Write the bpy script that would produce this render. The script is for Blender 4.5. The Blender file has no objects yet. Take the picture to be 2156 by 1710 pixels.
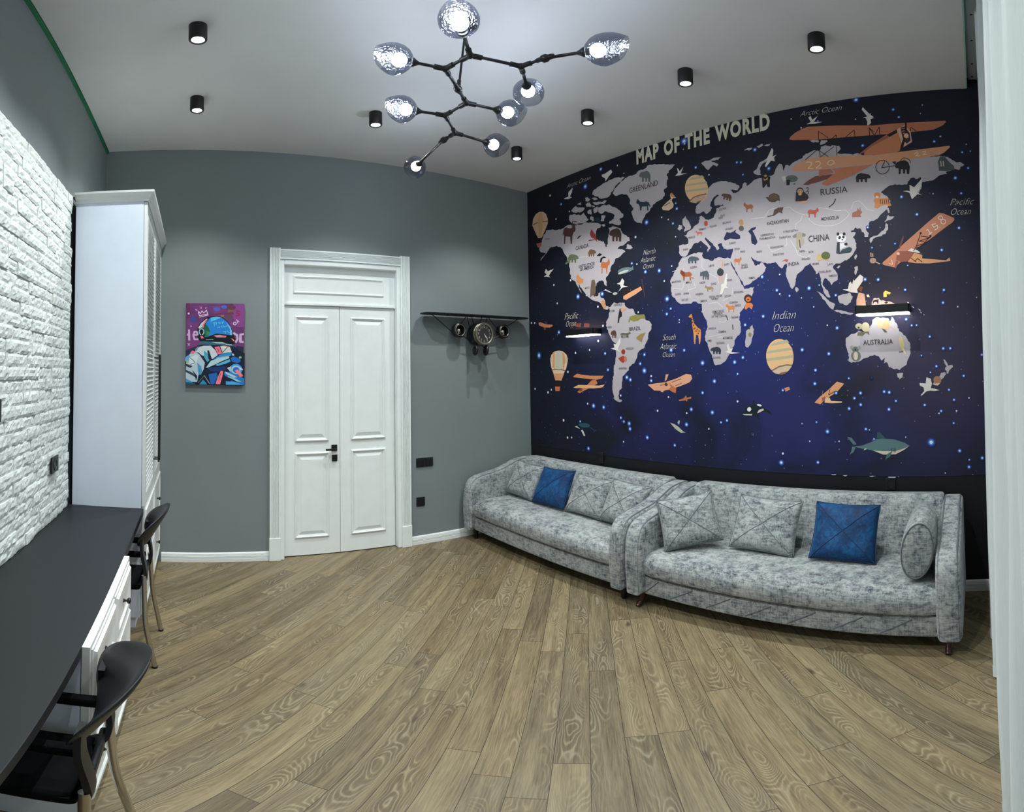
import bpy, bmesh, math, random
from mathutils import Vector, Matrix, noise
from mathutils.geometry import tessellate_polygon
PI = math.pi
random.seed(7)
SC = bpy.context.scene
COL = SC.collection
# room measures in metres: camera above the origin, door wall at y=D, mural wall at x=W, brick wall at x=-L
D, W, H, L, HC = 4.061, 3.244, 3.350, 0.7495, 1.53
YB = -0.45

PALETTE = [(184,175,180),(16,18,28),(26,32,72),(30,34,66),(235,230,228),(212,206,208),(226,184,150),(140,100,80),(214,170,120),(190,110,95),(60,40,36),(238,208,170),(206,200,180),(225,165,120),(226,170,128),(120,85,65),(226,160,118),(40,26,26),(214,120,90),(236,190,140),(186,178,150),(206,172,138),(130,95,75),(120,85,70),(214,190,160),(140,105,90),(150,95,75),(196,122,92),(222,160,120),(206,132,92),(168,98,80),(222,180,165),(70,42,42),(50,32,34),(205,150,130),(238,190,160),(48,28,30),(206,130,96),(128,76,66),(190,118,94),(58,34,34),(46,32,36),(240,212,180),(204,136,108),(158,92,80),(224,160,112),(220,158,118),(232,228,224),(120,74,66),(150,100,86),(236,200,170),(56,34,34),(40,24,26),(240,225,215),(206,128,96),(120,70,60),(120,100,90),(224,160,118),(90,60,52),(40,26,30),(40,28,34),(212,134,88),(232,176,130),(206,126,82),(130,76,60),(226,166,132),(196,116,72),(214,164,134),(226,176,146),(150,90,66),(160,96,72),(84,56,40),(184,110,78),(226,158,116),(166,100,80),(236,190,150),(70,36,34),(206,140,110),(222,214,208),(226,196,166),(206,130,74),(90,66,54),(88,60,54),(90,60,50),(96,64,54),(150,54,52),(110,80,60),(66,48,40),(120,84,60),(104,112,84),(30,52,68),(184,106,62),(104,122,128),(190,190,180),(40,34,40),(150,132,120),(98,104,102),(32,58,70),(104,74,56),(160,96,58),(190,140,96),(96,84,72),(34,30,32),(206,150,90),(196,150,100),(104,112,106),(214,208,196),(28,32,40),(50,42,46),(44,38,42),(84,90,92),(220,210,190),(108,86,64),(84,68,52),(50,40,38),(214,170,130),(40,28,26),(224,184,146),(214,170,140),(60,44,42),(88,62,54),(190,88,66),(160,102,82),(30,28,34),(50,58,62),(54,72,80),(226,222,222),(230,226,228),(40,40,44),(36,36,40),(30,30,34),(50,50,56),(170,156,136),(130,122,112),(176,162,140),(92,98,58),(200,170,110),(190,80,80),(166,92,50),(120,60,40),(120,70,46),(72,84,92),(80,86,94),(46,58,62),(220,160,130),(220,150,120),(190,112,72),(150,128,92),(206,130,76),(196,104,96),(170,70,60),(70,40,34),(210,120,66),(60,34,28),(216,124,72),(216,140,70),(216,150,96),(90,50,36),(48,60,68),(150,130,96),(60,52,46),(50,50,66),(106,90,74),(70,58,46),(206,136,84),(206,140,96),(30,30,40),(216,160,120),(140,134,72),(104,100,84),(92,62,46),(150,124,60),(150,126,76),(150,56,44),(170,60,44),(200,120,90),(186,176,140),(176,168,140),(110,104,84),(60,56,48),(196,168,120),(206,180,136),(200,176,140),(90,80,70),(214,192,140),(224,204,150),(110,100,80),(104,108,104),(150,146,140),(110,114,110),(206,190,168),(40,36,36),(166,122,90),(220,190,160),(206,130,80),(212,134,82),(60,36,30),(206,124,66),(232,206,180),(170,140,120),(196,160,130),(206,190,180),(232,214,190),(40,32,40),(232,200,100),(196,160,140),(110,66,50),(96,54,56),(36,86,96),(220,210,196),(214,206,190),(30,60,80),(196,192,170),(170,190,200),(18,34,44),(232,230,226),(214,200,200),(220,210,206),(92,122,124),(216,196,172),(74,106,110),(56,86,92),(92,118,116),(92,122,120),(210,200,196),(50,80,86),(205,205,205)]
PRINT = [
(0,1,"7672 5529 7666 5576 7643 5610 7623 5636 7609 5679 7545 5700 7530 5748 7468 5746 7425 5740 7376 5729 7329 5730 7270 5698 7190 5686 7134 5690 7088 5674 7049 5684 6989 5687 6952 5709 6878 5716 6830 5710 6767 5685 6712 5671 6666 5673 6621 5670 6575 5655 6503 5648 6460 5664 6414 5666 6359 5654 6328 5656 6261 5627 6218 5619 6176 5610 6131 5598 6092 5586 6067 5569 6022 5539 6022 5523 6041 5490 6091 5491 6113 5492 6139 5457 6151 5421 6159 5391 6149 5357 6172 5320 6130 5299 6083 5264 6038 5257 6005 5236 5960 5229 5954 5197 5926 5172 5927 5134 5893 5115 5896 5151 5866 5167 5865 5199 5866 5237 5861 5267 5845 5297 5844 5331 5817 5368 5817 5397 5841 5450 5787 5442 5746 5457 5709 5445 5646 5418 5591 5392 5563 5383 5551 5342 5529 5311 5517 5286 5498 5277 5468 5252 5438 5242 5408 5207 5373 5198 5370 5177 5359 5134 5411 5132 5440 5111 5473 5095 5522 5076 5578 5082 5622 5069 5625 5052 5656 5037 5625 5041 5591 5033 5540 5018 5495 4999 5460 4968 5514 4952 5543 4932 5577 4907 5634 4890 5677 4892 5705 4871 5704 4848 5729 4826 5739 4803 5783 4786 5799 4762 5818 4729 5810 4689 5809 4703 5839 4668 5854 4648 5879 4620 5925 4595 5931 4564 5909 4519 5918 4489 5911 4445 5946 4462 5971 4488 5979 4528 6015 4555 6031 4559 6054 4555 6102 4556 6115 4541 6157 4526 6164 4485 6195 4455 6187 4417 6197 4392 6195 4371 6202 4326 6190 4303 6145 4298 6119 4311 6117 4345 6091 4351 6054 4363 6055 4323 6074 4291 6057 4264 6012 4252 5987 4244 5966 4207 5953 4179 5953 4134 5938 4104 5890 4102 5869 4086 5887 4051 5917 4044 5974 4059 5994 4099 6013 4127 6051 4152 6067 4169 6112 4195 6167 4216 6191 4219 6238 4233 6275 4247 6328 4281 6373 4309 6388 4323 6439 4331 6435 4364 6456 4384 6474 4406 6512 4442 6537 4476 6586 4516 6597 4550 6633 4574 6614 4536 6606 4492 6569 4451 6558 4425 6532 4393 6575 4428 6588 4438 6607 4471 6620 4500 6654 4537 6689 4584 6700 4622 6740 4647 6798 4675 6834 4708 6824 4759 6855 4790 6852 4828 6843 4863 6852 4896 6862 4909 6875 4938 6870 4964 6870 5010 6915 5041 6918 5080 6929 5116 6967 5157 6999 5189 7027 5236 7047 5285 7087 5317 7115 5343 7177 5353 7212 5382 7272 5377 7339 5378 7385 5386 7434 5376 7459 5347 7497 5322 7533 5285 7564 5279 7611 5242 7656 5220 7688 5193 7727 5176 7703 5215 7662 5247 7632 5252 7587 5274 7542 5301 7575 5309 7640 5326 7699 5345 7735 5370 7755 5413 7750 5439 7742 5484 7715 5499"),
(1,2,"6144 5004 6071 5044 6001 5006 6064 4985"),(1,2,"6067 4877 6047 4950 5967 4969 5907 4934 5994 4936 6032 4866"),(1,2,"6403 5672 6290 5695 6226 5661 6329 5636"),
(1,2,"5758 5627 5699 5640 5717 5592 5759 5594"),(0,1,"5730 6052 5698 6073 5685 6111 5660 6128 5618 6147 5587 6171 5558 6182 5540 6209 5490 6218 5459 6229 5441 6245 5395 6254 5351 6266 5311 6264 5277 6254 5246 6261 5200 6261 5167 6283 5138 6308 5089 6311 5032 6301 4997 6312 4967 6322 4953 6350 4903 6352 4875 6345 4838 6334 4803 6342 4749 6318 4717 6317 4657 6299 4614 6293 4569 6271 4529 6265 4498 6248 4461 6246 4414 6232 4389 6230 4422 6213 4446 6182 4486 6164 4518 6149 4521 6117 4550 6109 4562 6085 4541 6054 4536 6017 4553 5994 4566 5950 4568 5919 4554 5886 4585 5866 4627 5853 4624 5818 4614 5801 4608 5783 4608 5751 4646 5725 4650 5703 4689 5696 4727 5686 4780 5678 4818 5650 4852 5645 4863 5609 4903 5596 4915 5560 4951 5538 4985 5528 5007 5518 5018 5494 5026 5478 5054 5454 5064 5434 5086 5413 5087 5375 5138 5399 5179 5405 5208 5425 5245 5451 5264 5486 5284 5528 5288 5553 5299 5579 5313 5621 5278 5641 5264 5674 5288 5700 5309 5733 5341 5766 5340 5803 5330 5824 5339 5855 5373 5902 5385 5930 5417 5952 5474 5964 5514 5987 5542 5984 5594 5982 5630 5975 5677 5991 5697 6018"),
(0,1,"6223 6148 6219 6169 6195 6214 6165 6230 6118 6229 6101 6249 6056 6257 6015 6264 5982 6276 5931 6293 5875 6291 5837 6294 5808 6315 5769 6308 5713 6311 5691 6316 5638 6317 5576 6306 5534 6283 5486 6292 5440 6271 5470 6258 5507 6235 5539 6213 5591 6204 5630 6178 5659 6168 5673 6148 5694 6123 5719 6087 5763 6074 5770 6040 5794 6024 5817 6007 5857 6003 5904 6002 5942 6007 6009 6014 6057 6041 6079 6072 6124 6088 6169 6107 6192 6133"),
(0,1,"6087 5791 6095 5842 6085 5870 6031 5865 5995 5883 5936 5885 5876 5861 5838 5866 5803 5856 5760 5819 5737 5804 5688 5786 5641 5758 5604 5722 5566 5696 5533 5647 5491 5621 5493 5583 5509 5561 5556 5561 5592 5553 5565 5526 5544 5480 5562 5446 5614 5446 5661 5465 5696 5477 5745 5508 5793 5513 5830 5525 5812 5560 5769 5560 5745 5579 5709 5577 5714 5602 5690 5638 5711 5664 5749 5687 5790 5711 5827 5720 5875 5745 5910 5764 5944 5752 5964 5737 6017 5735 6066 5771"),
(0,1,"6846 5868 6825 5905 6786 5891 6745 5890 6686 5887 6649 5857 6594 5857 6532 5824 6503 5834 6455 5861 6431 5819 6418 5798 6388 5773 6363 5732 6327 5696 6349 5689 6403 5672 6462 5668 6517 5668 6555 5678 6614 5684 6654 5681 6711 5698 6765 5720 6800 5749 6829 5779 6854 5821"),
(0,1,"6784 5966 6754 5999 6718 6020 6663 6035 6611 5997 6547 5979 6486 5968 6433 5952 6427 5931 6454 5902 6501 5889 6516 5885 6569 5887 6598 5905 6646 5901 6705 5919 6739 5933"),
(0,1,"6410 6126 6384 6134 6334 6121 6319 6101 6280 6073 6297 6056 6318 6041 6364 6050 6402 6069 6395 6089"),(0,1,"6394 5998 6361 6019 6300 6016 6282 5991 6246 5949 6266 5919 6318 5942 6377 5952"),
(0,1,"6227 5999 6172 5993 6131 5978 6064 5977 6028 5965 5980 5949 5931 5965 5870 5947 5898 5926 5906 5915 5943 5904 5994 5916 6038 5927 6083 5917 6134 5927 6173 5945 6203 5981"),
(0,1,"6360 5853 6336 5869 6304 5881 6276 5875 6239 5866 6257 5849 6244 5799 6260 5776 6299 5800 6334 5806 6354 5830"),(0,1,"6243 6085 6185 6078 6151 6076 6106 6047 6089 6027 6140 6026 6171 6026 6204 6052"),
(0,1,"6623 6054 6576 6072 6547 6065 6506 6081 6523 6065 6517 6021 6580 6045"),(0,1,"6203 5871 6165 5882 6119 5890 6084 5890 6099 5854 6103 5813 6114 5790 6136 5791 6187 5786 6200 5829"),
(0,1,"6009 5707 5959 5699 5912 5686 5914 5658 5938 5630 5950 5589 5978 5593 6029 5606 6007 5644 6009 5670"),(0,1,"6039 5555 6012 5538 5946 5537 5917 5517 5926 5493 5962 5487 5997 5520"),
(0,1,"6228 5945 6174 5925 6165 5896 6220 5909"),(0,1,"6289 5742 6255 5744 6206 5724 6204 5675 6200 5642 6250 5650 6282 5653 6292 5695"),(0,1,"5459 5017 5429 5030 5431 5067 5408 5088 5390 5075 5345 5059 5312 5022 5298 5002 5334 4997 5347 4986 5386 4997 5402 5001 5419 5011"),
(0,1,"5869 4086 5825 4090 5800 4115 5764 4139 5748 4153 5694 4130 5665 4126 5609 4134 5596 4130 5540 4125 5500 4122 5504 4090 5485 4062 5449 4038 5422 4021 5384 4012 5342 4014 5311 3999 5297 3970 5281 3927 5250 3908 5203 3901 5158 3882 5134 3863 5109 3843 5069 3827 5051 3806 5018 3795 4980 3787 4953 3758 4929 3727 4939 3696 4938 3660 4952 3638 4978 3622 5000 3596 5003 3576 5012 3541 5017 3518 5025 3489 5034 3462 5024 3495 5006 3511 5009 3542 5017 3503 5037 3486 5050 3454 5071 3428 5087 3398 5098 3365 5144 3356 5175 3345 5212 3321 5239 3291 5245 3264 5252 3224 5272 3200 5300 3160 5319 3133 5365 3123 5380 3105 5432 3078 5446 3047 5433 3031 5474 3009 5486 2999 5515 2974 5556 2942 5582 2928 5585 2910 5583 2881 5591 2849 5601 2834 5602 2799 5602 2790 5603 2763 5620 2720 5658 2706 5671 2672 5666 2644 5690 2612 5675 2582 5675 2553 5624 2546 5601 2531 5643 2507 5688 2511 5725 2522 5773 2545 5792 2562 5787 2597 5798 2634 5811 2655 5822 2694 5823 2721 5823 2766 5819 2789 5816 2827 5820 2857 5800 2885 5808 2916 5787 2939 5780 2978 5788 3004 5780 3023 5784 3049 5777 3084 5780 3105 5748 3133 5740 3168 5740 3202 5737 3227 5719 3259 5722 3282 5720 3320 5725 3359 5732 3384 5714 3423 5716 3462 5757 3489 5783 3501 5805 3523 5831 3561 5849 3589 5867 3619 5892 3656 5897 3700 5928 3722 5922 3751 5947 3776 5933 3808 5944 3835 5927 3860 5912 3878 5883 3905 5876 3937 5872 3977 5849 4005 5853 4048"),
(0,1,"6001 4382 5965 4380 5947 4400 5900 4377 5883 4368 5845 4351 5804 4328 5777 4319 5808 4321 5862 4335 5909 4358 5966 4371"),(0,1,"5778 4301 5748 4316 5726 4320 5689 4316 5660 4300 5677 4278 5733 4273 5761 4283"),
(0,1,"4032 5400 4017 5429 4018 5454 4001 5468 3964 5490 3931 5514 3904 5518 3884 5544 3864 5571 3858 5601 3830 5614 3818 5638 3800 5675 3789 5698 3761 5720 3743 5734 3724 5743 3709 5757 3667 5760 3648 5762 3629 5766 3593 5765 3560 5767 3522 5756 3486 5753 3460 5739 3451 5723 3419 5720 3399 5713 3366 5695 3327 5679 3299 5652 3271 5643 3260 5607 3281 5594 3297 5570 3338 5579 3371 5595 3405 5595 3381 5563 3371 5538 3327 5532 3298 5542 3273 5548 3253 5568 3237 5581 3219 5592 3212 5621 3201 5654 3175 5670 3140 5652 3148 5632 3142 5608 3107 5620 3079 5636 3058 5649 3034 5668 3013 5679 2975 5686 2953 5688 2909 5688 2881 5681 2860 5682 2829 5690 2791 5701 2761 5692 2726 5701 2704 5712 2698 5736 2685 5758 2680 5785 2666 5801 2640 5838 2622 5853 2603 5852 2578 5834 2574 5815 2568 5784 2564 5754 2548 5721 2544 5701 2551 5727 2547 5762 2534 5794 2524 5818 2489 5813 2470 5793 2446 5809 2424 5829 2392 5845 2352 5856 2322 5869 2294 5873 2269 5882 2261 5911 2243 5917 2215 5940 2193 5937 2164 5950 2136 5956 2113 5970 2079 5970 2050 5959 2016 5948 1999 5980 1994 6011 1965 6010 1931 6023 1904 6007 1878 6000 1859 5990 1842 6006 1818 6005 1788 5993 1757 5981 1736 5982 1727 5959 1717 5936 1725 5923 1749 5897 1770 5878 1752 5869 1730 5862 1703 5856 1685 5855 1660 5854 1629 5848 1608 5844 1573 5835 1549 5826 1524 5834 1488 5840 1459 5829 1440 5813 1410 5798 1378 5802 1351 5799 1320 5793 1293 5792 1271 5781 1197 5777 1119 5760 1055 5766 972 5751 903 5743 828 5735 752 5720 674 5717 597 5692 521 5691 490 5687 460 5692 443 5687 420 5688 387 5692 371 5689 343 5685 321 5688 309 5674 278 5674 265 5654 243 5647 224 5623 209 5620 199 5611 172 5590 154 5587 123 5594 106 5585 91 5570 65 5552 87 5533 118 5524 122 5497 129 5484 152 5483 185 5497 211 5492 242 5479 261 5470 280 5473 309 5462 310 5450 296 5431 327 5432 357 5426 377 5426 397 5418 422 5400 435 5389 461 5371 478 5358 493 5352 525 5353 540 5348 570 5347 600 5338 627 5341 637 5306 635 5285 640 5252 659 5231 671 5202 690 5176 701 5204 712 5237 688 5257 678 5282 653 5301 637 5332 641 5358 638 5388 644 5413 672 5398 693 5386 714 5392 731 5409 757 5411 779 5403 797 5377 819 5356 820 5335 834 5322 866 5327 888 5321 911 5325 939 5332 961 5328 993 5340 1018 5328 1046 5329 1082 5318 1094 5307 1128 5288 1142 5273 1167 5259 1182 5236 1156 5223 1136 5200 1103 5185 1087 5159 1073 5134 1059 5107 1078 5084 1087 5058 1097 5028 1111 5003 1135 4987 1156 4968 1181 4951 1208 4927 1224 4903 1242 4887 1273 4875 1292 4862 1322 4865 1346 4845 1362 4829 1373 4808 1393 4793 1375 4804 1363 4821 1341 4847 1353 4817 1362 4791 1389 4781 1403 4755 1390 4729 1365 4704 1375 4676 1376 4656 1407 4656 1426 4660 1423 4686 1434 4719 1463 4731 1461 4745 1472 4771 1491 4780 1522 4775 1536 4790 1551 4798 1563 4775 1572 4761 1589 4762 1613 4755 1603 4734 1579 4739 1543 4729 1554 4701 1566 4682 1585 4674 1578 4660 1556 4633 1554 4601 1538 4583 1546 4554 1540 4526 1544 4512 1558 4492 1572 4471 1585 4449 1603 4426 1630 4405 1645 4389 1665 4383 1684 4367 1703 4374 1726 4359 1756 4344 1765 4338 1788 4335 1808 4339 1839 4340 1851 4324 1871 4313 1879 4294 1872 4275 1845 4248 1832 4224 1818 4207 1814 4175 1816 4152 1815 4128 1835 4111 1857 4105 1877 4095 1893 4074 1909 4059 1917 4085 1928 4108 1952 4123 1968 4149 1999 4161 2013 4139 2021 4124 2031 4093 2033 4078 2023 4059 2003 4037 1989 4011 1966 4001 1953 3977 1948 3947 1935 3931 1925 3900 1956 3902 1979 3915 1986 3930 2006 3952 2019 3976 2024 3997 2024 4020 2039 4044 2043 4065 2054 4079 2047 4110 2056 4126 2051 4155 2065 4189 2070 4214 2075 4228 2090 4245 2101 4225 2122 4219 2124 4255 2142 4278 2158 4305 2172 4329 2191 4349 2202 4380 2220 4360 2234 4354 2269 4344 2288 4330 2304 4307 2325 4287 2343 4276 2369 4261 2393 4247 2409 4223 2414 4197 2424 4179 2422 4156 2430 4120 2435 4099 2450 4077 2470 4059 2480 4049 2504 4079 2511 4095 2518 4121 2530 4147 2541 4176 2554 4204 2563 4235 2571 4267 2563 4293 2558 4306 2558 4335 2544 4364 2551 4386 2545 4403 2573 4396 2589 4388 2601 4370 2624 4341 2645 4357 2678 4386 2690 4408 2721 4441 2752 4433 2771 4436 2799 4429 2822 4436 2849 4432 2885 4451 2912 4450 2934 4469 2968 4477 3002 4481 3027 4501 3048 4506 3073 4525 3093 4552 3103 4549 3098 4531 3090 4510 3070 4483 3055 4454 3049 4430 3020 4423 3004 4436 2968 4431 2970 4436 2955 4452 2946 4464 2917 4448 2898 4420 2885 4397 2868 4385 2882 4359 2893 4327 2918 4306 2933 4289 2963 4274 2981 4258 3004 4254 3027 4234 3057 4222 3084 4215 3102 4198 3128 4179 3161 4169 3195 4166 3221 4152 3240 4177 3243 4195 3252 4220 3278 4245 3289 4261 3302 4285 3325 4313 3334 4347 3359 4384 3373 4402 3379 4435 3404 4456 3416 4488 3426 4508 3449 4537 3451 4558 3435 4588 3425 4610 3409 4648 3398 4677 3395 4709 3433 4707 3468 4708 3495 4706 3531 4729 3554 4730 3555 4748 3577 4776 3580 4798 3588 4820 3626 4815 3649 4807 3652 4786 3633 4766 3628 4740 3645 4731 3666 4723 3685 4755 3690 4769 3724 4797 3738 4830 3769 4853 3786 4869 3813 4895 3845 4923 3863 4947 3877 4916 3846 4881 3827 4854 3803 4821 3778 4792 3785 4765 3804 4753 3817 4740 3831 4713 3837 4746 3835 4759 3816 4776 3833 4798 3854 4823 3879 4839 3902 4863 3916 4873 3942 4903 3966 4904 3981 4887 4015 4878 4032 4888 4074 4879 4098 4855 4115 4829 4127 4813 4156 4802 4172 4768 4185 4751 4200 4723 4226 4712 4247 4700 4281 4708 4304 4717 4335 4738 4348 4759 4361 4787 4350 4810 4350 4849 4358 4888 4317 4894 4275 4898 4246 4889 4208 4889 4180 4895 4175 4935 4178 4962 4199 4990 4218 5013 4258 5031 4220 5032 4203 5044 4189 5076 4158 5088 4121 5099 4085 5120 4066 5146 4028 5160 3999 5169 3988 5178 3972 5196 3976 5220 3959 5237 3964 5274 3931 5290 3911 5274 3892 5261 3869 5235 3868 5223 3828 5210 3804 5201 3782 5203 3753 5211 3714 5220 3706 5240 3688 5271 3671 5290 3661 5311 3661 5337 3660 5355 3618 5358 3587 5372 3576 5380 3535 5378 3546 5397 3585 5389 3623 5399 3641 5401 3684 5399 3693 5437 3695 5463 3691 5489 3668 5514 3634 5536 3604 5548 3641 5566 3672 5549 3705 5533 3718 5514 3746 5480 3758 5463 3761 5436 3772 5420 3757 5399 3735 5380 3755 5357 3760 5340 3788 5322 3815 5306 3840 5297 3865 5327 3890 5351 3933 5336 3955 5329 3988 5328 4021 5341 4030 5363"),
(0,1,"3449 4537 3448 4563 3460 4580 3490 4592 3530 4584 3570 4594 3594 4604 3631 4614 3657 4615 3680 4606 3720 4602 3727 4587 3746 4573 3785 4580 3821 4604 3842 4609 3878 4618 3911 4637 3927 4664 3935 4684 3922 4700 3921 4725 3941 4724 3973 4732 4008 4739 4033 4723 4071 4733 4105 4728 4133 4723 4184 4708 4213 4699 4254 4694 4295 4699 4325 4673 4337 4660 4351 4640 4372 4619 4371 4582 4381 4566 4412 4551 4420 4511 4452 4497 4472 4469 4482 4442 4511 4415 4527 4390 4541 4362 4534 4332 4514 4293 4525 4269 4530 4228 4527 4196 4513 4182 4519 4149 4495 4114 4453 4095 4437 4064 4413 4034 4379 4013 4342 3991 4296 3995 4274 3991 4234 3992 4203 3989 4153 3985 4131 4000 4112 4014 4081 4008 4060 4009 4039 3986 4021 3974 3997 3972 3956 3958 3962 3932 3958 3895 3957 3867 3973 3854 3947 3829 3932 3794 3923 3776 3901 3741 3886 3727 3874 3689 3872 3662 3863 3626 3876 3601 3881 3583 3904 3556 3898 3537 3907 3510 3919 3483 3909 3456 3913 3433 3895 3409 3879 3398 3870 3379 3871 3349 3860 3329 3847 3295 3837 3266 3816 3241 3799 3210 3799 3188 3781 3157 3776 3127 3768 3093 3746 3070 3709 3077 3665 3078 3640 3083 3622 3100 3594 3110 3564 3132 3539 3164 3534 3179 3507 3209 3488 3231 3479 3260 3471 3276 3462 3301 3428 3323 3412 3349 3409 3387 3410 3409 3393 3428 3373 3451 3360 3467 3327 3482 3311 3505 3303 3521 3304 3553 3297 3589 3308 3614 3302 3638 3310 3672 3324 3685 3317 3715 3319 3730 3306 3760 3315 3785 3292 3805 3271 3822 3241 3851 3229 3870 3213 3893 3201 3919 3181 3930 3156 3955 3142 3979 3106 4006 3096 4030 3079 4058 3085 4086 3083 4106 3069 4128 3091 4121 3129 4128 3151 4115 3195 4117 3222 4112 3233 4133 3246 4166 3269 4179 3281 4214 3290 4230 3297 4261 3313 4286 3325 4303 3346 4328 3364 4358 3368 4378 3388 4405 3404 4427 3422 4457 3432 4475 3438 4504"),
(2,2,"3549 4879 3497 4968 3437 4949 3400 4954 3327 4986 3352 4947 3270 4883 3271 4840 3331 4838 3439 4864 3526 4844"),(2,2,"3139 4928 3079 4972 3009 4973 3022 4943 3068 4929 3036 4861 3014 4817 2993 4752 3028 4715 3086 4743 3096 4796 3094 4869"),
(3,2,"1350 4858 1291 4862 1295 4736 1363 4781"),(0,1,"4277 5295 4242 5309 4222 5337 4214 5313 4196 5280 4169 5253 4160 5237 4145 5203 4132 5180 4120 5144 4134 5112 4161 5106 4201 5101 4235 5095 4256 5087 4248 5123 4227 5150 4253 5179 4273 5204 4279 5240 4278 5262"),
(0,1,"4378 5153 4355 5183 4348 5217 4317 5203 4280 5194 4290 5177 4282 5148 4313 5137 4337 5123 4349 5138"),(0,1,"3216 3528 3194 3545 3168 3566 3142 3584 3124 3599 3108 3612 3110 3596 3103 3567 3087 3541 3099 3516 3095 3493 3102 3471 3113 3444 3128 3410 3129 3391 3139 3357 3158 3332 3180 3314 3187 3300 3219 3305 3234 3322 3232 3355 3237 3377 3231 3401 3226 3423 3217 3460 3219 3478 3216 3510"),
(0,1,"3906 6138 3887 6139 3859 6149 3827 6155 3798 6148 3760 6147 3738 6135 3712 6107 3676 6097 3649 6070 3632 6067 3602 6044 3620 6025 3640 6017 3671 6045 3702 6055 3723 6036 3741 6028 3753 6015 3781 5989 3815 6012 3843 6051 3859 6076 3892 6110"),
(0,1,"3751 6150 3722 6155 3691 6168 3661 6165 3617 6160 3593 6155 3549 6151 3584 6143 3612 6118 3639 6130 3662 6120 3700 6126 3731 6130"),(0,1,"3172 6174 3142 6191 3112 6197 3089 6197 3064 6193 3030 6190 3057 6163 3090 6156 3111 6167 3143 6175"),
(0,1,"2963 6193 2928 6202 2897 6218 2870 6220 2859 6188 2883 6181 2915 6170 2929 6162 2936 6170"),(0,1,"2848 6186 2807 6196 2783 6191 2755 6191 2723 6201 2747 6197 2766 6168 2792 6163 2822 6172"),
(0,1,"2168 6141 2141 6128 2091 6140 2063 6119 2032 6123 2027 6111 2023 6082 2043 6084 2074 6096 2096 6089 2125 6101 2145 6123"),(0,1,"2013 6047 1999 6081 1990 6111 1958 6101 1944 6100 1908 6097 1898 6073 1927 6065 1933 6047 1961 6045 1991 6038"),
(0,1,"3032 5805 3009 5820 2973 5839 2951 5878 2945 5901 2924 5932 2888 5945 2873 5942 2853 5954 2820 5968 2808 5943 2805 5931 2836 5916 2869 5910 2891 5891 2897 5877 2914 5859 2927 5831 2915 5796 2922 5762 2907 5737 2939 5740 2976 5750 3013 5773"),
(0,1,"1146 4840 1127 4860 1115 4877 1112 4899 1094 4929 1085 4911 1066 4902 1035 4902 1008 4897 1023 4888 1038 4871 1067 4857 1097 4856 1115 4847 1136 4835"),
(0,1,"1127 4820 1110 4801 1098 4798 1104 4773 1100 4750 1104 4727 1125 4712 1131 4685 1148 4672 1178 4670 1191 4651 1224 4648 1250 4646 1271 4642 1294 4629 1310 4622 1315 4606 1332 4582 1341 4567 1353 4588 1359 4617 1347 4639 1319 4652 1294 4662 1280 4660 1249 4665 1228 4680 1203 4703 1189 4718 1162 4725 1149 4744 1136 4770 1138 4791"),
(0,1,"1120 5024 1108 5018 1081 5021 1082 4998 1072 4959 1093 4953 1099 4973 1108 5006"),(0,1,"1573 4414 1554 4431 1543 4440 1533 4411 1549 4385 1565 4365 1572 4392"),
(0,1,"1831 4281 1809 4292 1799 4308 1769 4305 1779 4294 1800 4270"),(0,1,"2430 4069 2403 4067 2388 4052 2383 4027 2403 4012 2416 4001 2421 4013 2437 4031 2433 4050"),
(0,1,"1578 4272 1551 4279 1528 4277 1531 4255 1529 4230 1546 4211 1547 4196 1561 4167 1574 4179 1580 4206 1572 4233 1572 4242"),(0,1,"2119 3993 2092 3985 2071 3973 2047 3955 2028 3944 2014 3925 1991 3904 1977 3884 1947 3861 1936 3846 1906 3833 1882 3825 1866 3811 1868 3793 1884 3759 1889 3738 1904 3744 1928 3761 1949 3779 1956 3793 1982 3824 1989 3844 2008 3867 2038 3886 2054 3923 2077 3950 2089 3973"),
(0,1,"1889 3738 1872 3729 1838 3735 1811 3727 1779 3725 1739 3712 1716 3709 1692 3696 1657 3687 1635 3686 1607 3677 1620 3669 1647 3661 1680 3665 1704 3673 1738 3680 1770 3678 1794 3690 1816 3705 1839 3704 1868 3722"),
(0,1,"1822 3902 1809 3917 1781 3920 1760 3927 1742 3935 1714 3932 1677 3936 1658 3948 1635 3928 1631 3907 1610 3889 1626 3859 1637 3840 1642 3817 1661 3812 1679 3794 1704 3783 1731 3793 1759 3811 1794 3816 1808 3842 1820 3876"),
(0,1,"1356 3797 1342 3821 1337 3830 1325 3851 1306 3856 1278 3849 1256 3856 1241 3832 1227 3818 1203 3821 1172 3812 1161 3807 1130 3804 1102 3800 1076 3786 1046 3772 1015 3757 979 3756 961 3749 931 3736 903 3731 872 3719 899 3706 914 3702 943 3699 969 3687 1039 3697 1124 3694 1202 3691 1278 3708 1359 3706 1365 3727 1365 3754 1352 3775"),
(4,1,"879 3782 860 3782 851 3758"),(4,1,"823 3735 786 3715 796 3702"),(4,1,"738 3695 701 3675 711 3666"),(4,1,"711 3657 683 3638 697 3634"),(4,1,"664 3628 650 3610 660 3608"),
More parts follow.
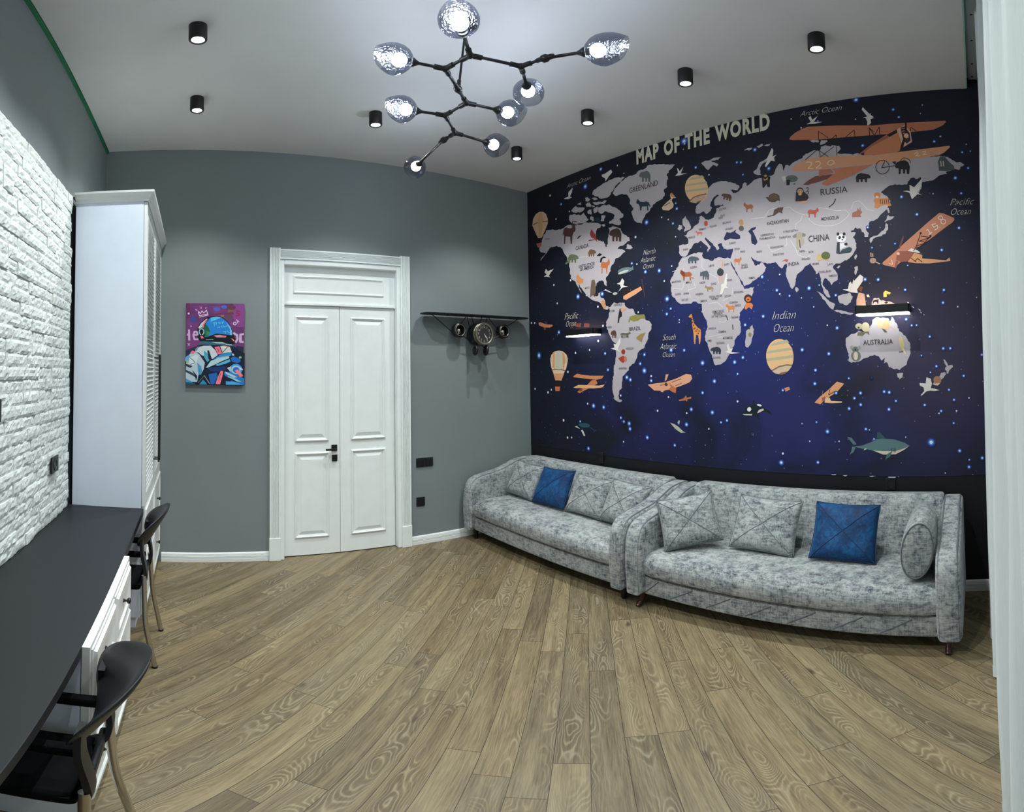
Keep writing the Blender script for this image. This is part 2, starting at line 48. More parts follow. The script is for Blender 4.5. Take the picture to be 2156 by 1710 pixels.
(0,1,"1717 3369 1683 3386 1666 3403 1644 3415 1619 3415 1595 3419 1566 3434 1544 3453 1518 3443 1506 3439 1485 3423 1458 3439 1440 3446 1416 3466 1394 3474 1381 3504 1366 3515 1354 3548 1352 3573 1353 3577 1330 3593 1303 3611 1275 3611 1255 3605 1234 3599 1212 3605 1182 3599 1160 3595 1137 3594 1122 3567 1119 3548 1105 3562 1092 3595 1088 3610 1069 3591 1054 3562 1051 3545 1042 3535 1023 3517 1012 3488 1017 3467 997 3449 997 3425 978 3415 950 3396 939 3373 914 3363 903 3341 884 3314 877 3292 857 3276 853 3262 854 3236 850 3213 856 3187 853 3158 852 3141 867 3114 873 3096 893 3062 903 3035 905 3015 914 2999 946 2982 963 2974 987 2959 1003 2939 1024 2948 1041 2958 1070 2950 1090 2957 1118 2974 1147 2979 1153 3002 1160 3020 1174 3043 1199 3037 1214 3026 1204 3048 1204 3079 1192 3098 1213 3087 1242 3064 1254 3078 1271 3108 1279 3119 1301 3124 1337 3139 1360 3130 1385 3129 1417 3124 1405 3128 1418 3112 1442 3107 1465 3103 1498 3095 1516 3077 1545 3064 1576 3060 1611 3051 1623 3060 1657 3049 1673 3058 1696 3073 1694 3095 1685 3119 1696 3142 1690 3163 1703 3184 1710 3210 1713 3230 1725 3253 1730 3277 1727 3298 1728 3332 1726 3355"),
(0,1,"1043 2895 1018 2901 984 2905 956 2902 967 2876 967 2848 995 2837 1007 2822 1014 2839 1035 2850 1038 2870"),(0,1,"426 3051 403 3050 384 3018 371 3000 363 2973 334 2981 306 2980 302 2954 315 2946 336 2928 347 2917 360 2896 366 2875 389 2876 385 2888 384 2912 402 2919 406 2939 397 2955 382 2965 400 2990 412 3010 412 3029"),
(0,1,"403 2894 399 2867 418 2843 423 2831 443 2815 469 2798 494 2773 507 2754 531 2737 552 2743 578 2748 559 2769 542 2793 518 2805 500 2826 480 2847 465 2873 460 2887 432 2891"),
(5,2,"3100 5104 2984 5097 2984 5105 3100 5111"),(5,2,"2984 5097 2869 5091 2870 5099 2984 5105"),(5,2,"2866 5092 2795 5188 2802 5192 2873 5097"),(5,2,"2798 5186 2696 5203 2698 5210 2800 5194"),
(5,2,"2697 5203 2576 5186 2576 5193 2697 5211"),(5,2,"2575 5186 2477 5182 2478 5190 2576 5193"),(5,2,"2480 5184 2406 5111 2401 5116 2475 5188"),(5,2,"2405 5111 2299 5056 2296 5062 2402 5117"),
(5,2,"2298 5056 2214 5035 2212 5042 2297 5063"),(5,2,"2217 5038 2198 4964 2191 4965 2209 5039"),(5,2,"2196 4962 2114 4892 2110 4897 2192 4967"),(5,2,"2113 4892 2009 4860 2008 4867 2111 4898"),
(5,2,"2009 4860 1885 4847 1885 4854 2008 4867"),(5,2,"1884 4847 1760 4874 1762 4880 1886 4854"),(5,2,"1759 4874 1655 4943 1659 4949 1763 4880"),(5,2,"1654 4944 1623 4990 1628 4994 1660 4948"),
(5,2,"1623 4994 1672 5049 1677 5045 1628 4990"),(5,2,"1674 5051 1817 5056 1817 5049 1674 5043"),(5,2,"1816 5056 1938 5100 1940 5093 1818 5049"),(5,2,"1938 5100 2042 5123 2043 5116 1939 5093"),
(5,2,"2043 5123 2192 5090 2189 5083 2041 5116"),(5,2,"2302 5050 2325 4982 2318 4979 2294 5047"),(5,2,"2324 4983 2411 4933 2407 4927 2319 4977"),(5,2,"2413 4930 2404 4868 2397 4868 2405 4930"),
(5,2,"2402 4865 2371 4841 2366 4847 2398 4871"),(5,2,"1590 5057 1557 5144 1564 5147 1597 5060"),(5,2,"1559 5142 1489 5154 1491 5161 1561 5149"),(5,2,"1492 5155 1434 5099 1429 5104 1487 5160"),
(5,2,"1434 5100 1377 5025 1372 5029 1429 5104"),(5,2,"1375 5024 1287 4996 1286 5002 1374 5030"),(5,2,"2840 4695 2775 4586 2769 4589 2833 4698"),(5,2,"2771 4584 2658 4612 2661 4618 2773 4591"),
(5,2,"2658 4612 2535 4658 2539 4665 2661 4618"),(5,2,"2533 4662 2541 4763 2549 4764 2541 4662"),(5,2,"2484 4714 2402 4566 2395 4568 2477 4717"),(5,2,"2402 4566 2383 4505 2375 4506 2395 4568"),
(5,2,"2380 4502 2254 4450 2251 4457 2378 4509"),(5,2,"2251 4451 2197 4475 2200 4481 2254 4457"),(5,2,"3941 4630 3945 4501 3936 4500 3932 4629"),(5,2,"3944 4498 3830 4399 3824 4404 3938 4503"),
(5,2,"3830 4398 3680 4318 3676 4324 3825 4404"),(5,2,"3682 4321 3660 4235 3651 4235 3674 4322"),(5,2,"4277 4531 4307 4425 4298 4422 4268 4529"),(5,2,"4283 4302 4313 4217 4304 4215 4274 4299"),
(5,2,"4308 4220 4501 4251 4502 4243 4309 4212"),(5,2,"4095 4301 4071 4212 4062 4213 4086 4302"),(5,2,"4068 4217 4202 4198 4200 4190 4066 4209"),(5,2,"4205 4194 4169 4071 4160 4072 4196 4195"),
(5,2,"3416 4150 3444 4030 3436 4028 3408 4148"),(5,2,"3442 4032 3590 3983 3587 3976 3438 4025"),(5,2,"3672 3683 3598 3668 3597 3675 3671 3690"),(5,2,"3596 3668 3521 3694 3525 3701 3599 3675"),
(5,2,"3854 3477 3714 3490 3715 3497 3855 3484"),(5,2,"3714 3490 3601 3505 3603 3512 3716 3497"),(5,2,"3703 3460 3603 3466 3604 3473 3704 3467"),(5,2,"3607 3467 3559 3414 3552 3418 3600 3471"),
(5,2,"6847 5077 6572 5045 6572 5054 6847 5087"),(5,2,"6571 5045 6344 5033 6346 5042 6573 5054"),(5,2,"6346 5033 6163 4990 6162 4999 6344 5042"),(5,2,"4493 4498 4339 4524 4342 4531 4496 4506"),
(5,2,"3532 3954 3524 3810 3515 3810 3523 3954"),(5,2,"3840 3955 3688 3963 3689 3971 3841 3962"),(5,2,"3691 3965 3594 3884 3588 3889 3685 3970"),(6,4,"7724 6180 7610 6152 7522 6085 7469 5969 7471 5881 7552 5767 7669 5631 7784 5647 7897 5828 7965 5949 7938 6080 7841 6163"),
(7,5,"7935 5949 7746 5966 7758 5985 7947 5968"),(7,5,"7752 5966 7458 5913 7460 5931 7753 5985"),(8,5,"7786 6028 7724 6165 7645 6145 7614 5988 7680 5648 7749 5662"),
(9,4,"7845 5549 7672 5536 7685 5458 7800 5459"),(10,5,"7786 5647 7782 5550 7768 5548 7772 5645"),(10,5,"7694 5636 7697 5541 7683 5538 7680 5633"),(11,4,"6952 3246 6987 3170 7080 3115 7208 3096 7337 3119 7432 3179 7466 3260 7428 3339 7330 3394 7200 3410 7073 3384 6983 3324"),
(11,4,"7466 3233 6953 3220 7001 3078 7107 2947 7151 2854 7320 2854 7381 3002 7443 3110"),(12,5,"7285 3402 7127 3396 7105 3053 7315 3055"),(13,5,"7065 3368 7017 3235 7063 3065 7094 3052 7117 3383"),
(14,5,"7382 3379 7317 3404 7336 3055 7400 3110"),(15,6,"7433 3049 7208 3060 7209 3074 7435 3063"),(15,6,"7211 3061 7025 3032 7020 3045 7206 3073"),(16,5,"7370 2988 7065 2986 7141 2861 7320 2860"),
(17,4,"7341 2871 7172 2872 7185 2752 7198 2672 7336 2670"),(18,5,"7334 2744 7185 2746 7202 2665 7325 2663"),(19,4,"3797 5714 3796 5663 3805 5616 3824 5575 3852 5541 3887 5517 3929 5503 3974 5500 4021 5509 4067 5529 4111 5559 4149 5599 4180 5645 4202 5695 4214 5748 4216 5800 4206 5849 4186 5892 4157 5926 4120 5951 4078 5964 4032 5965 3985 5955 3939 5933 3896 5902 3859 5862 3830 5816 3809 5766"),
(20,5,"4102 5927 4076 5927 4050 5927 4023 5927 3997 5927 3971 5927 3945 5927 3919 5928 3893 5928 3854 5882 3890 5884 3926 5886 3962 5888 3998 5890 4035 5893 4072 5895 4109 5897 4146 5900"),
(20,5,"4188 5844 4140 5839 4093 5835 4047 5830 4000 5826 3954 5822 3908 5818 3862 5814 3817 5810 3808 5776 3855 5781 3904 5785 3952 5789 4001 5794 4050 5799 4100 5804 4150 5808 4200 5813"),
(20,5,"4210 5749 4158 5744 4106 5739 4054 5734 4003 5729 3952 5724 3902 5720 3851 5715 3802 5711 3805 5677 3854 5682 3904 5686 3954 5690 4004 5695 4055 5700 4105 5704 4157 5709 4209 5714"),
(21,5,"4148 5561 4053 5612 3830 5614 3858 5550 3924 5517 4016 5500 4095 5527"),(22,6,"4135 5546 4047 5599 4059 5613 4147 5561"),(22,6,"4050 5598 3931 5609 3937 5625 4056 5614"),
(22,6,"3933 5609 3823 5605 3825 5621 3935 5625"),(23,6,"4016 5500 3989 5524 3917 5527 3951 5499"),(19,4,"2486 3166 2488 3114 2501 3064 2523 3019 2554 2981 2592 2951 2635 2932 2681 2924 2728 2928 2774 2944 2815 2971 2851 3007 2879 3051 2897 3101 2905 3154 2903 3207 2889 3258 2866 3304 2834 3342 2795 3371 2751 3390 2705 3396 2658 3391 2613 3374 2572 3347 2538 3311 2511 3267 2493 3218"),
(20,5,"2792 3344 2766 3349 2739 3353 2713 3358 2687 3363 2661 3368 2635 3373 2609 3377 2583 3382 2543 3343 2579 3338 2615 3334 2651 3330 2688 3325 2725 3321 2761 3316 2798 3312 2835 3307"),
(20,5,"2877 3242 2830 3246 2783 3251 2736 3255 2690 3259 2644 3263 2598 3267 2552 3272 2506 3276 2497 3243 2545 3239 2593 3234 2642 3230 2691 3226 2740 3222 2790 3218 2839 3213 2889 3209"),
(20,5,"2900 3142 2848 3146 2796 3150 2744 3155 2693 3159 2642 3163 2591 3167 2541 3172 2491 3176 2494 3141 2544 3137 2594 3132 2644 3128 2694 3124 2745 3119 2796 3115 2847 3110 2898 3106"),
(24,5,"2821 2970 2708 3026 2597 3047 2510 3045 2556 2984 2600 2951 2700 2924 2766 2935"),(25,6,"2816 2967 2703 3020 2713 3035 2826 2983"),(25,6,"2706 3019 2596 3038 2599 3055 2710 3036"),
(25,6,"2598 3038 2511 3031 2510 3048 2597 3055"),(26,6,"2717 2924 2688 2948 2589 2960 2612 2932 2667 2919"),(27,4,"2457 6206 2434 6247 2367 6292 2258 6335 2172 6353 1757 6298 1257 6225 1082 6226 791 6217 504 6208 294 6208 285 6187 335 6136 451 6084 604 6074 990 6067 1383 6086 1866 6113 2074 6130 2414 6186"),
(28,6,"2433 5732 2405 5771 2317 5811 2188 5855 1978 5855 1271 5781 1096 5783 805 5797 517 5811 250 5831 246 5809 319 5740 387 5703 521 5691 770 5669 1012 5659 1277 5650 1474 5657 1777 5665 2088 5666 2353 5686"),
(29,5,"1390 5849 1268 5931 1069 6027 929 6132 841 6177 758 6049 743 5919 831 5874 930 5798 1048 5768 1391 5796"),(30,5,"1489 5808 1367 5889 1266 5963 1277 5953 1057 6080 1059 6015 1289 5912 1390 5838"),
(31,6,"939 6127 831 6187 757 6071 743 5930 841 5864 878 5910"),(32,7,"890 6149 831 6165 768 6050 761 5942 811 5904 853 5950 874 6039"),(33,6,"1077 6060 939 6127 936 6078 1044 6024"),
(34,8,"885 6122 831 6133 833 6143 887 6132"),(34,8,"872 6085 819 6097 821 6107 874 6096"),(34,8,"860 6049 806 6061 809 6071 862 6060"),(34,8,"847 6014 794 6025 796 6035 850 6024"),
(34,8,"835 5978 782 5989 784 6000 837 5988"),(35,9,"784 6019 789 6002 801 5991 818 5988 834 5994 846 6008 849 6025 844 6042 832 6054 816 6057 799 6051 788 6037"),
(36,8,"833 6342 828 6208 803 6208 808 6342"),(36,8,"828 6209 833 6056 808 6054 803 6207"),(36,8,"853 6000 885 5906 853 5891 821 5984"),(36,8,"886 5905 908 5822 874 5809 852 5892"),
(37,7,"1849 5653 1696 5654 1276 5645 1579 5513 1804 5448 1929 5417 1980 5440 2000 5463 1800 5594"),(38,5,"2274 5481 2198 5533 2091 5581 1811 5574 1853 5527 2041 5490 2200 5470"),
(39,5,"2035 5669 1870 5656 1820 5597 1986 5577 2039 5563"),(40,9,"2022 6121 2018 6251 2027 6252 2031 6123"),(40,9,"2025 6248 1889 6123 1883 6131 2020 6255"),
(40,9,"2004 5849 2012 5948 2021 5949 2014 5849"),(40,9,"2019 5945 1898 5839 1892 5846 2014 5952"),(40,9,"1769 6098 1767 6153 1777 6154 1778 6099"),(40,9,"1775 6158 1838 6112 1832 6103 1769 6149"),
(40,9,"1638 6096 1514 6189 1520 6198 1644 6105"),(40,9,"1522 6194 1515 6093 1506 6093 1513 6193"),(40,9,"1307 6077 1308 6199 1317 6199 1316 6078"),(40,9,"1316 6196 1254 6121 1247 6128 1309 6202"),
(40,9,"2228 5836 2055 5962 2061 5970 2234 5845"),(40,9,"1996 5854 1805 5978 1811 5986 2001 5862"),(40,9,"1767 5835 1768 5976 1777 5977 1776 5836"),(40,9,"1304 6077 1310 6199 1318 6199 1312 6077"),
(40,9,"1318 6197 1248 6067 1240 6071 1310 6201"),(40,9,"1240 6066 1172 6190 1180 6195 1248 6072"),(40,9,"1180 6193 1175 6071 1166 6071 1172 6193"),(40,9,"753 6081 746 6140 754 6142 761 6083"),
(40,9,"753 6137 683 6076 678 6084 748 6145"),(41,9,"1063 5587 1067 5562 1058 5560 1054 5585"),(41,9,"1066 5563 1076 5540 1068 5536 1058 5559"),(41,9,"1076 5541 1091 5523 1084 5516 1069 5535"),
(41,9,"1090 5523 1109 5510 1104 5502 1085 5516"),(41,9,"1108 5510 1130 5503 1127 5494 1105 5501"),(41,9,"1129 5503 1153 5502 1152 5493 1128 5494"),(41,9,"1151 5502 1175 5507 1176 5498 1153 5493"),
(41,9,"1174 5507 1195 5519 1199 5511 1177 5499"),(41,9,"1194 5518 1213 5536 1218 5529 1200 5512"),(41,9,"1212 5535 1226 5557 1233 5552 1219 5530"),(41,9,"1225 5555 1234 5580 1242 5577 1234 5553"),
(41,9,"1233 5579 1236 5605 1244 5604 1242 5579"),(41,9,"1236 5604 1232 5629 1241 5631 1244 5606"),(41,9,"1232 5628 1222 5650 1230 5655 1240 5632"),(41,9,"910 5642 902 5660 909 5664 917 5646"),
(41,9,"1223 5649 1208 5668 1215 5675 1230 5656"),(41,9,"903 5659 890 5675 896 5680 908 5665"),(41,9,"1209 5668 1189 5681 1194 5689 1214 5676"),(41,9,"891 5674 876 5685 880 5692 896 5681"),
(41,9,"1190 5681 1168 5688 1171 5697 1193 5690"),(41,9,"877 5684 859 5691 862 5699 879 5692"),(41,9,"1169 5688 1145 5689 1146 5698 1170 5698"),(41,9,"860 5690 841 5691 842 5700 861 5699"),
(41,9,"1147 5689 1123 5683 1122 5693 1145 5698"),(41,9,"842 5691 824 5687 822 5695 841 5700"),(41,9,"1124 5684 1103 5672 1099 5680 1121 5692"),(41,9,"825 5688 808 5678 804 5686 821 5695"),
(41,9,"1104 5672 1086 5655 1080 5662 1098 5679"),(41,9,"808 5679 794 5665 789 5671 803 5685"),(41,9,"1086 5656 1073 5634 1065 5639 1079 5661"),(41,9,"795 5666 784 5649 777 5654 788 5671"),
(41,9,"1073 5635 1065 5610 1057 5613 1065 5638"),(41,9,"784 5650 778 5631 770 5633 777 5653"),(41,9,"1065 5611 1063 5586 1054 5586 1056 5612"),(41,9,"778 5632 776 5612 768 5612 770 5632"),
(41,9,"1157 5583 1110 5678 1118 5682 1165 5588"),(41,9,"1161 5581 985 5595 986 5604 1162 5591"),(42,8,"2220 5794 2187 5800 2191 5813 2223 5807"),(42,8,"2190 5800 2138 5786 2136 5799 2188 5813"),
(42,8,"2143 5794 2144 5761 2131 5759 2130 5792"),(42,8,"2142 5765 2197 5714 2188 5704 2133 5755"),(42,8,"2192 5703 2119 5691 2118 5704 2192 5716"),(42,8,"2083 5783 2031 5786 2033 5799 2085 5796"),
(42,8,"2036 5788 2010 5763 2002 5772 2028 5797"),(42,8,"2012 5771 2029 5735 2017 5729 2001 5764"),(42,8,"2027 5737 2080 5703 2073 5691 2019 5726"),(42,8,"2076 5690 1993 5683 1993 5696 2077 5703"),
(42,8,"1895 5761 1853 5776 1858 5789 1900 5773"),(42,8,"1857 5777 1822 5761 1818 5773 1854 5789"),(42,8,"1826 5766 1817 5732 1805 5734 1814 5768"),(42,8,"1814 5739 1871 5715 1865 5703 1808 5727"),
(42,8,"1866 5715 1906 5737 1911 5726 1870 5704"),(42,8,"1903 5729 1891 5764 1903 5770 1915 5734"),(42,8,"718 5743 670 5760 673 5770 721 5753"),(42,8,"676 5765 677 5739 667 5738 666 5764"),
(42,8,"675 5743 704 5719 699 5711 669 5734"),(42,8,"701 5710 644 5710 644 5721 702 5720"),(42,8,"613 5760 565 5767 566 5778 614 5771"),(42,8,"570 5775 580 5749 572 5745 561 5770"),
(42,8,"579 5751 608 5727 603 5719 573 5743"),(42,8,"605 5718 547 5724 549 5734 606 5728"),(43,4,"418 4907 366 4900 226 4831 222 4802 256 4765 314 4730 557 4563 733 4455 812 4380 969 4278 1029 4230 1174 4272 1193 4292 1182 4310 973 4465 903 4527 746 4649 569 4791"),
(44,6,"964 4436 849 4434 763 4405 793 4361 843 4298 940 4295 1007 4327 995 4391"),(45,6,"763 4405 659 4372 660 4325 853 4290 793 4361"),(46,5,"853 4290 756 4321 660 4325 348 4287 299 4322 291 4275 567 4256 758 4270"),
(47,7,"849 4434 800 4464 714 4431 677 4391 772 4415"),(48,5,"900 4640 897 4592 954 4464 968 4474 931 4576"),(49,7,"1007 4317 978 4306 1000 4242 1020 4211 1029 4244"),
(50,8,"954 4403 957 4394 965 4387 976 4386 986 4389 994 4396 996 4406 993 4415 985 4421 974 4423 964 4420 956 4412"),(51,8,"673 4656 736 4489 728 4486 665 4652"),
(51,8,"735 4490 776 4427 768 4422 728 4486"),(51,8,"545 4612 668 4487 662 4481 538 4606"),(51,8,"666 4488 753 4465 751 4457 664 4480"),(51,8,"671 4612 543 4586 541 4594 669 4620"),
(51,8,"543 4594 693 4555 690 4547 541 4586"),(51,8,"692 4547 598 4523 596 4531 690 4555"),(51,8,"598 4531 733 4492 730 4484 595 4523"),(51,8,"816 4340 741 4280 736 4286 810 4346"),
(51,8,"764 4291 715 4325 720 4332 769 4297"),(51,8,"721 4325 665 4276 659 4282 715 4331"),(52,8,"654 4653 656 4647 662 4642 669 4641 677 4643 682 4648 684 4655 682 4661 676 4666 668 4667 661 4665 655 4660"),
(52,8,"526 4608 529 4602 534 4597 542 4596 550 4598 555 4603 557 4610 554 4616 549 4621 541 4622 534 4620 528 4615"),(53,8,"590 4678 571 4694 577 4702 597 4686"),
(53,8,"578 4695 545 4640 536 4644 570 4700"),(53,8,"560 4621 515 4655 521 4663 566 4629"),(53,8,"466 4771 518 4764 517 4755 464 4761"),(53,8,"522 4757 499 4718 491 4722 513 4762"),
(53,8,"493 4716 444 4742 449 4750 497 4724"),(53,8,"451 4745 443 4707 434 4709 442 4747"),(53,8,"441 4712 489 4686 484 4677 436 4703"),(53,8,"380 4841 383 4830 374 4827 371 4838"),
(53,8,"382 4832 389 4823 382 4817 375 4826"),(53,8,"387 4824 398 4820 394 4811 384 4816"),(53,8,"396 4820 407 4821 407 4811 396 4811"),(53,8,"405 4820 415 4826 420 4818 410 4812"),
(53,8,"414 4825 420 4834 428 4828 421 4819"),(53,8,"420 4832 422 4843 431 4842 429 4830"),(53,8,"422 4841 419 4852 428 4855 431 4844"),(53,8,"420 4850 413 4859 420 4865 427 4857"),
(53,8,"414 4858 404 4862 408 4871 418 4867"),(53,8,"406 4862 394 4861 394 4871 406 4871"),(53,8,"396 4862 386 4856 382 4865 392 4870"),(53,8,"388 4858 381 4848 374 4854 380 4863"),
(53,8,"382 4850 380 4839 371 4841 373 4852"),(53,8,"341 4788 344 4775 335 4772 332 4786"),(53,8,"343 4777 352 4766 345 4760 336 4771"),(53,8,"351 4768 363 4762 360 4753 347 4759"),
(53,8,"361 4762 375 4763 376 4754 362 4753"),(53,8,"373 4763 386 4769 390 4761 378 4754"),(53,8,"384 4768 392 4779 400 4774 392 4762"),(53,8,"391 4777 394 4791 403 4789 401 4776"),
(53,8,"394 4789 391 4802 400 4805 403 4792"),(53,8,"392 4801 382 4811 390 4817 399 4807"),(53,8,"384 4810 371 4815 375 4824 388 4819"),(53,8,"374 4815 360 4814 359 4824 373 4824"),
(53,8,"362 4815 349 4808 345 4817 357 4823"),(53,8,"351 4810 343 4798 335 4804 343 4815"),(53,8,"343 4800 341 4786 332 4788 334 4802"),(53,8,"1102 4282 1058 4266 1056 4273 1099 4289"),
(53,8,"1053 4269 1061 4331 1069 4330 1061 4269"),(54,4,"7815 3968 7757 3977 7577 3921 7379 3899 7380 3872 7468 3852 7646 3871 7793 3917"),(55,4,"7646 3871 7579 3866 7591 3812 7647 3823"),
(56,5,"7585 3977 7586 3922 7568 3921 7567 3976"),(57,4,"5529 4232 5366 4286 5144 4349 5115 4293 5273 4229 5466 4166 5531 4185"),(58,5,"5126 4468 5065 4160 5050 4160 5110 4468"),
(59,3,"5543 4341 5461 4355 5381 4323 5398 4277 5529 4232 5561 4271"),(60,5,"5165 4103 5172 4076 5154 4072 5147 4099"),(60,5,"5171 4078 5190 4058 5174 4049 5155 4070"),
(60,5,"5187 4060 5213 4050 5204 4037 5177 4047"),(60,5,"5208 4051 5237 4053 5238 4039 5209 4037"),(60,5,"5232 4052 5258 4067 5269 4056 5243 4041"),(60,5,"5255 4064 5273 4088 5289 4082 5272 4058"),
(60,5,"5272 4085 5278 4114 5296 4113 5290 4085"),(60,5,"5278 4111 5270 4138 5289 4143 5296 4115"),(60,5,"5272 4136 5253 4156 5269 4165 5288 4145"),(60,5,"5256 4155 5229 4164 5239 4177 5266 4167"),
(60,5,"5234 4164 5205 4161 5205 4175 5234 4178"),(60,5,"5210 4162 5184 4147 5174 4158 5200 4173"),(60,5,"5187 4150 5170 4126 5154 4132 5171 4156"),(60,5,"5171 4129 5165 4101 5147 4101 5153 4129"),
(61,4,"6814 2931 6705 2981 6570 2962 6346 2942 6022 2940 6076 2891 6220 2873 6785 2918"),(62,6,"6809 2737 6671 2783 6387 2779 6151 2775 6000 2794 6063 2745 6260 2725 6770 2725"),
(63,5,"6443 2785 6329 2861 6220 2873 6176 2812 6259 2774 6559 2670 6636 2637 6713 2655"),(64,7,"6673 2694 6558 2721 6578 2676 6635 2669"),(65,4,"5038 2794 4977 2805 4684 2833 4471 2886 4277 2954 4184 2942 4165 2884 4213 2831 4377 2778 4545 2734 4716 2701 4906 2705"),
(66,6,"4613 2833 4572 2767 4616 2723 4533 2680 4477 2670 4468 2746 4558 2789"),(67,5,"4666 2953 4609 2953 4655 2866 4691 2844"),(68,5,"4774 2711 4716 2723 4724 2679 4768 2684"),
(69,6,"4786 2784 4628 2795 4628 2804 4787 2793"),(70,6,"4554 2828 4373 2881 4376 2890 4558 2836"),(70,6,"4486 2774 4360 2817 4365 2825 4490 2782"),(71,7,"4632 2802 4637 2789 4648 2779 4664 2776 4680 2779 4691 2789 4695 2802 4690 2815 4679 2825 4663 2828 4647 2825 4636 2815"),
(72,4,"4425 2568 4328 2596 4286 2639 4274 2602 4193 2619 4187 2592 4261 2581 4269 2543 4295 2564 4411 2552"),(73,4,"2195 2547 2120 2617 1993 2709 1866 2814 1766 2785 1871 2680 1985 2616 2080 2551 2113 2523"),
(74,6,"2089 2608 2037 2626 2017 2579 2080 2560"),(75,6,"2037 2607 1975 2607 1961 2569 1803 2558 1804 2544 1947 2536 2050 2546"),(76,7,"1976 2719 1994 2645 1986 2643 1968 2718"),
(76,7,"1988 2641 1899 2686 1903 2693 1992 2647"),(49,5,"2074 2702 2086 2646 2079 2644 2067 2700"),(77,4,"2640 2740 2568 2756 2548 2720 2619 2692"),(78,7,"6979 6265 6856 6269 6854 6355 6732 6417 6754 6329 6816 6259 6757 6229 6857 6219 6959 6245"),
(78,7,"5979 6457 5891 6461 5752 6497 5719 6440 5806 6382 5887 6308 5894 6365 5963 6418"),(78,7,"4394 6033 4338 6069 4356 6160 4322 6127 4310 6087 4232 6148 4276 6066 4283 6044 4161 6021 4311 6020"),
(78,7,"2192 6397 2128 6420 2163 6497 2130 6520 2106 6451 2025 6500 2086 6412 1961 6390 2066 6380"),(78,7,"1392 6367 1332 6376 1403 6495 1391 6533 1310 6424 1243 6352 1280 6346 1235 6340 1290 6330 1282 6273 1308 6243 1338 6236 1334 6291 1352 6350"),
(78,7,"2832 5948 2797 5986 2725 6121 2704 6082 2718 5983 2656 6005 2696 5967 2687 5903 2743 5925 2830 5835 2840 5870 2799 5941"),(78,7,"890 5231 832 5236 794 5223 796 5314 735 5274 626 5391 639 5282 699 5197 633 5162 695 5177 769 5113 800 5204 842 5222"),
(78,7,"7621 4847 7530 4876 7596 4928 7550 4992 7495 4934 7309 4954 7419 4887 7465 4838 7411 4802 7531 4834"),(78,7,"5672 4453 5589 4473 5546 4533 5498 4479 5524 4411 5412 4374 5542 4377 5643 4316 5575 4381 5598 4432"),
(78,7,"5845 3390 5752 3404 5775 3465 5717 3456 5682 3484 5613 3576 5608 3481 5669 3377 5612 3316 5703 3355 5786 3376"),(78,7,"3613 4210 3563 4226 3521 4367 3503 4355 3507 4220 3521 4180 3479 4145 3546 4157 3598 4073 3635 4077 3608 4168"),
(78,7,"3567 3254 3523 3273 3540 3334 3514 3374 3486 3291 3437 3305 3463 3250 3320 3230 3464 3225 3524 3232"),(78,7,"1748 3992 1677 3992 1655 4070 1634 4087 1615 4048 1593 4113 1584 4093 1501 4172 1453 4131 1464 4085 1547 3979 1539 3932 1628 3946 1688 3969"),
(78,7,"744 2770 664 2763 652 2839 595 2820 583 2757 599 2703 542 2693 481 2673 553 2666 609 2672 657 2665 716 2617 740 2613 686 2670 694 2715 741 2739"),
(79,5,"4671 5559 4634 5587 4561 5633 4489 5666 4502 5728 4472 5764 4404 5684 4391 5663 4447 5669 4476 5639 4436 5559 4451 5515 4537 5484 4651 5513"),(80,6,"4501 5758 4458 5755 4398 5676 4433 5672 4488 5713"),
(81,6,"4616 5567 4501 5603 4509 5615 4624 5578"),(82,4,"6674 5599 6693 5683 6721 5721 6743 5678 6780 5637 6852 5645 6943 5688 7006 5661 7039 5566 7025 5535 7008 5588 6995 5529 7006 5378 6970 5371 6958 5513 6828 5479 6817 5342 6781 5335 6766 5483 6733 5543 6690 5555"),
(83,5,"6762 5653 6739 5759 6759 5765 6782 5659"),(83,5,"6751 5755 6634 5716 6630 5729 6747 5768"),(84,5,"6751 5700 6672 5683 6672 5696 6750 5713"),(84,5,"6680 5689 6662 5644 6645 5644 6663 5690"),
(85,4,"6297 5449 6258 5508 6170 5398 6136 5313 6111 5244 6208 5327 6262 5350 6298 5410"),(86,5,"6335 5302 6188 5294 6193 5313 6340 5321"),(87,4,"5827 5332 5802 5378 5766 5397 5723 5399 5637 5402 5573 5360 5542 5278 5556 5156 5601 5164 5605 5235 5627 5244 5635 5175 5672 5182 5675 5258 5707 5259 5714 5185 5755 5192 5755 5288 5798 5296"),
(88,4,"6152 5064 6167 5094 6190 5113 6220 5124 6280 5145 6327 5136 6353 5098 6346 5025 6314 5020 6309 5059 6292 5059 6289 5018 6263 5014 6258 5056 6236 5049 6233 5006 6205 5002 6202 5055 6172 5050"),
(89,4,"6601 5041 6624 5079 6658 5102 6702 5117 6790 5146 6860 5137 6897 5091 6887 5001 6839 4993 6832 5041 6808 5040 6803 4991 6765 4985 6757 5036 6725 5027 6720 4974 6679 4967 6675 5032 6631 5025"),
(89,5,"6958 4978 6835 5013 6861 5044 6984 5010"),(90,4,"6190 5667 6176 5688 6156 5695 6132 5695 6083 5694 6047 5671 6029 5632 6036 5574 6062 5580 6064 5614 6077 5619 6081 5586 6102 5591 6104 5627 6122 5628 6126 5593 6149 5598 6149 5644 6174 5649"),
(91,4,"5823 4835 5835 4889 5852 4913 5866 4884 5890 4856 5935 4857 5991 4882 6031 4862 6051 4798 6042 4778 6032 4814 6024 4776 6031 4677 6008 4673 6001 4767 5920 4750 5913 4660 5891 4657 5881 4755 5860 4796 5833 4805"),
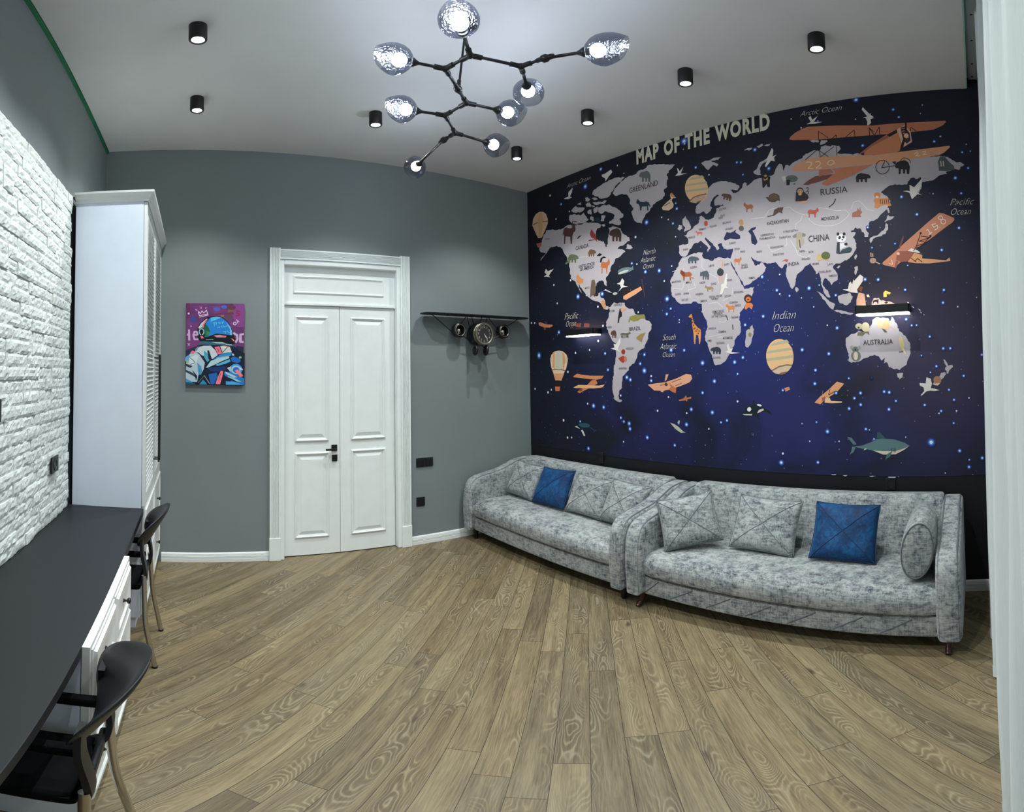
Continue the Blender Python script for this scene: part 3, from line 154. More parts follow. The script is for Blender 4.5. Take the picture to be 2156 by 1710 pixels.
(92,4,"5312 4658 5328 4634 5383 4615 5465 4606 5550 4611 5617 4628 5646 4652 5630 4677 5572 4696 5489 4704 5404 4699 5340 4682"),(93,5,"5396 4647 5408 4634 5449 4620 5509 4609 5572 4604 5621 4605 5643 4614 5631 4627 5589 4641 5528 4652 5465 4657 5417 4655"),
(92,4,"5356 4662 5299 4714 5293 4630 5324 4646"),(94,4,"6640 5410 6600 5443 6513 5452 6582 5412 6621 5399"),(95,3,"7578 5571 7423 5547 7425 5570 7580 5595"),
(96,4,"5126 6213 5105 6252 5074 6266 5038 6265 4964 6264 4910 6223 4883 6151 4895 6047 4934 6056 4937 6117 4956 6126 4962 6067 4994 6075 4997 6141 5024 6143 5030 6079 5065 6088 5065 6171 5102 6180"),
(97,4,"5201 5764 5182 5800 5158 5811 5141 5783 5112 5753 5054 5736 4982 5732 4933 5702 4912 5648 4924 5637 4934 5666 4947 5641 4943 5566 4972 5572 4975 5643 5079 5662 5093 5597 5122 5603 5129 5680 5154 5720 5190 5737"),
(97,5,"4952 5686 4916 5623 4895 5628 4930 5691"),(98,4,"3570 5546 3549 5561 3524 5562 3496 5554 3441 5540 3405 5510 3394 5471 3418 5423 3446 5435 3440 5465 3453 5473 3467 5446 3489 5455 3482 5487 3502 5494 3516 5465 3541 5475 3530 5515 3556 5526"),
(99,4,"3203 5328 3192 5357 3179 5367 3170 5347 3154 5326 3121 5318 3080 5320 3053 5300 3041 5261 3048 5251 3054 5273 3061 5253 3059 5196 3075 5199 3077 5253 3136 5259 3144 5209 3160 5212 3164 5270 3178 5298 3197 5309"),
(100,4,"3294 5076 3287 5101 3276 5112 3264 5116 3239 5122 3220 5104 3211 5064 3216 5001 3230 5003 3230 5039 3237 5042 3239 5007 3250 5008 3251 5047 3260 5046 3263 5007 3274 5009 3274 5058 3286 5060"),
(101,5,"3207 4980 3213 4960 3229 4948 3250 4946 3272 4954 3287 4971 3292 4992 3286 5011 3269 5024 3248 5026 3227 5018 3212 5001"),(102,4,"2897 5702 2862 5724 2805 5713 2761 5678 2775 5615 2772 5527 2811 5533 2827 5580 2868 5532 2890 5536 2894 5613"),
(103,6,"2875 5676 2841 5654 2801 5680 2808 5642 2859 5635"),(104,6,"2813 5704 2816 5695 2825 5691 2838 5690 2850 5695 2859 5703 2862 5713 2859 5721 2849 5726 2837 5726 2825 5721 2816 5713"),
(105,4,"2346 5582 2359 5558 2393 5543 2439 5543 2485 5558 2518 5583 2530 5612 2517 5637 2482 5651 2436 5651 2390 5636 2357 5611"),(106,5,"2595 5650 2539 5662 2519 5594 2564 5569"),
(107,5,"2519 5594 2460 5584 2473 5506 2522 5513"),(107,5,"2435 5516 2380 5518 2392 5504"),(108,4,"1311 5467 1327 5498 1351 5515 1382 5524 1444 5543 1493 5531 1519 5491 1513 5418 1480 5414 1474 5454 1457 5455 1455 5414 1427 5411 1422 5454 1399 5448 1396 5405 1367 5402 1363 5456 1332 5452"),
(109,4,"985 5589 968 5631 943 5651 912 5657 851 5668 805 5638 783 5571 795 5465 827 5468 829 5528 845 5533 851 5474 877 5476 879 5541 902 5538 908 5474 936 5477 935 5559 966 5561"),
(109,5,"1003 5638 1022 5660 964 5665 975 5614"),(110,5,"402 5529 409 5621 378 5682 321 5683 258 5592 202 5538 195 5487 299 5472 404 5483"),(111,6,"378 5619 375 5542 364 5542 367 5619"),
(111,6,"346 5617 343 5540 331 5540 335 5617"),(112,4,"2626 5350 2639 5321 2672 5303 2717 5302 2761 5317 2793 5344 2804 5377 2791 5406 2758 5424 2713 5425 2669 5410 2637 5382"),
(113,5,"2844 5384 2815 5390 2783 5347 2627 5334 2628 5292 2671 5319 2695 5291 2751 5294 2795 5317"),(114,4,"2394 5258 2385 5362 2372 5423 2287 5410 2204 5315 2195 5283 2228 5246 2313 5247"),
(114,5,"2266 5395 2274 5373 2294 5359 2321 5357 2347 5367 2366 5387 2373 5411 2365 5433 2345 5447 2318 5449 2291 5439 2272 5419"),(115,6,"2277 5386 2283 5368 2299 5357 2321 5355 2342 5363 2357 5379 2362 5399 2356 5417 2340 5428 2318 5430 2297 5422 2282 5406"),
(116,7,"2328 5402 2329 5399 2331 5396 2334 5396 2338 5397 2340 5400 2341 5404 2340 5408 2337 5410 2334 5410 2331 5409 2329 5406"),(116,7,"2298 5398 2299 5394 2301 5392 2305 5391 2308 5393 2310 5396 2311 5400 2310 5403 2307 5406 2304 5406 2301 5405 2299 5402"),
(117,7,"2295 5347 2299 5338 2308 5333 2321 5332 2334 5336 2343 5344 2346 5354 2343 5363 2333 5369 2320 5369 2307 5365 2298 5357"),(118,6,"2367 5249 2228 5246 2208 5212 2336 5219"),
(119,5,"2231 5418 2199 5429 2203 5438 2235 5427"),(119,5,"2206 5434 2207 5387 2198 5386 2196 5433"),(119,5,"2205 5391 2237 5374 2232 5366 2200 5382"),(119,5,"2217 5387 2197 5353 2189 5357 2209 5392"),
(119,5,"2196 5359 2229 5321 2222 5315 2189 5352"),(120,4,"2733 5128 2720 5179 2653 5206 2575 5200 2588 5160 2599 5140 2589 5108 2644 5136 2700 5108 2723 5095 2824 5091 2830 5105 2745 5109"),
(121,4,"2054 5086 2063 5115 2076 5128 2086 5113 2104 5098 2137 5099 2179 5113 2208 5102 2223 5068 2216 5057 2209 5076 2203 5056 2208 5002 2191 5000 2186 5051 2126 5040 2120 4992 2104 4990 2097 5043 2081 5065 2061 5070"),
(122,4,"1587 4939 1585 4998 1514 5021 1508 5060 1484 5018 1472 5076 1464 5016 1445 4994 1476 4957 1457 4931"),(123,5,"1904 5108 1841 5146 1848 5157 1911 5119"),
(123,5,"1839 5148 1801 5215 1812 5222 1850 5155"),(124,4,"1825 4473 1810 4617 1769 4623 1773 4478 1611 4484 1632 4466 1784 4460"),(125,6,"1773 4478 1742 4514 1640 4544 1600 4521 1611 4484 1713 4473"),
(126,5,"1772 4517 1770 4604 1688 4606 1670 4556 1711 4540"),(127,6,"1678 4663 1688 4635 1714 4616 1749 4611 1783 4622 1808 4646 1816 4676 1806 4704 1780 4723 1745 4728 1711 4717 1687 4693"),
(128,7,"1771 4728 1774 4718 1781 4711 1792 4709 1802 4713 1809 4721 1811 4732 1808 4743 1801 4750 1790 4752 1780 4748 1773 4739"),(128,7,"1685 4720 1688 4710 1695 4703 1705 4701 1716 4705 1723 4713 1725 4724 1722 4735 1714 4742 1704 4744 1694 4740 1687 4731"),
(129,7,"1754 4672 1760 4664 1769 4659 1778 4660 1785 4666 1788 4676 1786 4687 1780 4695 1771 4700 1762 4699 1755 4693 1752 4683"),(129,7,"1700 4685 1699 4675 1703 4667 1710 4662 1719 4663 1727 4668 1733 4677 1734 4687 1730 4696 1723 4700 1714 4700 1705 4694"),
(130,7,"1718 4645 1720 4641 1726 4639 1733 4638 1740 4640 1745 4644 1747 4648 1745 4652 1739 4655 1732 4655 1725 4654 1720 4650"),(131,7,"1660 4582 1663 4572 1672 4565 1685 4563 1697 4567 1705 4575 1708 4586 1705 4597 1695 4604 1683 4605 1671 4602 1663 4593"),
(132,4,"2296 4755 2304 4726 2325 4706 2352 4701 2378 4712 2397 4736 2403 4767 2395 4797 2375 4816 2348 4821 2321 4810 2303 4786"),(133,5,"2452 4773 2391 4806 2393 4746 2436 4746"),
(133,5,"2253 4780 2306 4801 2307 4747 2265 4747"),(134,5,"2405 4727 2287 4724 2283 4664 2322 4618 2341 4680 2363 4683 2366 4573 2398 4587"),(101,6,"2360 4711 2352 4611 2335 4611 2343 4711"),
(101,6,"2350 4606 2339 4595 2327 4605 2337 4616"),(135,6,"1911 4451 1920 4426 1944 4408 1976 4404 2008 4414 2031 4436 2039 4463 2029 4489 2005 4506 1973 4510 1941 4500 1918 4479"),
(136,5,"2105 4440 2083 4487 2021 4471 1930 4395 1961 4383 2022 4413 2096 4390"),(137,4,"2632 4437 2565 4465 2522 4455 2545 4418 2577 4441"),(138,4,"4349 4471 4334 4502 4315 4513 4302 4492 4279 4469 4234 4460 4176 4463 4138 4442 4121 4400 4131 4389 4139 4413 4149 4391 4146 4329 4169 4332 4171 4391 4254 4397 4265 4342 4288 4345 4293 4408 4313 4438 4340 4450"),
(139,6,"4336 4460 4321 4503 4260 4473 4249 4406 4303 4412"),(140,5,"4143 4368 4091 4351 4088 4359 4141 4376"),(141,4,"3983 4625 3999 4651 4023 4666 4055 4675 4118 4693 4167 4685 4194 4652 4187 4591 4153 4586 4148 4620 4131 4620 4127 4586 4100 4582 4095 4617 4071 4612 4068 4576 4039 4572 4035 4617 4004 4613"),
(142,4,"3970 4396 3956 4424 3937 4437 3914 4441 3867 4447 3832 4425 3815 4379 3824 4305 3848 4308 3850 4350 3862 4354 3866 4313 3886 4315 3888 4360 3905 4359 3910 4314 3931 4317 3931 4374 3955 4376"),
(142,5,"3971 4440 3979 4376 3961 4373 3953 4436"),(143,4,"3560 4387 3569 4359 3591 4341 3621 4336 3651 4347 3672 4371 3679 4400 3670 4428 3648 4447 3618 4452 3588 4440 3567 4417"),
(144,6,"3586 4437 3570 4551 3585 4554 3601 4440"),(144,6,"3574 4557 3616 4584 3624 4574 3581 4547"),(145,5,"3645 4338 3635 4253 3624 4253 3634 4338"),(145,5,"3608 4334 3598 4250 3587 4250 3597 4334"),
(146,4,"3256 4542 3264 4568 3274 4579 3282 4565 3296 4551 3322 4552 3354 4563 3377 4554 3389 4524 3384 4514 3378 4531 3373 4513 3377 4466 3364 4465 3360 4509 3313 4501 3309 4458 3296 4457 3290 4503 3278 4523 3262 4528"),
(147,4,"3897 4206 3888 4224 3875 4231 3866 4218 3851 4206 3821 4201 3782 4202 3757 4191 3745 4166 3752 4160 3757 4174 3764 4161 3762 4125 3777 4126 3779 4160 3834 4164 3841 4132 3856 4134 3860 4170 3873 4188 3892 4194"),
(148,4,"3541 3900 3531 3924 3518 3933 3509 3917 3494 3901 3462 3896 3423 3901 3396 3886 3385 3855 3391 3847 3397 3864 3404 3848 3402 3801 3418 3803 3419 3847 3476 3848 3484 3807 3500 3808 3503 3855 3517 3877 3535 3885"),
(149,4,"4042 5053 4034 5067 4023 5072 4016 5061 4003 5050 3977 5044 3944 5043 3922 5032 3913 5011 3918 5007 3923 5018 3928 5008 3927 4978 3940 4980 3941 5009 3988 5014 3994 4989 4007 4991 4010 5021 4022 5036 4037 5043"),
(150,4,"3814 5149 3820 5130 3833 5118 3851 5115 3869 5123 3882 5140 3886 5161 3881 5180 3867 5193 3849 5195 3831 5187 3819 5170"),(151,6,"3100 3970 3110 3942 3135 3923 3169 3917 3203 3928 3227 3951 3235 3981 3225 4010 3200 4029 3165 4034 3132 4023 3108 4000"),
(152,7,"3123 3962 3129 3945 3145 3934 3166 3931 3187 3938 3202 3951 3207 3969 3201 3985 3185 3997 3164 4000 3143 3993 3128 3980"),(153,8,"3149 3962 3151 3958 3157 3955 3166 3954 3174 3956 3180 3960 3182 3965 3179 3969 3173 3972 3165 3972 3157 3971 3151 3967"),
(154,5,"3230 3840 3204 3918 3122 3912 3088 3879 3113 3821 3159 3855 3207 3823"),(155,6,"4206 3797 4151 3835 4126 3759 4108 3694 4044 3627 3987 3592 3983 3508 3998 3414 4024 3415 4035 3510 4074 3523 4090 3418 4116 3419 4120 3536 4137 3643 4152 3782 4193 3780"),
(156,6,"4119 3559 4073 3556 4091 3388 4111 3389"),(156,6,"4027 3553 3988 3551 4006 3385 4025 3385"),(157,7,"4123 3706 4124 3700 4129 3696 4135 3695 4141 3697 4145 3701 4147 3707 4145 3713 4140 3717 4134 3718 4128 3716 4124 3711"),
(157,7,"4104 3662 4106 3656 4110 3652 4116 3651 4122 3653 4127 3658 4128 3663 4126 3669 4122 3673 4116 3674 4110 3672 4106 3668"),(157,7,"4079 3618 4081 3612 4085 3608 4091 3607 4097 3609 4101 3614 4103 3620 4101 3625 4096 3629 4090 3630 4085 3628 4080 3624"),
(157,7,"4040 3595 4042 3589 4046 3585 4052 3584 4058 3586 4062 3590 4064 3596 4062 3602 4058 3606 4052 3607 4046 3605 4042 3601"),(157,7,"4008 3572 4010 3566 4014 3562 4020 3561 4026 3563 4030 3567 4032 3573 4030 3579 4025 3583 4020 3584 4014 3582 4010 3578"),
(157,7,"4060 3575 4062 3569 4067 3565 4073 3564 4079 3566 4083 3570 4084 3576 4082 3582 4078 3586 4072 3587 4066 3585 4062 3581"),(157,7,"4022 3541 4024 3535 4028 3531 4034 3530 4040 3532 4044 3537 4046 3542 4044 3548 4039 3552 4034 3553 4028 3551 4024 3547"),
(157,7,"4099 3609 4101 3603 4105 3599 4111 3598 4117 3600 4121 3604 4123 3610 4121 3616 4117 3620 4111 3621 4105 3619 4100 3615"),(157,7,"4128 3748 4130 3743 4134 3739 4140 3738 4146 3740 4151 3744 4152 3750 4150 3756 4146 3760 4140 3761 4134 3759 4130 3754"),
(158,4,"3828 3289 3812 3311 3789 3322 3761 3325 3704 3332 3661 3316 3640 3282 3649 3226 3679 3227 3682 3259 3697 3261 3701 3230 3726 3231 3728 3265 3749 3263 3754 3230 3780 3230 3781 3274 3810 3275"),
(159,5,"3125 3474 3129 3459 3140 3449 3154 3446 3168 3450 3178 3462 3181 3477 3177 3492 3166 3502 3152 3505 3138 3501 3128 3489"),(160,5,"3147 3565 3150 3557 3158 3551 3168 3550 3179 3553 3186 3559 3189 3567 3186 3575 3178 3580 3167 3582 3157 3579 3149 3573"),
(161,2,"3552 3768 3529 3726 3515 3731 3539 3773"),(161,2,"3529 3727 3518 3695 3504 3698 3515 3730"),(161,2,"3441 3631 3437 3560 3422 3560 3426 3631"),(162,4,"6328 4293 6315 4431 6283 4593 6210 4596 6184 4529 6178 4402 6199 4329 6272 4325"),
(163,5,"6253 4348 6162 4325 6218 4294"),(164,4,"6671 4605 6678 4724 6638 4745 6582 4685 6487 4633 6508 4571 6604 4570"),(165,4,"6050 4201 5987 4220 5954 4155 5929 4103 5992 4060 6042 4139"),
(166,4,"5673 3805 5654 3910 5617 4038 5568 4034 5571 3904 5621 3884 5640 3802"),(167,5,"5601 4025 5535 4043 5470 4025 5570 3963"),(168,4,"5428 3810 5393 3889 5282 3904 5080 3899 5066 3864 5054 3832 5161 3834 5222 3807 5316 3802 5379 3830 5412 3786"),
(169,4,"5377 3618 5391 3637 5410 3646 5424 3635 5449 3626 5497 3627 5558 3636 5600 3629 5621 3607 5611 3600 5601 3612 5591 3598 5597 3563 5573 3562 5567 3595 5479 3588 5470 3556 5446 3555 5438 3590 5416 3604 5387 3607"),
(170,4,"5839 3636 5827 3664 5810 3678 5790 3682 5749 3691 5718 3672 5703 3628 5711 3557 5732 3558 5734 3598 5744 3602 5748 3562 5766 3563 5767 3606 5782 3604 5786 3561 5805 3562 5805 3617 5825 3618"),
(171,4,"5276 3534 5199 3519 5089 3592 5138 3493 5139 3459 5184 3484"),(172,4,"5263 3542 5168 3594 5060 3611 5108 3545 5187 3481"),(173,4,"5509 3324 5516 3303 5533 3289 5556 3284 5578 3290 5595 3306 5600 3328 5594 3348 5576 3363 5553 3368 5531 3362 5514 3345"),
(174,4,"5673 3224 5556 3267 5493 3207 5560 3144 5624 3175"),(175,5,"5477 3207 5481 3183 5494 3167 5510 3161 5526 3167 5538 3185 5541 3208 5536 3232 5524 3248 5508 3254 5492 3247 5480 3230"),
(176,4,"1391 3492 1399 3462 1421 3441 1450 3434 1478 3444 1499 3467 1505 3497 1497 3527 1475 3548 1446 3555 1418 3546 1397 3523"),(177,5,"1485 3506 1493 3487 1512 3473 1538 3469 1564 3476 1583 3491 1589 3510 1581 3529 1562 3543 1536 3547 1510 3540 1492 3525"),
(178,5,"1566 3390 1554 3444 1485 3432 1405 3438 1397 3392 1445 3421 1486 3387"),(179,6,"1527 3489 1529 3483 1535 3478 1543 3477 1551 3479 1557 3484 1559 3491 1556 3497 1550 3501 1542 3503 1534 3501 1529 3496"),
(180,4,"1119 3503 1127 3467 1144 3441 1167 3432 1189 3443 1204 3470 1209 3507 1202 3543 1185 3569 1162 3577 1140 3567 1124 3539"),(181,5,"1211 3525 1217 3493 1231 3471 1249 3463 1266 3472 1278 3496 1282 3528 1276 3560 1262 3583 1244 3590 1227 3581 1215 3557"),
(182,5,"1125 3498 1040 3431 1031 3441 1116 3508"),(183,5,"1229 3467 1181 3451 1152 3414 1191 3415"),(184,5,"936 3280 933 3237 940 3204 955 3191 973 3200 989 3230 1000 3271 1003 3314 996 3347 981 3360 963 3351 946 3321"),
(185,5,"946 3216 910 3139 929 3135 966 3199"),(186,5,"1004 3153 946 3164 949 3178 1007 3167"),(187,5,"1548 3215 1555 3196 1573 3183 1597 3178 1621 3184 1638 3199 1644 3219 1637 3238 1619 3251 1595 3255 1571 3249 1554 3235"),
(188,6,"1621 3241 1625 3229 1634 3220 1646 3218 1658 3221 1667 3230 1670 3242 1666 3254 1657 3263 1645 3265 1633 3262 1624 3253"),(188,6,"1522 3237 1525 3225 1534 3217 1546 3214 1558 3218 1567 3227 1570 3239 1566 3251 1557 3259 1545 3262 1533 3258 1525 3249"),
(189,5,"1523 3132 1533 3099 1559 3076 1593 3068 1627 3078 1651 3103 1659 3136 1649 3169 1623 3192 1589 3200 1555 3190 1531 3165"),(190,6,"1562 3133 1567 3106 1579 3086 1596 3079 1611 3087 1622 3108 1626 3135 1621 3163 1608 3182 1592 3189 1576 3181 1565 3161"),
(191,7,"1586 3211 1588 3204 1592 3198 1597 3197 1602 3199 1605 3204 1606 3212 1605 3219 1601 3224 1596 3226 1591 3224 1587 3218"),(192,5,"465 2822 458 2796 465 2771 484 2754 510 2748 536 2757 555 2776 562 2802 555 2827 536 2845 510 2850 484 2842"),
(193,6,"559 2756 474 2762 503 2732 550 2738"),(194,6,"1186 5128 1193 5109 1211 5096 1236 5093 1260 5101 1278 5117 1284 5137 1276 5157 1258 5170 1233 5173 1209 5165 1191 5149"),
(195,5,"1277 5038 1264 5136 1194 5159 1087 5159 1047 5047 1081 5040 1119 5073 1188 5059 1238 5024"),(196,7,"1199 5149 1193 5084 1185 5084 1190 5149"),(196,7,"1172 5146 1166 5081 1157 5082 1163 5147"),
(196,7,"1144 5144 1139 5079 1130 5079 1136 5144"),(196,7,"1117 5142 1111 5077 1103 5077 1108 5142"),(196,7,"1090 5139 1084 5074 1075 5075 1081 5140"),(197,6,"1187 5203 1194 5184 1211 5171 1233 5168 1256 5175 1272 5191 1277 5212 1271 5231 1254 5244 1231 5247 1208 5240 1192 5224"),
(198,7,"1213 5181 1216 5172 1225 5166 1235 5165 1246 5168 1254 5176 1256 5185 1253 5193 1245 5199 1234 5201 1224 5197 1216 5190"),(199,5,"1274 4335 1280 4316 1297 4304 1320 4300 1343 4307 1359 4322 1364 4341 1358 4360 1340 4372 1318 4376 1295 4369 1279 4354"),
(200,5,"1334 4387 1337 4444 1353 4444 1350 4387"),(200,5,"1311 4385 1314 4433 1328 4432 1324 4385"),(201,5,"1283 4312 1230 4284 1224 4294 1278 4321"),(202,5,"1422 3902 1392 3905 1378 3872 1413 3874"),
(203,5,"1342 3769 1335 3824 1256 3838 1268 3765 1282 3803 1321 3805"),(204,5,"1192 3862 1190 3917 1165 3943 1088 3912 1108 3890 1147 3896 1148 3860"),(203,5,"1184 3793 1150 3805 1131 3790 1160 3773"),
(205,5,"1561 3849 1528 3940 1449 3917 1434 3768 1564 3775"),(206,5,"1537 3978 1496 4022 1467 4002 1489 3938"),(207,3,"6722 3812 6701 3868 6565 3871 6586 3796"),
(207,3,"6510 3797 6489 3865 6358 3843 6360 3780"),(207,3,"6901 3805 6800 3824 6801 3791"),(208,4,"6388 2074 6411 2054 6468 2039 6543 2033 6618 2038 6672 2052 6689 2073 6665 2094 6607 2109 6531 2115 6457 2109 6405 2094"),
(209,5,"6788 2032 6729 2049 6653 2002 6692 2012"),(210,5,"6625 1978 6577 1994 6514 1890 6552 1881"),(211,5,"6396 2037 6287 1994 6272 2010 6381 2053"),(211,5,"6292 2004 6311 1965 6287 1961 6268 2000"),
(212,4,"4602 2219 4518 2200 4437 2160 4356 2098 4316 2084 4398 2075 4479 2114 4547 2166"),(213,4,"4434 2264 4413 2254 4429 2193 4462 2224"),(214,4,"3310 2374 3296 2424 3235 2485 3129 2521 3026 2517 2993 2510 2949 2461 2882 2442 2828 2374 2906 2412 2973 2431 3066 2380 3022 2312 3113 2360 3183 2358 3204 2346 3251 2355"),
(215,6,"3165 2442 3176 2428 3192 2420 3209 2421 3223 2429 3229 2444 3226 2460 3215 2474 3199 2482 3182 2481 3168 2472 3162 2458"),(215,6,"2995 2501 3002 2495 3018 2494 3037 2496 3055 2502 3067 2510 3070 2518 3062 2523 3047 2525 3028 2523 3010 2517 2998 2509"),
(216,6,"3071 2395 3041 2445 2972 2466 2961 2441"),(217,6,"3309 2384 3145 2387 3157 2367 3274 2369"),(214,4,"3152 2536 3128 2576 3105 2576 3118 2526"),(218,4,"1660 1977 1530 1992 1390 2044 1411 2063 1263 2081 1099 2066 965 2024 904 1986 968 1941 1095 1876 1270 1876 1396 1923 1513 1950 1532 1945"),
(219,5,"1396 1927 1269 1918 1094 1918 967 1954 904 1986 973 1936 1095 1876 1260 1874"),(220,6,"1211 1876 1132 1923 1164 1848 1233 1806"),(221,4,"1337 2081 1329 2155 1300 2164 1224 2085"),
(222,4,"1747 2099 1687 2090 1629 2024 1620 2001 1660 1996"),(223,4,"1680 1977 1631 1963 1663 1901 1719 1867 1692 1920"),(224,6,"1527 1926 1502 1955 1472 1946"),
(225,7,"1149 1960 1141 1904 1134 1905 1142 1961"),(225,7,"1132 1960 1126 1904 1119 1905 1125 1960"),(225,7,"1114 1960 1110 1904 1103 1904 1107 1960"),(225,7,"1097 1960 1095 1904 1088 1904 1090 1960"),
(226,3,"1986 1599 1915 1603 1925 1591 1976 1591"),(226,3,"1824 1590 1758 1596 1784 1578"),(226,3,"1459 1591 1400 1596 1425 1580"),(226,3,"1206 1584 1095 1585 1105 1574 1192 1573"),
(226,3,"1461 1591 1367 1594 1426 1580"),(226,3,"1075 1587 1051 1587 1066 1579"),]
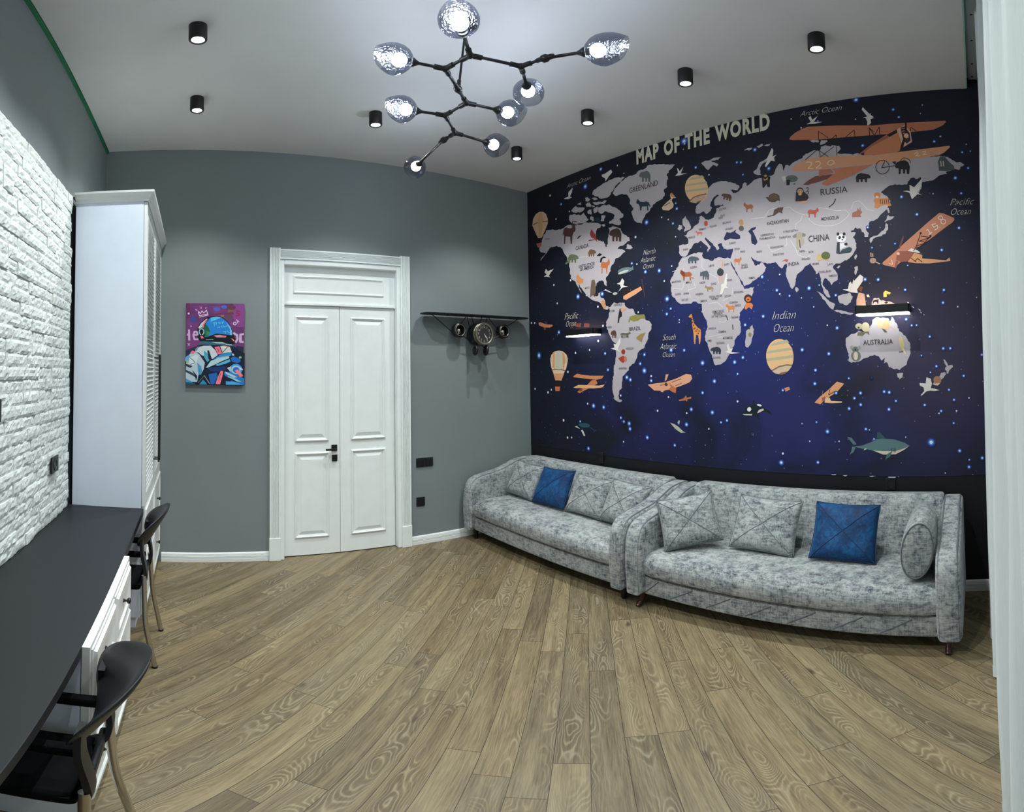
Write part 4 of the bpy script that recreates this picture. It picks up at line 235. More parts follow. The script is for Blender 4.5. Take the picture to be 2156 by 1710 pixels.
WORDS = [
('MAP OF THE WORLD',2.586,3.21,1.214,0.1408,(214,208,188),2),
('RUSSIA',1.011,2.646,0.192,0.0443,(62,56,62),0),
('CHINA',1.108,2.331,0.151,0.0436,(62,56,62),0),
('AUSTRALIA',0.742,1.634,0.2,0.0317,(62,56,62),0),
('GREENLAND',2.671,2.976,0.302,0.0466,(62,56,62),0),
('INDIA',1.264,2.184,0.082,0.0236,(62,56,62),0),
('BRAZIL',2.703,1.83,0.124,0.0282,(62,56,62),0),
('CANADA',3.339,2.598,0.17,0.0364,(62,56,62),0),
('UNITED STATES',3.305,2.427,0.21,0.027,(62,56,62),0),
('OF AMERICA',3.287,2.399,0.179,0.0269,(62,56,62),0),
('KAZAKHSTAN',1.416,2.487,0.165,0.0244,(62,56,62),0),
('MONGOLIA',1.01,2.468,0.125,0.0235,(62,56,62),0),
('ALGERIA',2.079,2.254,0.066,0.0157,(84,76,84),0),
('LIBYA',1.909,2.246,0.048,0.0153,(84,76,84),0),
('EGYPT',1.777,2.239,0.046,0.0151,(84,76,84),0),
('MALI',2.119,2.146,0.05,0.0157,(84,76,84),0),
('NIGER',1.993,2.13,0.049,0.0154,(84,76,84),0),
('CHAD',1.894,2.112,0.047,0.0152,(84,76,84),0),
('SUDAN',1.756,2.125,0.043,0.0149,(84,76,84),0),
('ETHIOPIA',1.698,2.032,0.078,0.0148,(84,76,84),0),
('MAURITANIA',2.253,2.163,0.087,0.016,(84,76,84),0),
('NIGERIA',2.032,2.049,0.069,0.0155,(84,76,84),0),
('GUINEA',2.224,2.067,0.055,0.0159,(84,76,84),0),
('GHANA',2.145,2.065,0.054,0.0157,(84,76,84),0),
('IVORY COAST',2.164,2.018,0.061,0.0157,(84,76,84),0),
('CAMEROON',1.997,1.995,0.065,0.0154,(84,76,84),0),
('SOUTH SUDAN',1.778,2.013,0.058,0.0149,(84,76,84),0),
('CENTRAL AFRICAN',1.913,2.019,0.113,0.0152,(84,76,84),0),
('REPUBLIC',1.891,2.003,0.06,0.0151,(84,76,84),0),
('DEMOCRATIC',1.887,1.91,0.103,0.0151,(84,76,84),0),
('REPUBLIC',1.875,1.894,0.078,0.0151,(84,76,84),0),
('OF THE CONGO',1.895,1.875,0.125,0.0151,(84,76,84),0),
('KENYA',1.692,1.94,0.048,0.0147,(84,76,84),0),
('UGANDA',1.74,1.964,0.072,0.0148,(84,76,84),0),
('TANZANIA',1.728,1.859,0.063,0.0148,(84,76,84),0),
('ANGOLA',1.926,1.792,0.066,0.0151,(84,76,84),0),
('ZAMBIA',1.838,1.764,0.065,0.0149,(84,76,84),0),
('MOZAMBIQUE',1.799,1.718,0.079,0.0149,(84,76,84),0),
('SPAIN',2.139,2.399,0.047,0.0159,(84,76,84),0),
('FRANCE',2.089,2.483,0.063,0.0159,(84,76,84),0),
('TURKEY',1.73,2.388,0.057,0.0151,(84,76,84),0),
('UKRAINE',1.76,2.499,0.067,0.0153,(84,76,84),0),
('BELARUS',1.778,2.547,0.07,0.0153,(84,76,84),0),
('POLAND',1.891,2.538,0.06,0.0156,(84,76,84),0),
('GERMANY',1.988,2.531,0.065,0.0157,(84,76,84),0),
('SAUDI',1.633,2.22,0.05,0.0148,(84,76,84),0),
('ARABIA',1.636,2.202,0.059,0.0148,(84,76,84),0),
('YEMEN',1.577,2.122,0.052,0.0146,(84,76,84),0),
('IRAQ',1.636,2.317,0.038,0.0149,(84,76,84),0),
('SYRIA',1.686,2.341,0.045,0.015,(84,76,84),0),
('IRAN',1.505,2.301,0.04,0.0146,(84,76,84),0),
('AFGHANISTAN',1.399,2.317,0.103,0.0145,(84,76,84),0),
('PAKISTAN',1.376,2.265,0.08,0.0144,(84,76,84),0),
('NEPAL',1.178,2.268,0.045,0.0141,(84,76,84),0),
('THAILAND',1.043,2.116,0.093,0.0138,(84,76,84),0),
('LAOS',0.976,2.162,0.039,0.0138,(84,76,84),0),
('CAMBODIA',0.971,2.085,0.059,0.0137,(84,76,84),0),
('MYANMAR',1.083,2.173,0.047,0.0139,(84,76,84),0),
('BANGLADESH',1.161,2.214,0.061,0.0141,(84,76,84),0),
('BHUTAN',1.109,2.256,0.034,0.014,(84,76,84),0),
('UZBEKISTAN',1.47,2.413,0.102,0.0147,(84,76,84),0),
('TURKMENISTAN',1.482,2.388,0.124,0.0147,(84,76,84),0),
('KYRGYZSTAN',1.293,2.416,0.109,0.0144,(84,76,84),0),
('TAJIKISTAN',1.328,2.378,0.09,0.0144,(84,76,84),0),
('NAMIBIA',1.935,1.705,0.038,0.0151,(84,76,84),0),
('BOTSWANA',1.856,1.684,0.068,0.015,(84,76,84),0),
('SOUTH AFRICA',1.891,1.582,0.066,0.015,(84,76,84),0),
('MEXICO',3.227,2.228,0.061,0.0185,(84,76,84),0),
('VENEZUELA',2.875,2.044,0.096,0.0175,(84,76,84),0),
('COLOMBIA',2.919,1.998,0.055,0.0176,(84,76,84),0),
('PERU',2.948,1.865,0.043,0.0176,(84,76,84),0),
('BOLIVIA',2.791,1.775,0.081,0.0171,(84,76,84),0),
('PARAGUAY',2.744,1.679,0.088,0.017,(84,76,84),0),
('ARGENTINA',2.831,1.521,0.09,0.0172,(84,76,84),0),
('LATVIA',1.805,2.656,0.059,0.0155,(84,76,84),0),
('FINLAND',1.794,2.606,0.037,0.0154,(84,76,84),0),
('SWEDEN',1.814,2.59,0.037,0.0155,(84,76,84),0),
('Arctic Ocean',3.445,3.223,0.318,0.0432,(226,220,206),1),
('Arctic Ocean',1.141,3.267,0.302,0.0442,(226,220,206),1),
('Pacific',0.134,2.5,0.156,0.0452,(226,220,206),1),
('Ocean',0.131,2.435,0.13,0.0449,(226,220,206),1),
('Pacific',3.509,1.98,0.189,0.0594,(226,220,206),1),
('Ocean',3.491,1.915,0.14,0.0546,(226,220,206),1),
('North',2.535,2.421,0.127,0.0442,(226,220,206),1),
('Atlantic',2.568,2.362,0.162,0.0442,(226,220,206),1),
('Ocean',2.539,2.309,0.109,0.0399,(226,220,206),1),
('South',2.354,1.734,0.127,0.0459,(226,220,206),1),
('Atlantic',2.385,1.666,0.167,0.046,(226,220,206),1),
('Ocean',2.358,1.606,0.12,0.042,(226,220,206),1),
('Indian',1.397,1.829,0.181,0.0574,(226,220,206),1),
('Ocean',1.386,1.744,0.151,0.0572,(226,220,206),1),
]
STARS = [(3197,3173,16.8,1),(2997,3287,12.3,1),(3692,3215,12.0,0),(3610,2955,9.6,0),(2615,2586,10.2,0),(2661,2374,7.9,1),(2606,2360,7.0,0),(2799,3265,7.5,0),(2727,3172,5.7,0),(3417,2985,8.0,0),(3532,3085,9.3,1),(2103,3293,20.2,1),(2100,3270,9.4,1),(2003,3041,7.9,1),(1886,2954,6.4,0),(1645,3003,7.2,1),(1612,2996,7.1,1),(2188,2741,9.0,1),(2494,2687,13.6,1),(2338,2699,7.2,0),(2229,2629,7.7,1),(2274,2669,6.4,0),(2112,3223,5.4,0),(1598,2896,5.3,1),(1496,3073,10.4,1),(2197,2787,6.2,1),(739,3332,13.0,1),(1208,3262,5.4,0),(1136,3176,5.9,0),(747,3178,5.0,0),(705,2970,7.9,1),(1391,2905,10.1,1),(1014,3208,5.2,1),(489,3219,7.8,1),(453,3156,6.8,1),(294,3235,4.8,0),(309,3170,4.3,0),(183,2987,6.2,0),(225,2953,6.7,1),(44,2864,6.1,1),(9,2750,6.6,1),(95,2685,9.0,1),(60,2578,6.6,1),(454,2578,7.7,1),(-9,2870,4.3,1),(16,2921,4.3,0),(644,3205,3.9,0),(244,2584,4.3,0),(3320,2173,15.5,1),(3066,2058,9.8,0),(3010,2162,14.0,1),(3904,1669,20.7,1),(3367,1676,10.8,0),(3476,1508,11.1,0),(3070,1766,10.7,0),(3595,1873,12.6,1),(3008,1890,10.5,0),(3417,2333,10.0,0),(3613,2143,9.5,0),(3658,2322,9.7,0),(2958,1520,9.5,1),(2989,1657,9.6,1),(3181,1693,9.2,0),(4019,1993,9.6,0),(3966,1988,9.4,0),(2375,2276,11.6,1),(2517,2285,10.6,1),(2303,2048,14.2,1),(2327,2189,7.2,0),(2251,2296,6.3,0),(2309,1933,9.2,1),(2269,1971,7.7,1),(2602,1971,7.8,0),(2206,2519,5.5,0),(2190,1880,5.5,0),(2191,1861,5.5,0),(1500,2074,5.2,0),(1613,1807,8.8,1),(1467,2128,9.1,1),(1114,2021,10.5,1),(1334,1999,6.6,0),(1260,1981,6.5,1),(1330,2132,5.5,0),(924,1962,7.1,1),(717,2051,8.9,1),(1355,2026,8.3,1),(1499,2075,4.6,0),(1040,2036,4.7,1),(1084,1896,4.7,0),(1172,1961,4.8,0),(355,2452,7.6,1),(200,2210,7.6,1),(82,2348,7.6,1),(507,2269,5.3,1),(628,2044,8.3,1),(194,1956,7.6,1),(202,1877,8.0,1),(449,1969,6.7,1),(107,1848,5.2,0),(-18,1902,3.8,0),(689,2391,6.9,1),(663,2254,4.9,1),(427,2123,4.3,1),(3143,1213,14.6,1),(3018,1205,12.3,1),(3549,1065,12.4,0),(2726,1083,12.8,1),(2718,1040,12.0,1),(3218,836,12.1,1),(2742,1456,12.9,1),(2703,1436,11.1,1),(3772,1317,12.1,0),(3722,1342,9.8,0),(3976,1346,10.6,0),(3218,1229,9.3,0),(2818,1125,9.1,1),(2785,1096,9.0,1),(3320,1068,8.6,1),(3497,910,11.1,0),(3441,915,9.0,0),(2793,929,7.3,0),(2816,1308,9.1,0),(2550,1507,15.2,1),(1984,1554,12.9,1),(1707,1553,10.8,1),(1638,1583,9.5,1),(1883,1422,11.3,1),(2480,1464,8.9,0),(2481,1429,9.7,1),(2150,1652,8.8,1),(2275,1658,12.6,1),(1691,1280,7.8,0),(2096,1216,10.6,1),(1908,1198,11.4,1),(2140,1188,7.4,0),(2144,1102,11.5,1),(1942,1078,7.0,0),(1577,1054,7.5,0),(2422,1197,8.8,0),(1784,1144,7.9,1),(1685,1471,6.6,1),(1990,1339,9.1,1),(2260,939,9.1,1),(2546,1633,9.9,1),(2592,1563,9.3,1),(2534,982,12.1,1),(2311,1304,7.1,0),(1835,1129,6.8,1),(1467,1857,9.1,1),(921,1750,8.7,1),(985,1587,8.7,1),(1177,1619,9.6,1),(1084,1484,8.4,1),(1091,1396,8.9,1),(941,1334,7.6,1),(853,1233,8.5,1),(771,1331,8.0,1),(814,1299,7.5,1),(772,1257,8.0,1),(694,1425,6.9,1),(990,1771,5.2,0),(849,1426,5.5,1),(1330,1356,7.1,1),(296,1670,6.7,1),(210,1594,7.6,1),(164,1593,7.1,1),(-40,1547,6.6,1),(258,1486,7.1,1),(82,1421,6.6,1),(610,1337,7.8,1),(576,1332,8.7,1),(694,1425,6.4,1),(181,1338,6.6,1),(448,1784,7.2,1),(413,1744,6.2,1),(381,1744,5.3,1),(299,1449,4.7,1),(355,1555,4.8,1),(1010,1084,10.3,1),(1357,866,12.1,1),(1085,878,8.3,1),(1343,929,8.2,0),(1087,1145,5.7,1),(742,1101,7.4,1),(718,1096,4.4,0),(1576,1053,8.1,0),(1193,1134,4.8,0),(1140,1018,5.3,0),(930,1021,5.1,0),(581,1225,8.7,1),(533,1277,6.3,1),(343,1248,7.1,1),(150,1275,6.6,1),(236,1208,6.6,1),(251,1194,5.2,0),(136,1206,5.7,0),(157,1130,5.7,1),(308,1013,16.1,1),(124,955,8.5,1),(-22,905,8.0,1),(66,850,8.0,1),(63,896,5.2,1),(688,1037,5.9,1),(475,1048,4.3,0),(52,1284,5.2,0),(222,815,4.3,0)]
CANVAS = [
((132,64,134),1,"619 4109 806 4112 793 3753 683 3752 596 3959"),((70,66,140),1,"26 3863 23 3847 15 3831 2 3819 -13 3812 -31 3809 -49 3811 -65 3819 -77 3831 -85 3846 -88 3863 -86 3879 -78 3894 -65 3907 -49 3914 -32 3917 -14 3915 2 3907 14 3895 23 3880"),
((76,92,176),1,"405 4029 402 4019 395 4009 383 4001 369 3996 353 3994 336 3996 322 4001 310 4008 303 4018 300 4028 303 4039 310 4049 322 4056 336 4061 352 4063 369 4062 383 4057 395 4050 402 4040"),
((64,100,190),1,"519 4062 517 4054 510 4046 500 4040 486 4036 472 4035 457 4036 443 4040 433 4045 426 4053 424 4061 426 4070 433 4077 443 4084 457 4088 471 4089 486 4088 499 4084 510 4078 517 4071"),
((120,92,66),1,"624 3987 622 3973 615 3960 605 3950 592 3943 577 3941 562 3943 549 3949 538 3959 531 3971 529 3985 531 3999 538 4012 548 4022 562 4029 577 4031 591 4029 605 4023 615 4013 622 4001"),
((152,128,60),1,"474 3935 472 3928 468 3921 461 3916 453 3912 444 3911 434 3912 426 3915 419 3921 414 3927 413 3934 414 3942 419 3948 425 3953 434 3957 443 3958 453 3957 461 3954 468 3949 472 3942"),
((96,52,66),1,"662 4055 659 4044 650 4034 635 4025 616 4020 596 4018 575 4020 556 4024 542 4032 532 4042 529 4053 532 4065 541 4075 556 4083 575 4089 595 4091 616 4089 635 4084 650 4076 659 4066"),
((90,70,76),1,"601 3905 598 3893 590 3883 577 3875 561 3870 544 3868 526 3869 510 3874 497 3882 489 3892 486 3903 489 3915 497 3925 510 3933 526 3938 543 3940 561 3939 577 3934 590 3926 598 3916"),
((110,36,80),1,"-128 4116 -90 4116 -80 3953 -136 3871"),((38,40,74),1,"-152 3386 85 3477 96 3263 -151 3261"),((34,38,66),1,"674 3464 789 3447 785 3267 636 3356"),
((112,44,92),1,"253 3955 615 3986 634 3946 291 3929"),((226,200,226),6,"42 3991 63 3918 75 3921 54 3994"),((226,200,226),6,"66 3916 210 3945 207 3957 64 3927"),
((226,200,226),6,"212 3950 186 4014 175 4010 201 3946"),((226,200,226),6,"179 4015 132 3965 141 3957 188 4007"),((226,200,226),6,"146 3965 113 4005 103 3998 136 3958"),
((226,200,226),6,"106 4005 80 3954 91 3949 117 4000"),((226,200,226),6,"93 3956 51 3996 42 3988 85 3948"),((226,200,226),6,"71 3894 219 3931 216 3941 69 3904"),
((226,200,226),6,"1 4011 33 4000 37 4010 5 4021"),((226,200,226),6,"91 4060 91 4029 100 4029 100 4061"),((226,200,226),6,"174 4062 164 4031 173 4028 184 4060"),
((160,32,62),6,"735 4004 688 4009 686 3994 733 3989"),((160,32,62),6,"686 4008 668 3974 683 3967 700 4001"),((160,32,62),6,"670 3968 721 3947 727 3962 677 3982"),
((160,32,62),6,"711 3958 718 3932 734 3936 727 3962"),((160,32,62),6,"728 3946 667 3935 670 3920 731 3931"),((214,196,220),2,"677 3806 675 3798 671 3790 664 3784 656 3780 646 3779 637 3780 628 3784 621 3790 617 3797 616 3805 617 3814 621 3821 628 3827 637 3831 646 3833 656 3832 664 3828 671 3822 675 3814"),
((120,70,130),3,"661 3806 661 3802 659 3798 655 3795 651 3793 646 3792 641 3793 637 3795 634 3798 632 3801 631 3806 632 3810 634 3814 637 3817 641 3819 646 3819 651 3819 655 3817 658 3814 661 3810"),
((214,196,220),6,"667 3862 715 3828 722 3836 674 3871"),((214,196,220),6,"677 3843 690 3810 699 3813 686 3846"),((204,168,206),6,"-133 3613 -79 3613 -79 3644 -133 3644"),
((204,168,206),6,"-115 3708 -110 3540 -77 3541 -83 3709"),((204,168,206),6,"-35 3606 50 3617 46 3644 -39 3632"),((204,168,206),6,"57 3627 38 3685 11 3677 30 3619"),
((204,168,206),6,"34 3688 -18 3687 -18 3661 34 3661"),((204,168,206),6,"-23 3685 -46 3618 -19 3609 5 3676"),((204,168,206),6,"-45 3623 -22 3547 5 3555 -18 3630"),
((204,168,206),6,"-17 3544 54 3544 53 3571 -18 3571"),((200,180,206),6,"615 3648 681 3609 699 3635 632 3674"),((200,180,206),6,"666 3631 678 3562 710 3567 698 3636"),
((200,180,206),6,"682 3585 646 3517 675 3504 711 3572"),((204,168,206),6,"793 3661 725 3649 731 3619 799 3631"),((204,168,206),6,"720 3643 715 3520 747 3519 752 3642"),
((204,168,206),6,"722 3512 791 3507 793 3538 725 3543"),((204,168,206),6,"740 3639 746 3522 765 3523 759 3640"),((204,168,206),6,"-124 3492 -87 3458 -81 3464 -117 3499"),
((204,168,206),6,"-88 3499 -119 3459 -112 3454 -81 3493"),((230,210,230),2,"-91 3955 -92 3950 -94 3945 -97 3941 -101 3939 -106 3938 -111 3939 -115 3941 -118 3945 -121 3950 -121 3955 -121 3960 -118 3964 -115 3968 -111 3970 -106 3971 -102 3970 -97 3968 -94 3964 -92 3960"),
((200,170,210),2,"-55 3759 -56 3756 -58 3753 -60 3750 -63 3749 -67 3748 -70 3749 -73 3750 -76 3753 -78 3756 -78 3759 -78 3762 -76 3765 -74 3768 -70 3769 -67 3770 -63 3769 -60 3768 -58 3766 -56 3762"),
((8,12,20),2,"27 3620 45 3746 92 3819 177 3891 253 3915 348 3920 444 3903 530 3841 587 3751 621 3643 655 3571 674 3509 598 3472 350 3479 132 3487 65 3549"),((196,208,214),3,"50 3737 102 3810 187 3878 178 3855 112 3747 64 3719"),
((232,112,138),4,"116 3774 187 3878 206 3874 149 3783 140 3738 112 3738"),((28,128,208),3,"178 3819 244 3892 348 3911 434 3894 520 3831 578 3751 607 3661 602 3625 521 3633 350 3650 217 3604 160 3594 140 3711"),
((86,184,230),4,"253 3892 348 3907 425 3894 349 3866 254 3829"),((110,190,226),4,"501 3831 578 3751 607 3661 602 3625 569 3634 568 3715"),((22,92,70),4,"159 3801 216 3748 245 3676 217 3613 160 3599 140 3702"),
((60,130,64),5,"188 3693 245 3667 217 3622 179 3621"),((96,178,206),6,"289 3804 353 3809 352 3824 287 3818"),((96,178,206),6,"342 3822 331 3783 346 3779 357 3818"),
((96,178,206),6,"374 3821 387 3797 400 3803 387 3828"),((96,178,206),6,"399 3833 399 3800 413 3800 412 3834"),((96,178,206),6,"428 3831 439 3799 451 3803 439 3835"),
((96,178,206),6,"448 3798 470 3840 459 3845 437 3804"),((96,178,206),6,"366 3738 410 3743 409 3756 364 3750"),((96,178,206),6,"418 3766 441 3734 452 3741 429 3774"),
((96,178,206),6,"446 3769 481 3743 490 3753 455 3780"),((96,178,206),6,"482 3742 546 3773 539 3785 476 3754"),((96,178,206),6,"455 3670 506 3671 505 3685 455 3685"),
((96,178,206),6,"496 3684 484 3650 498 3645 510 3679"),((96,178,206),6,"513 3689 557 3653 567 3664 523 3700"),((96,178,206),6,"304 3805 310 3762 323 3764 317 3806"),
((150,196,206),5,"135 3679 133 3658 148 3656 150 3678"),((150,196,206),5,"135 3667 127 3647 141 3642 149 3661"),((150,196,206),5,"132 3655 119 3639 131 3630 144 3646"),
((150,196,206),5,"126 3645 109 3634 118 3623 134 3633"),((150,196,206),5,"100 3634 83 3645 75 3633 92 3622"),((150,196,206),5,"91 3638 78 3654 66 3646 79 3630"),
((150,196,206),5,"82 3646 74 3666 60 3661 68 3641"),((150,196,206),5,"77 3657 74 3679 59 3677 61 3656"),((150,196,206),5,"74 3670 76 3692 61 3693 59 3672"),
((150,196,206),5,"74 3683 82 3703 68 3708 60 3688"),((150,196,206),5,"77 3695 90 3711 78 3720 65 3704"),((150,196,206),5,"83 3704 100 3715 91 3727 75 3716"),
((150,196,206),5,"90 3711 110 3715 106 3729 87 3725"),((150,196,206),5,"99 3715 118 3712 121 3726 102 3729"),((150,196,206),5,"109 3715 126 3705 134 3717 117 3727"),
((150,196,206),5,"118 3711 131 3695 143 3704 130 3720"),((150,196,206),5,"127 3703 135 3683 149 3689 141 3709"),((150,196,206),5,"133 3692 135 3671 150 3672 148 3694"),
((232,112,138),5,"84 3612 122 3608 146 3576 103 3572"),((206,150,160),4,"302 3618 407 3628 512 3611 493 3588 350 3591"),((222,110,130),5,"426 3623 512 3606 493 3588 445 3592"),
((222,140,150),4,"588 3575 617 3571 650 3535 626 3531"),((120,150,140),4,"179 3559 303 3564 293 3550 179 3548"),((52,96,116),4,"66 3504 103 3531 350 3520 445 3520 541 3490 626 3481 636 3454 503 3471 256 3470 113 3486 66 3468"),
((150,190,196),5,"265 3519 445 3518 512 3489 350 3497"),((200,214,216),6,"499 3475 600 3471 601 3482 500 3486"),((14,24,48),2,"-151 3261 -75 3342 56 3468 132 3478 351 3470 636 3454 722 3392 810 3348 806 2852 -146 2864"),
((196,208,214),3,"0 3365 66 3441 142 3460 256 3461 332 3389 370 3318 295 3264 219 3237 162 3299 105 3316 67 3352"),((74,160,196),4,"142 3388 218 3335 238 3237 200 3210 152 3281"),
((14,24,48),5,"199 3389 228 3389 276 3255 247 3219 219 3263"),((178,196,208),3,"-136 3270 -75 3342 0 3365 67 3334 115 3263 162 3201 144 3102 88 2995 32 2905 -146 2913 -147 3020"),
((206,218,222),4,"-94 3270 -37 3298 19 3325 58 3298 30 3218 -27 3155 -93 3190"),((90,170,206),3,"-85 3244 -95 3230 -107 3220 -121 3213 -134 3212 -146 3215 -154 3222 -160 3234 -161 3248 -157 3264 -150 3279 -140 3293 -128 3303 -114 3309 -101 3311 -89 3308 -81 3300 -75 3289 -74 3274 -77 3259"),
((14,24,48),6,"-79 3269 -28 3231 -23 3237 -74 3275"),((14,24,48),6,"-32 3234 -1 3196 6 3200 -25 3239"),((14,24,48),6,"-75 3168 -5 3187 -7 3195 -77 3176"),((190,190,110),5,"-96 3208 -97 3202 -100 3196 -105 3192 -111 3189 -117 3188 -123 3189 -129 3192 -134 3196 -137 3201 -138 3208 -137 3214 -134 3219 -129 3224 -124 3226 -117 3227 -111 3226 -105 3224 -100 3219 -97 3214"),
((70,150,190),4,"39 3200 106 3138 116 3048 69 2977 49 3084"),((40,52,70),5,"-141 3181 -36 3146 -74 3119 -140 3145"),((44,60,80),5,"-148 3091 -26 3039 12 2976 -73 3020 -147 3056"),
((14,24,48),5,"-45 3092 40 2994 22 2923 -7 3012"),((60,150,196),5,"-147 2957 -73 2922 3 2869 -146 2868"),((30,80,110),5,"-148 2904 3 2887 13 2862 -148 2863"),
((16,26,44),4,"59 3012 135 3022 145 2995 60 2869 32 2869"),((232,112,138),5,"-76 3360 -38 3387 0 3365 -28 3333 -61 3342"),((120,134,160),4,"0 3405 57 3459 38 3388 0 3369"),
((206,206,196),3,"393 3453 474 3462 569 3445 598 3364 541 3355 446 3345"),((14,24,48),6,"396 3453 442 3350 452 3354 407 3457"),((14,24,48),6,"529 3449 450 3365 458 3359 536 3443"),
((232,112,138),5,"317 3439 389 3453 446 3345 370 3327"),((150,40,60),6,"346 3424 387 3386 393 3391 352 3430"),((150,40,60),6,"387 3394 365 3363 372 3359 394 3389"),
((36,136,200),4,"304 3255 408 3327 541 3364 598 3355 589 3311 446 3283"),((170,206,216),5,"177 3120 257 3228 352 3264 446 3283 551 3301 561 3274 447 3229 352 3184 220 3129"),
((84,176,214),5,"333 3166 447 3211 561 3257 580 3221 494 3185 371 3153"),((30,100,190),4,"580 3275 637 3302 742 3258 742 3213 685 3195 599 3221"),((206,196,120),6,"350 3270 563 3308 561 3314 349 3276"),
((180,200,190),5,"598 3346 636 3338 637 3311 608 3311"),((120,180,120),5,"760 3285 759 3279 755 3274 750 3270 744 3267 737 3267 730 3267 723 3270 718 3274 715 3279 714 3284 715 3290 718 3295 723 3299 730 3302 737 3302 744 3302 750 3299 755 3295 759 3290"),
((20,50,110),3,"220 3120 495 3149 504 3086 353 3059 220 3085"),((240,128,140),6,"419 3077 462 3073 448 2996 410 2871 335 2871 372 2978"),((170,60,80),7,"416 3044 400 2995 409 2993 424 3042"),
((170,60,80),7,"401 2999 386 2932 395 2931 410 2997"),((28,100,180),4,"220 3022 353 3050 372 2996 316 2871 259 2870"),((50,140,180),4,"70 2865 135 2941 202 2866"),
((150,160,150),6,"148 3003 237 2874 246 2880 157 3009"),((90,110,110),6,"142 3000 44 2889 53 2882 151 2994"),((60,150,210),4,"771 3096 766 3068 751 3043 728 3024 699 3011 666 3006 634 3010 605 3023 581 3043 567 3068 561 3095 566 3123 581 3148 604 3168 633 3181 666 3185 698 3181 727 3169 751 3149 766 3124"),
((170,200,224),5,"742 3096 739 3076 728 3058 711 3044 690 3035 666 3031 643 3034 621 3043 604 3058 594 3076 590 3095 593 3115 604 3133 621 3148 642 3157 666 3160 689 3157 711 3148 728 3134 738 3116"),
((40,110,190),6,"724 3092 722 3078 714 3065 702 3055 687 3049 671 3047 654 3049 640 3055 628 3065 620 3077 617 3091 620 3105 628 3118 639 3127 654 3134 671 3136 687 3134 702 3128 714 3118 721 3105"),
((238,130,140),7,"652 3078 695 3100 771 3024 786 2998 733 2979 695 3033"),((190,204,220),4,"523 3122 590 3149 580 3060"),((200,214,226),5,"723 3141 780 3105 780 3087 742 3096"),
((40,120,190),4,"476 3059 580 3060 802 2962 800 2861 515 2862 600 2934 476 3014"),((176,206,220),5,"485 3068 600 3024 695 2979 638 2970 505 3032"),((150,200,216),5,"524 3006 676 2952 762 2908 600 2925"),
((70,170,220),5,"505 2916 638 2908 772 2867 505 2864"),((14,24,48),6,"543 2979 638 2939 695 2899 581 2934"),]


# ------------------------------------------------------------------ helpers
def lin(c):
    c = c / 255.0
    return c / 12.92 if c <= 0.04045 else ((c + 0.055) / 1.055) ** 2.4
def rgb(r, g, b, k=1.0):
    return (min(1, lin(r) * k), min(1, lin(g) * k), min(1, lin(b) * k), 1)

class NT:
    """small helper for node materials"""
    def __init__(s, name, rough=0.5, color=None, metal=0.0, spec=0.5):
        s.m = bpy.data.materials.new(name); s.m.use_nodes = True
        s.t = s.m.node_tree; s.b = s.t.nodes['Principled BSDF']
        s.b.inputs['Roughness'].default_value = rough
        s.b.inputs['Metallic'].default_value = metal
        s.b.inputs['Specular IOR Level'].default_value = spec
        if color: s.b.inputs['Base Color'].default_value = color
    def n(s, typ, **kw):
        nd = s.t.nodes.new(typ)
        for k, v in kw.items():
            if hasattr(nd, k): setattr(nd, k, v)
        return nd
    def put(s, sock, v):
        if isinstance(v, bpy.types.NodeSocket): s.t.links.new(v, sock)
        else: sock.default_value = v
    def math(s, op, a, b=0.0, c=None, clamp=False):
        nd = s.n('ShaderNodeMath', operation=op); nd.use_clamp = clamp
        s.put(nd.inputs[0], a); s.put(nd.inputs[1], b)
        if c is not None: s.put(nd.inputs[2], c)
        return nd.outputs[0]
    def coord(s, which='Object'):
        return s.n('ShaderNodeTexCoord').outputs[which]
    def sep(s, v):
        nd = s.n('ShaderNodeSeparateXYZ'); s.put(nd.inputs[0], v); return nd.outputs
    def comb(s, x, y, z):
        nd = s.n('ShaderNodeCombineXYZ')
        for i, v in enumerate((x, y, z)): s.put(nd.inputs[i], v)
        return nd.outputs[0]
    def mapping(s, v, scale=(1, 1, 1), rot=(0, 0, 0), loc=(0, 0, 0)):
        nd = s.n('ShaderNodeMapping'); s.put(nd.inputs[0], v)
        nd.inputs['Scale'].default_value = scale; nd.inputs['Rotation'].default_value = rot; nd.inputs['Location'].default_value = loc
        return nd.outputs[0]
    def noise(s, v, scale, detail=3, rough=0.5, dist=0.0, out='Fac'):
        nd = s.n('ShaderNodeTexNoise'); s.put(nd.inputs['Vector'], v)
        nd.inputs['Scale'].default_value = scale; nd.inputs['Detail'].default_value = detail
        nd.inputs['Roughness'].default_value = rough; nd.inputs['Distortion'].default_value = dist
        return nd.outputs[out]
    def white(s, v):
        nd = s.n('ShaderNodeTexWhiteNoise'); s.put(nd.inputs['Vector'], v); return nd.outputs
    def ramp(s, f, stops):
        nd = s.n('ShaderNodeValToRGB'); s.put(nd.inputs[0], f)
        e = nd.color_ramp.elements
        while len(e) < len(stops): e.new(0.5)
        for i, (p, c) in enumerate(stops): e[i].position = p; e[i].color = c
        return nd.outputs[0]
    def mix(s, f, a, b, blend='MIX'):
        nd = s.n('ShaderNodeMix'); nd.data_type = 'RGBA'; nd.blend_type = blend
        s.put(nd.inputs['Factor'], f); s.put(nd.inputs['A'], a); s.put(nd.inputs['B'], b)
        return nd.outputs['Result']
    def bump(s, h, strength=0.2, dist=0.01):
        nd = s.n('ShaderNodeBump'); s.put(nd.inputs['Height'], h)
        nd.inputs['Strength'].default_value = strength; nd.inputs['Distance'].default_value = dist
        s.t.links.new(nd.outputs[0], s.b.inputs['Normal'])
    def base(s, c): s.put(s.b.inputs['Base Color'], c)

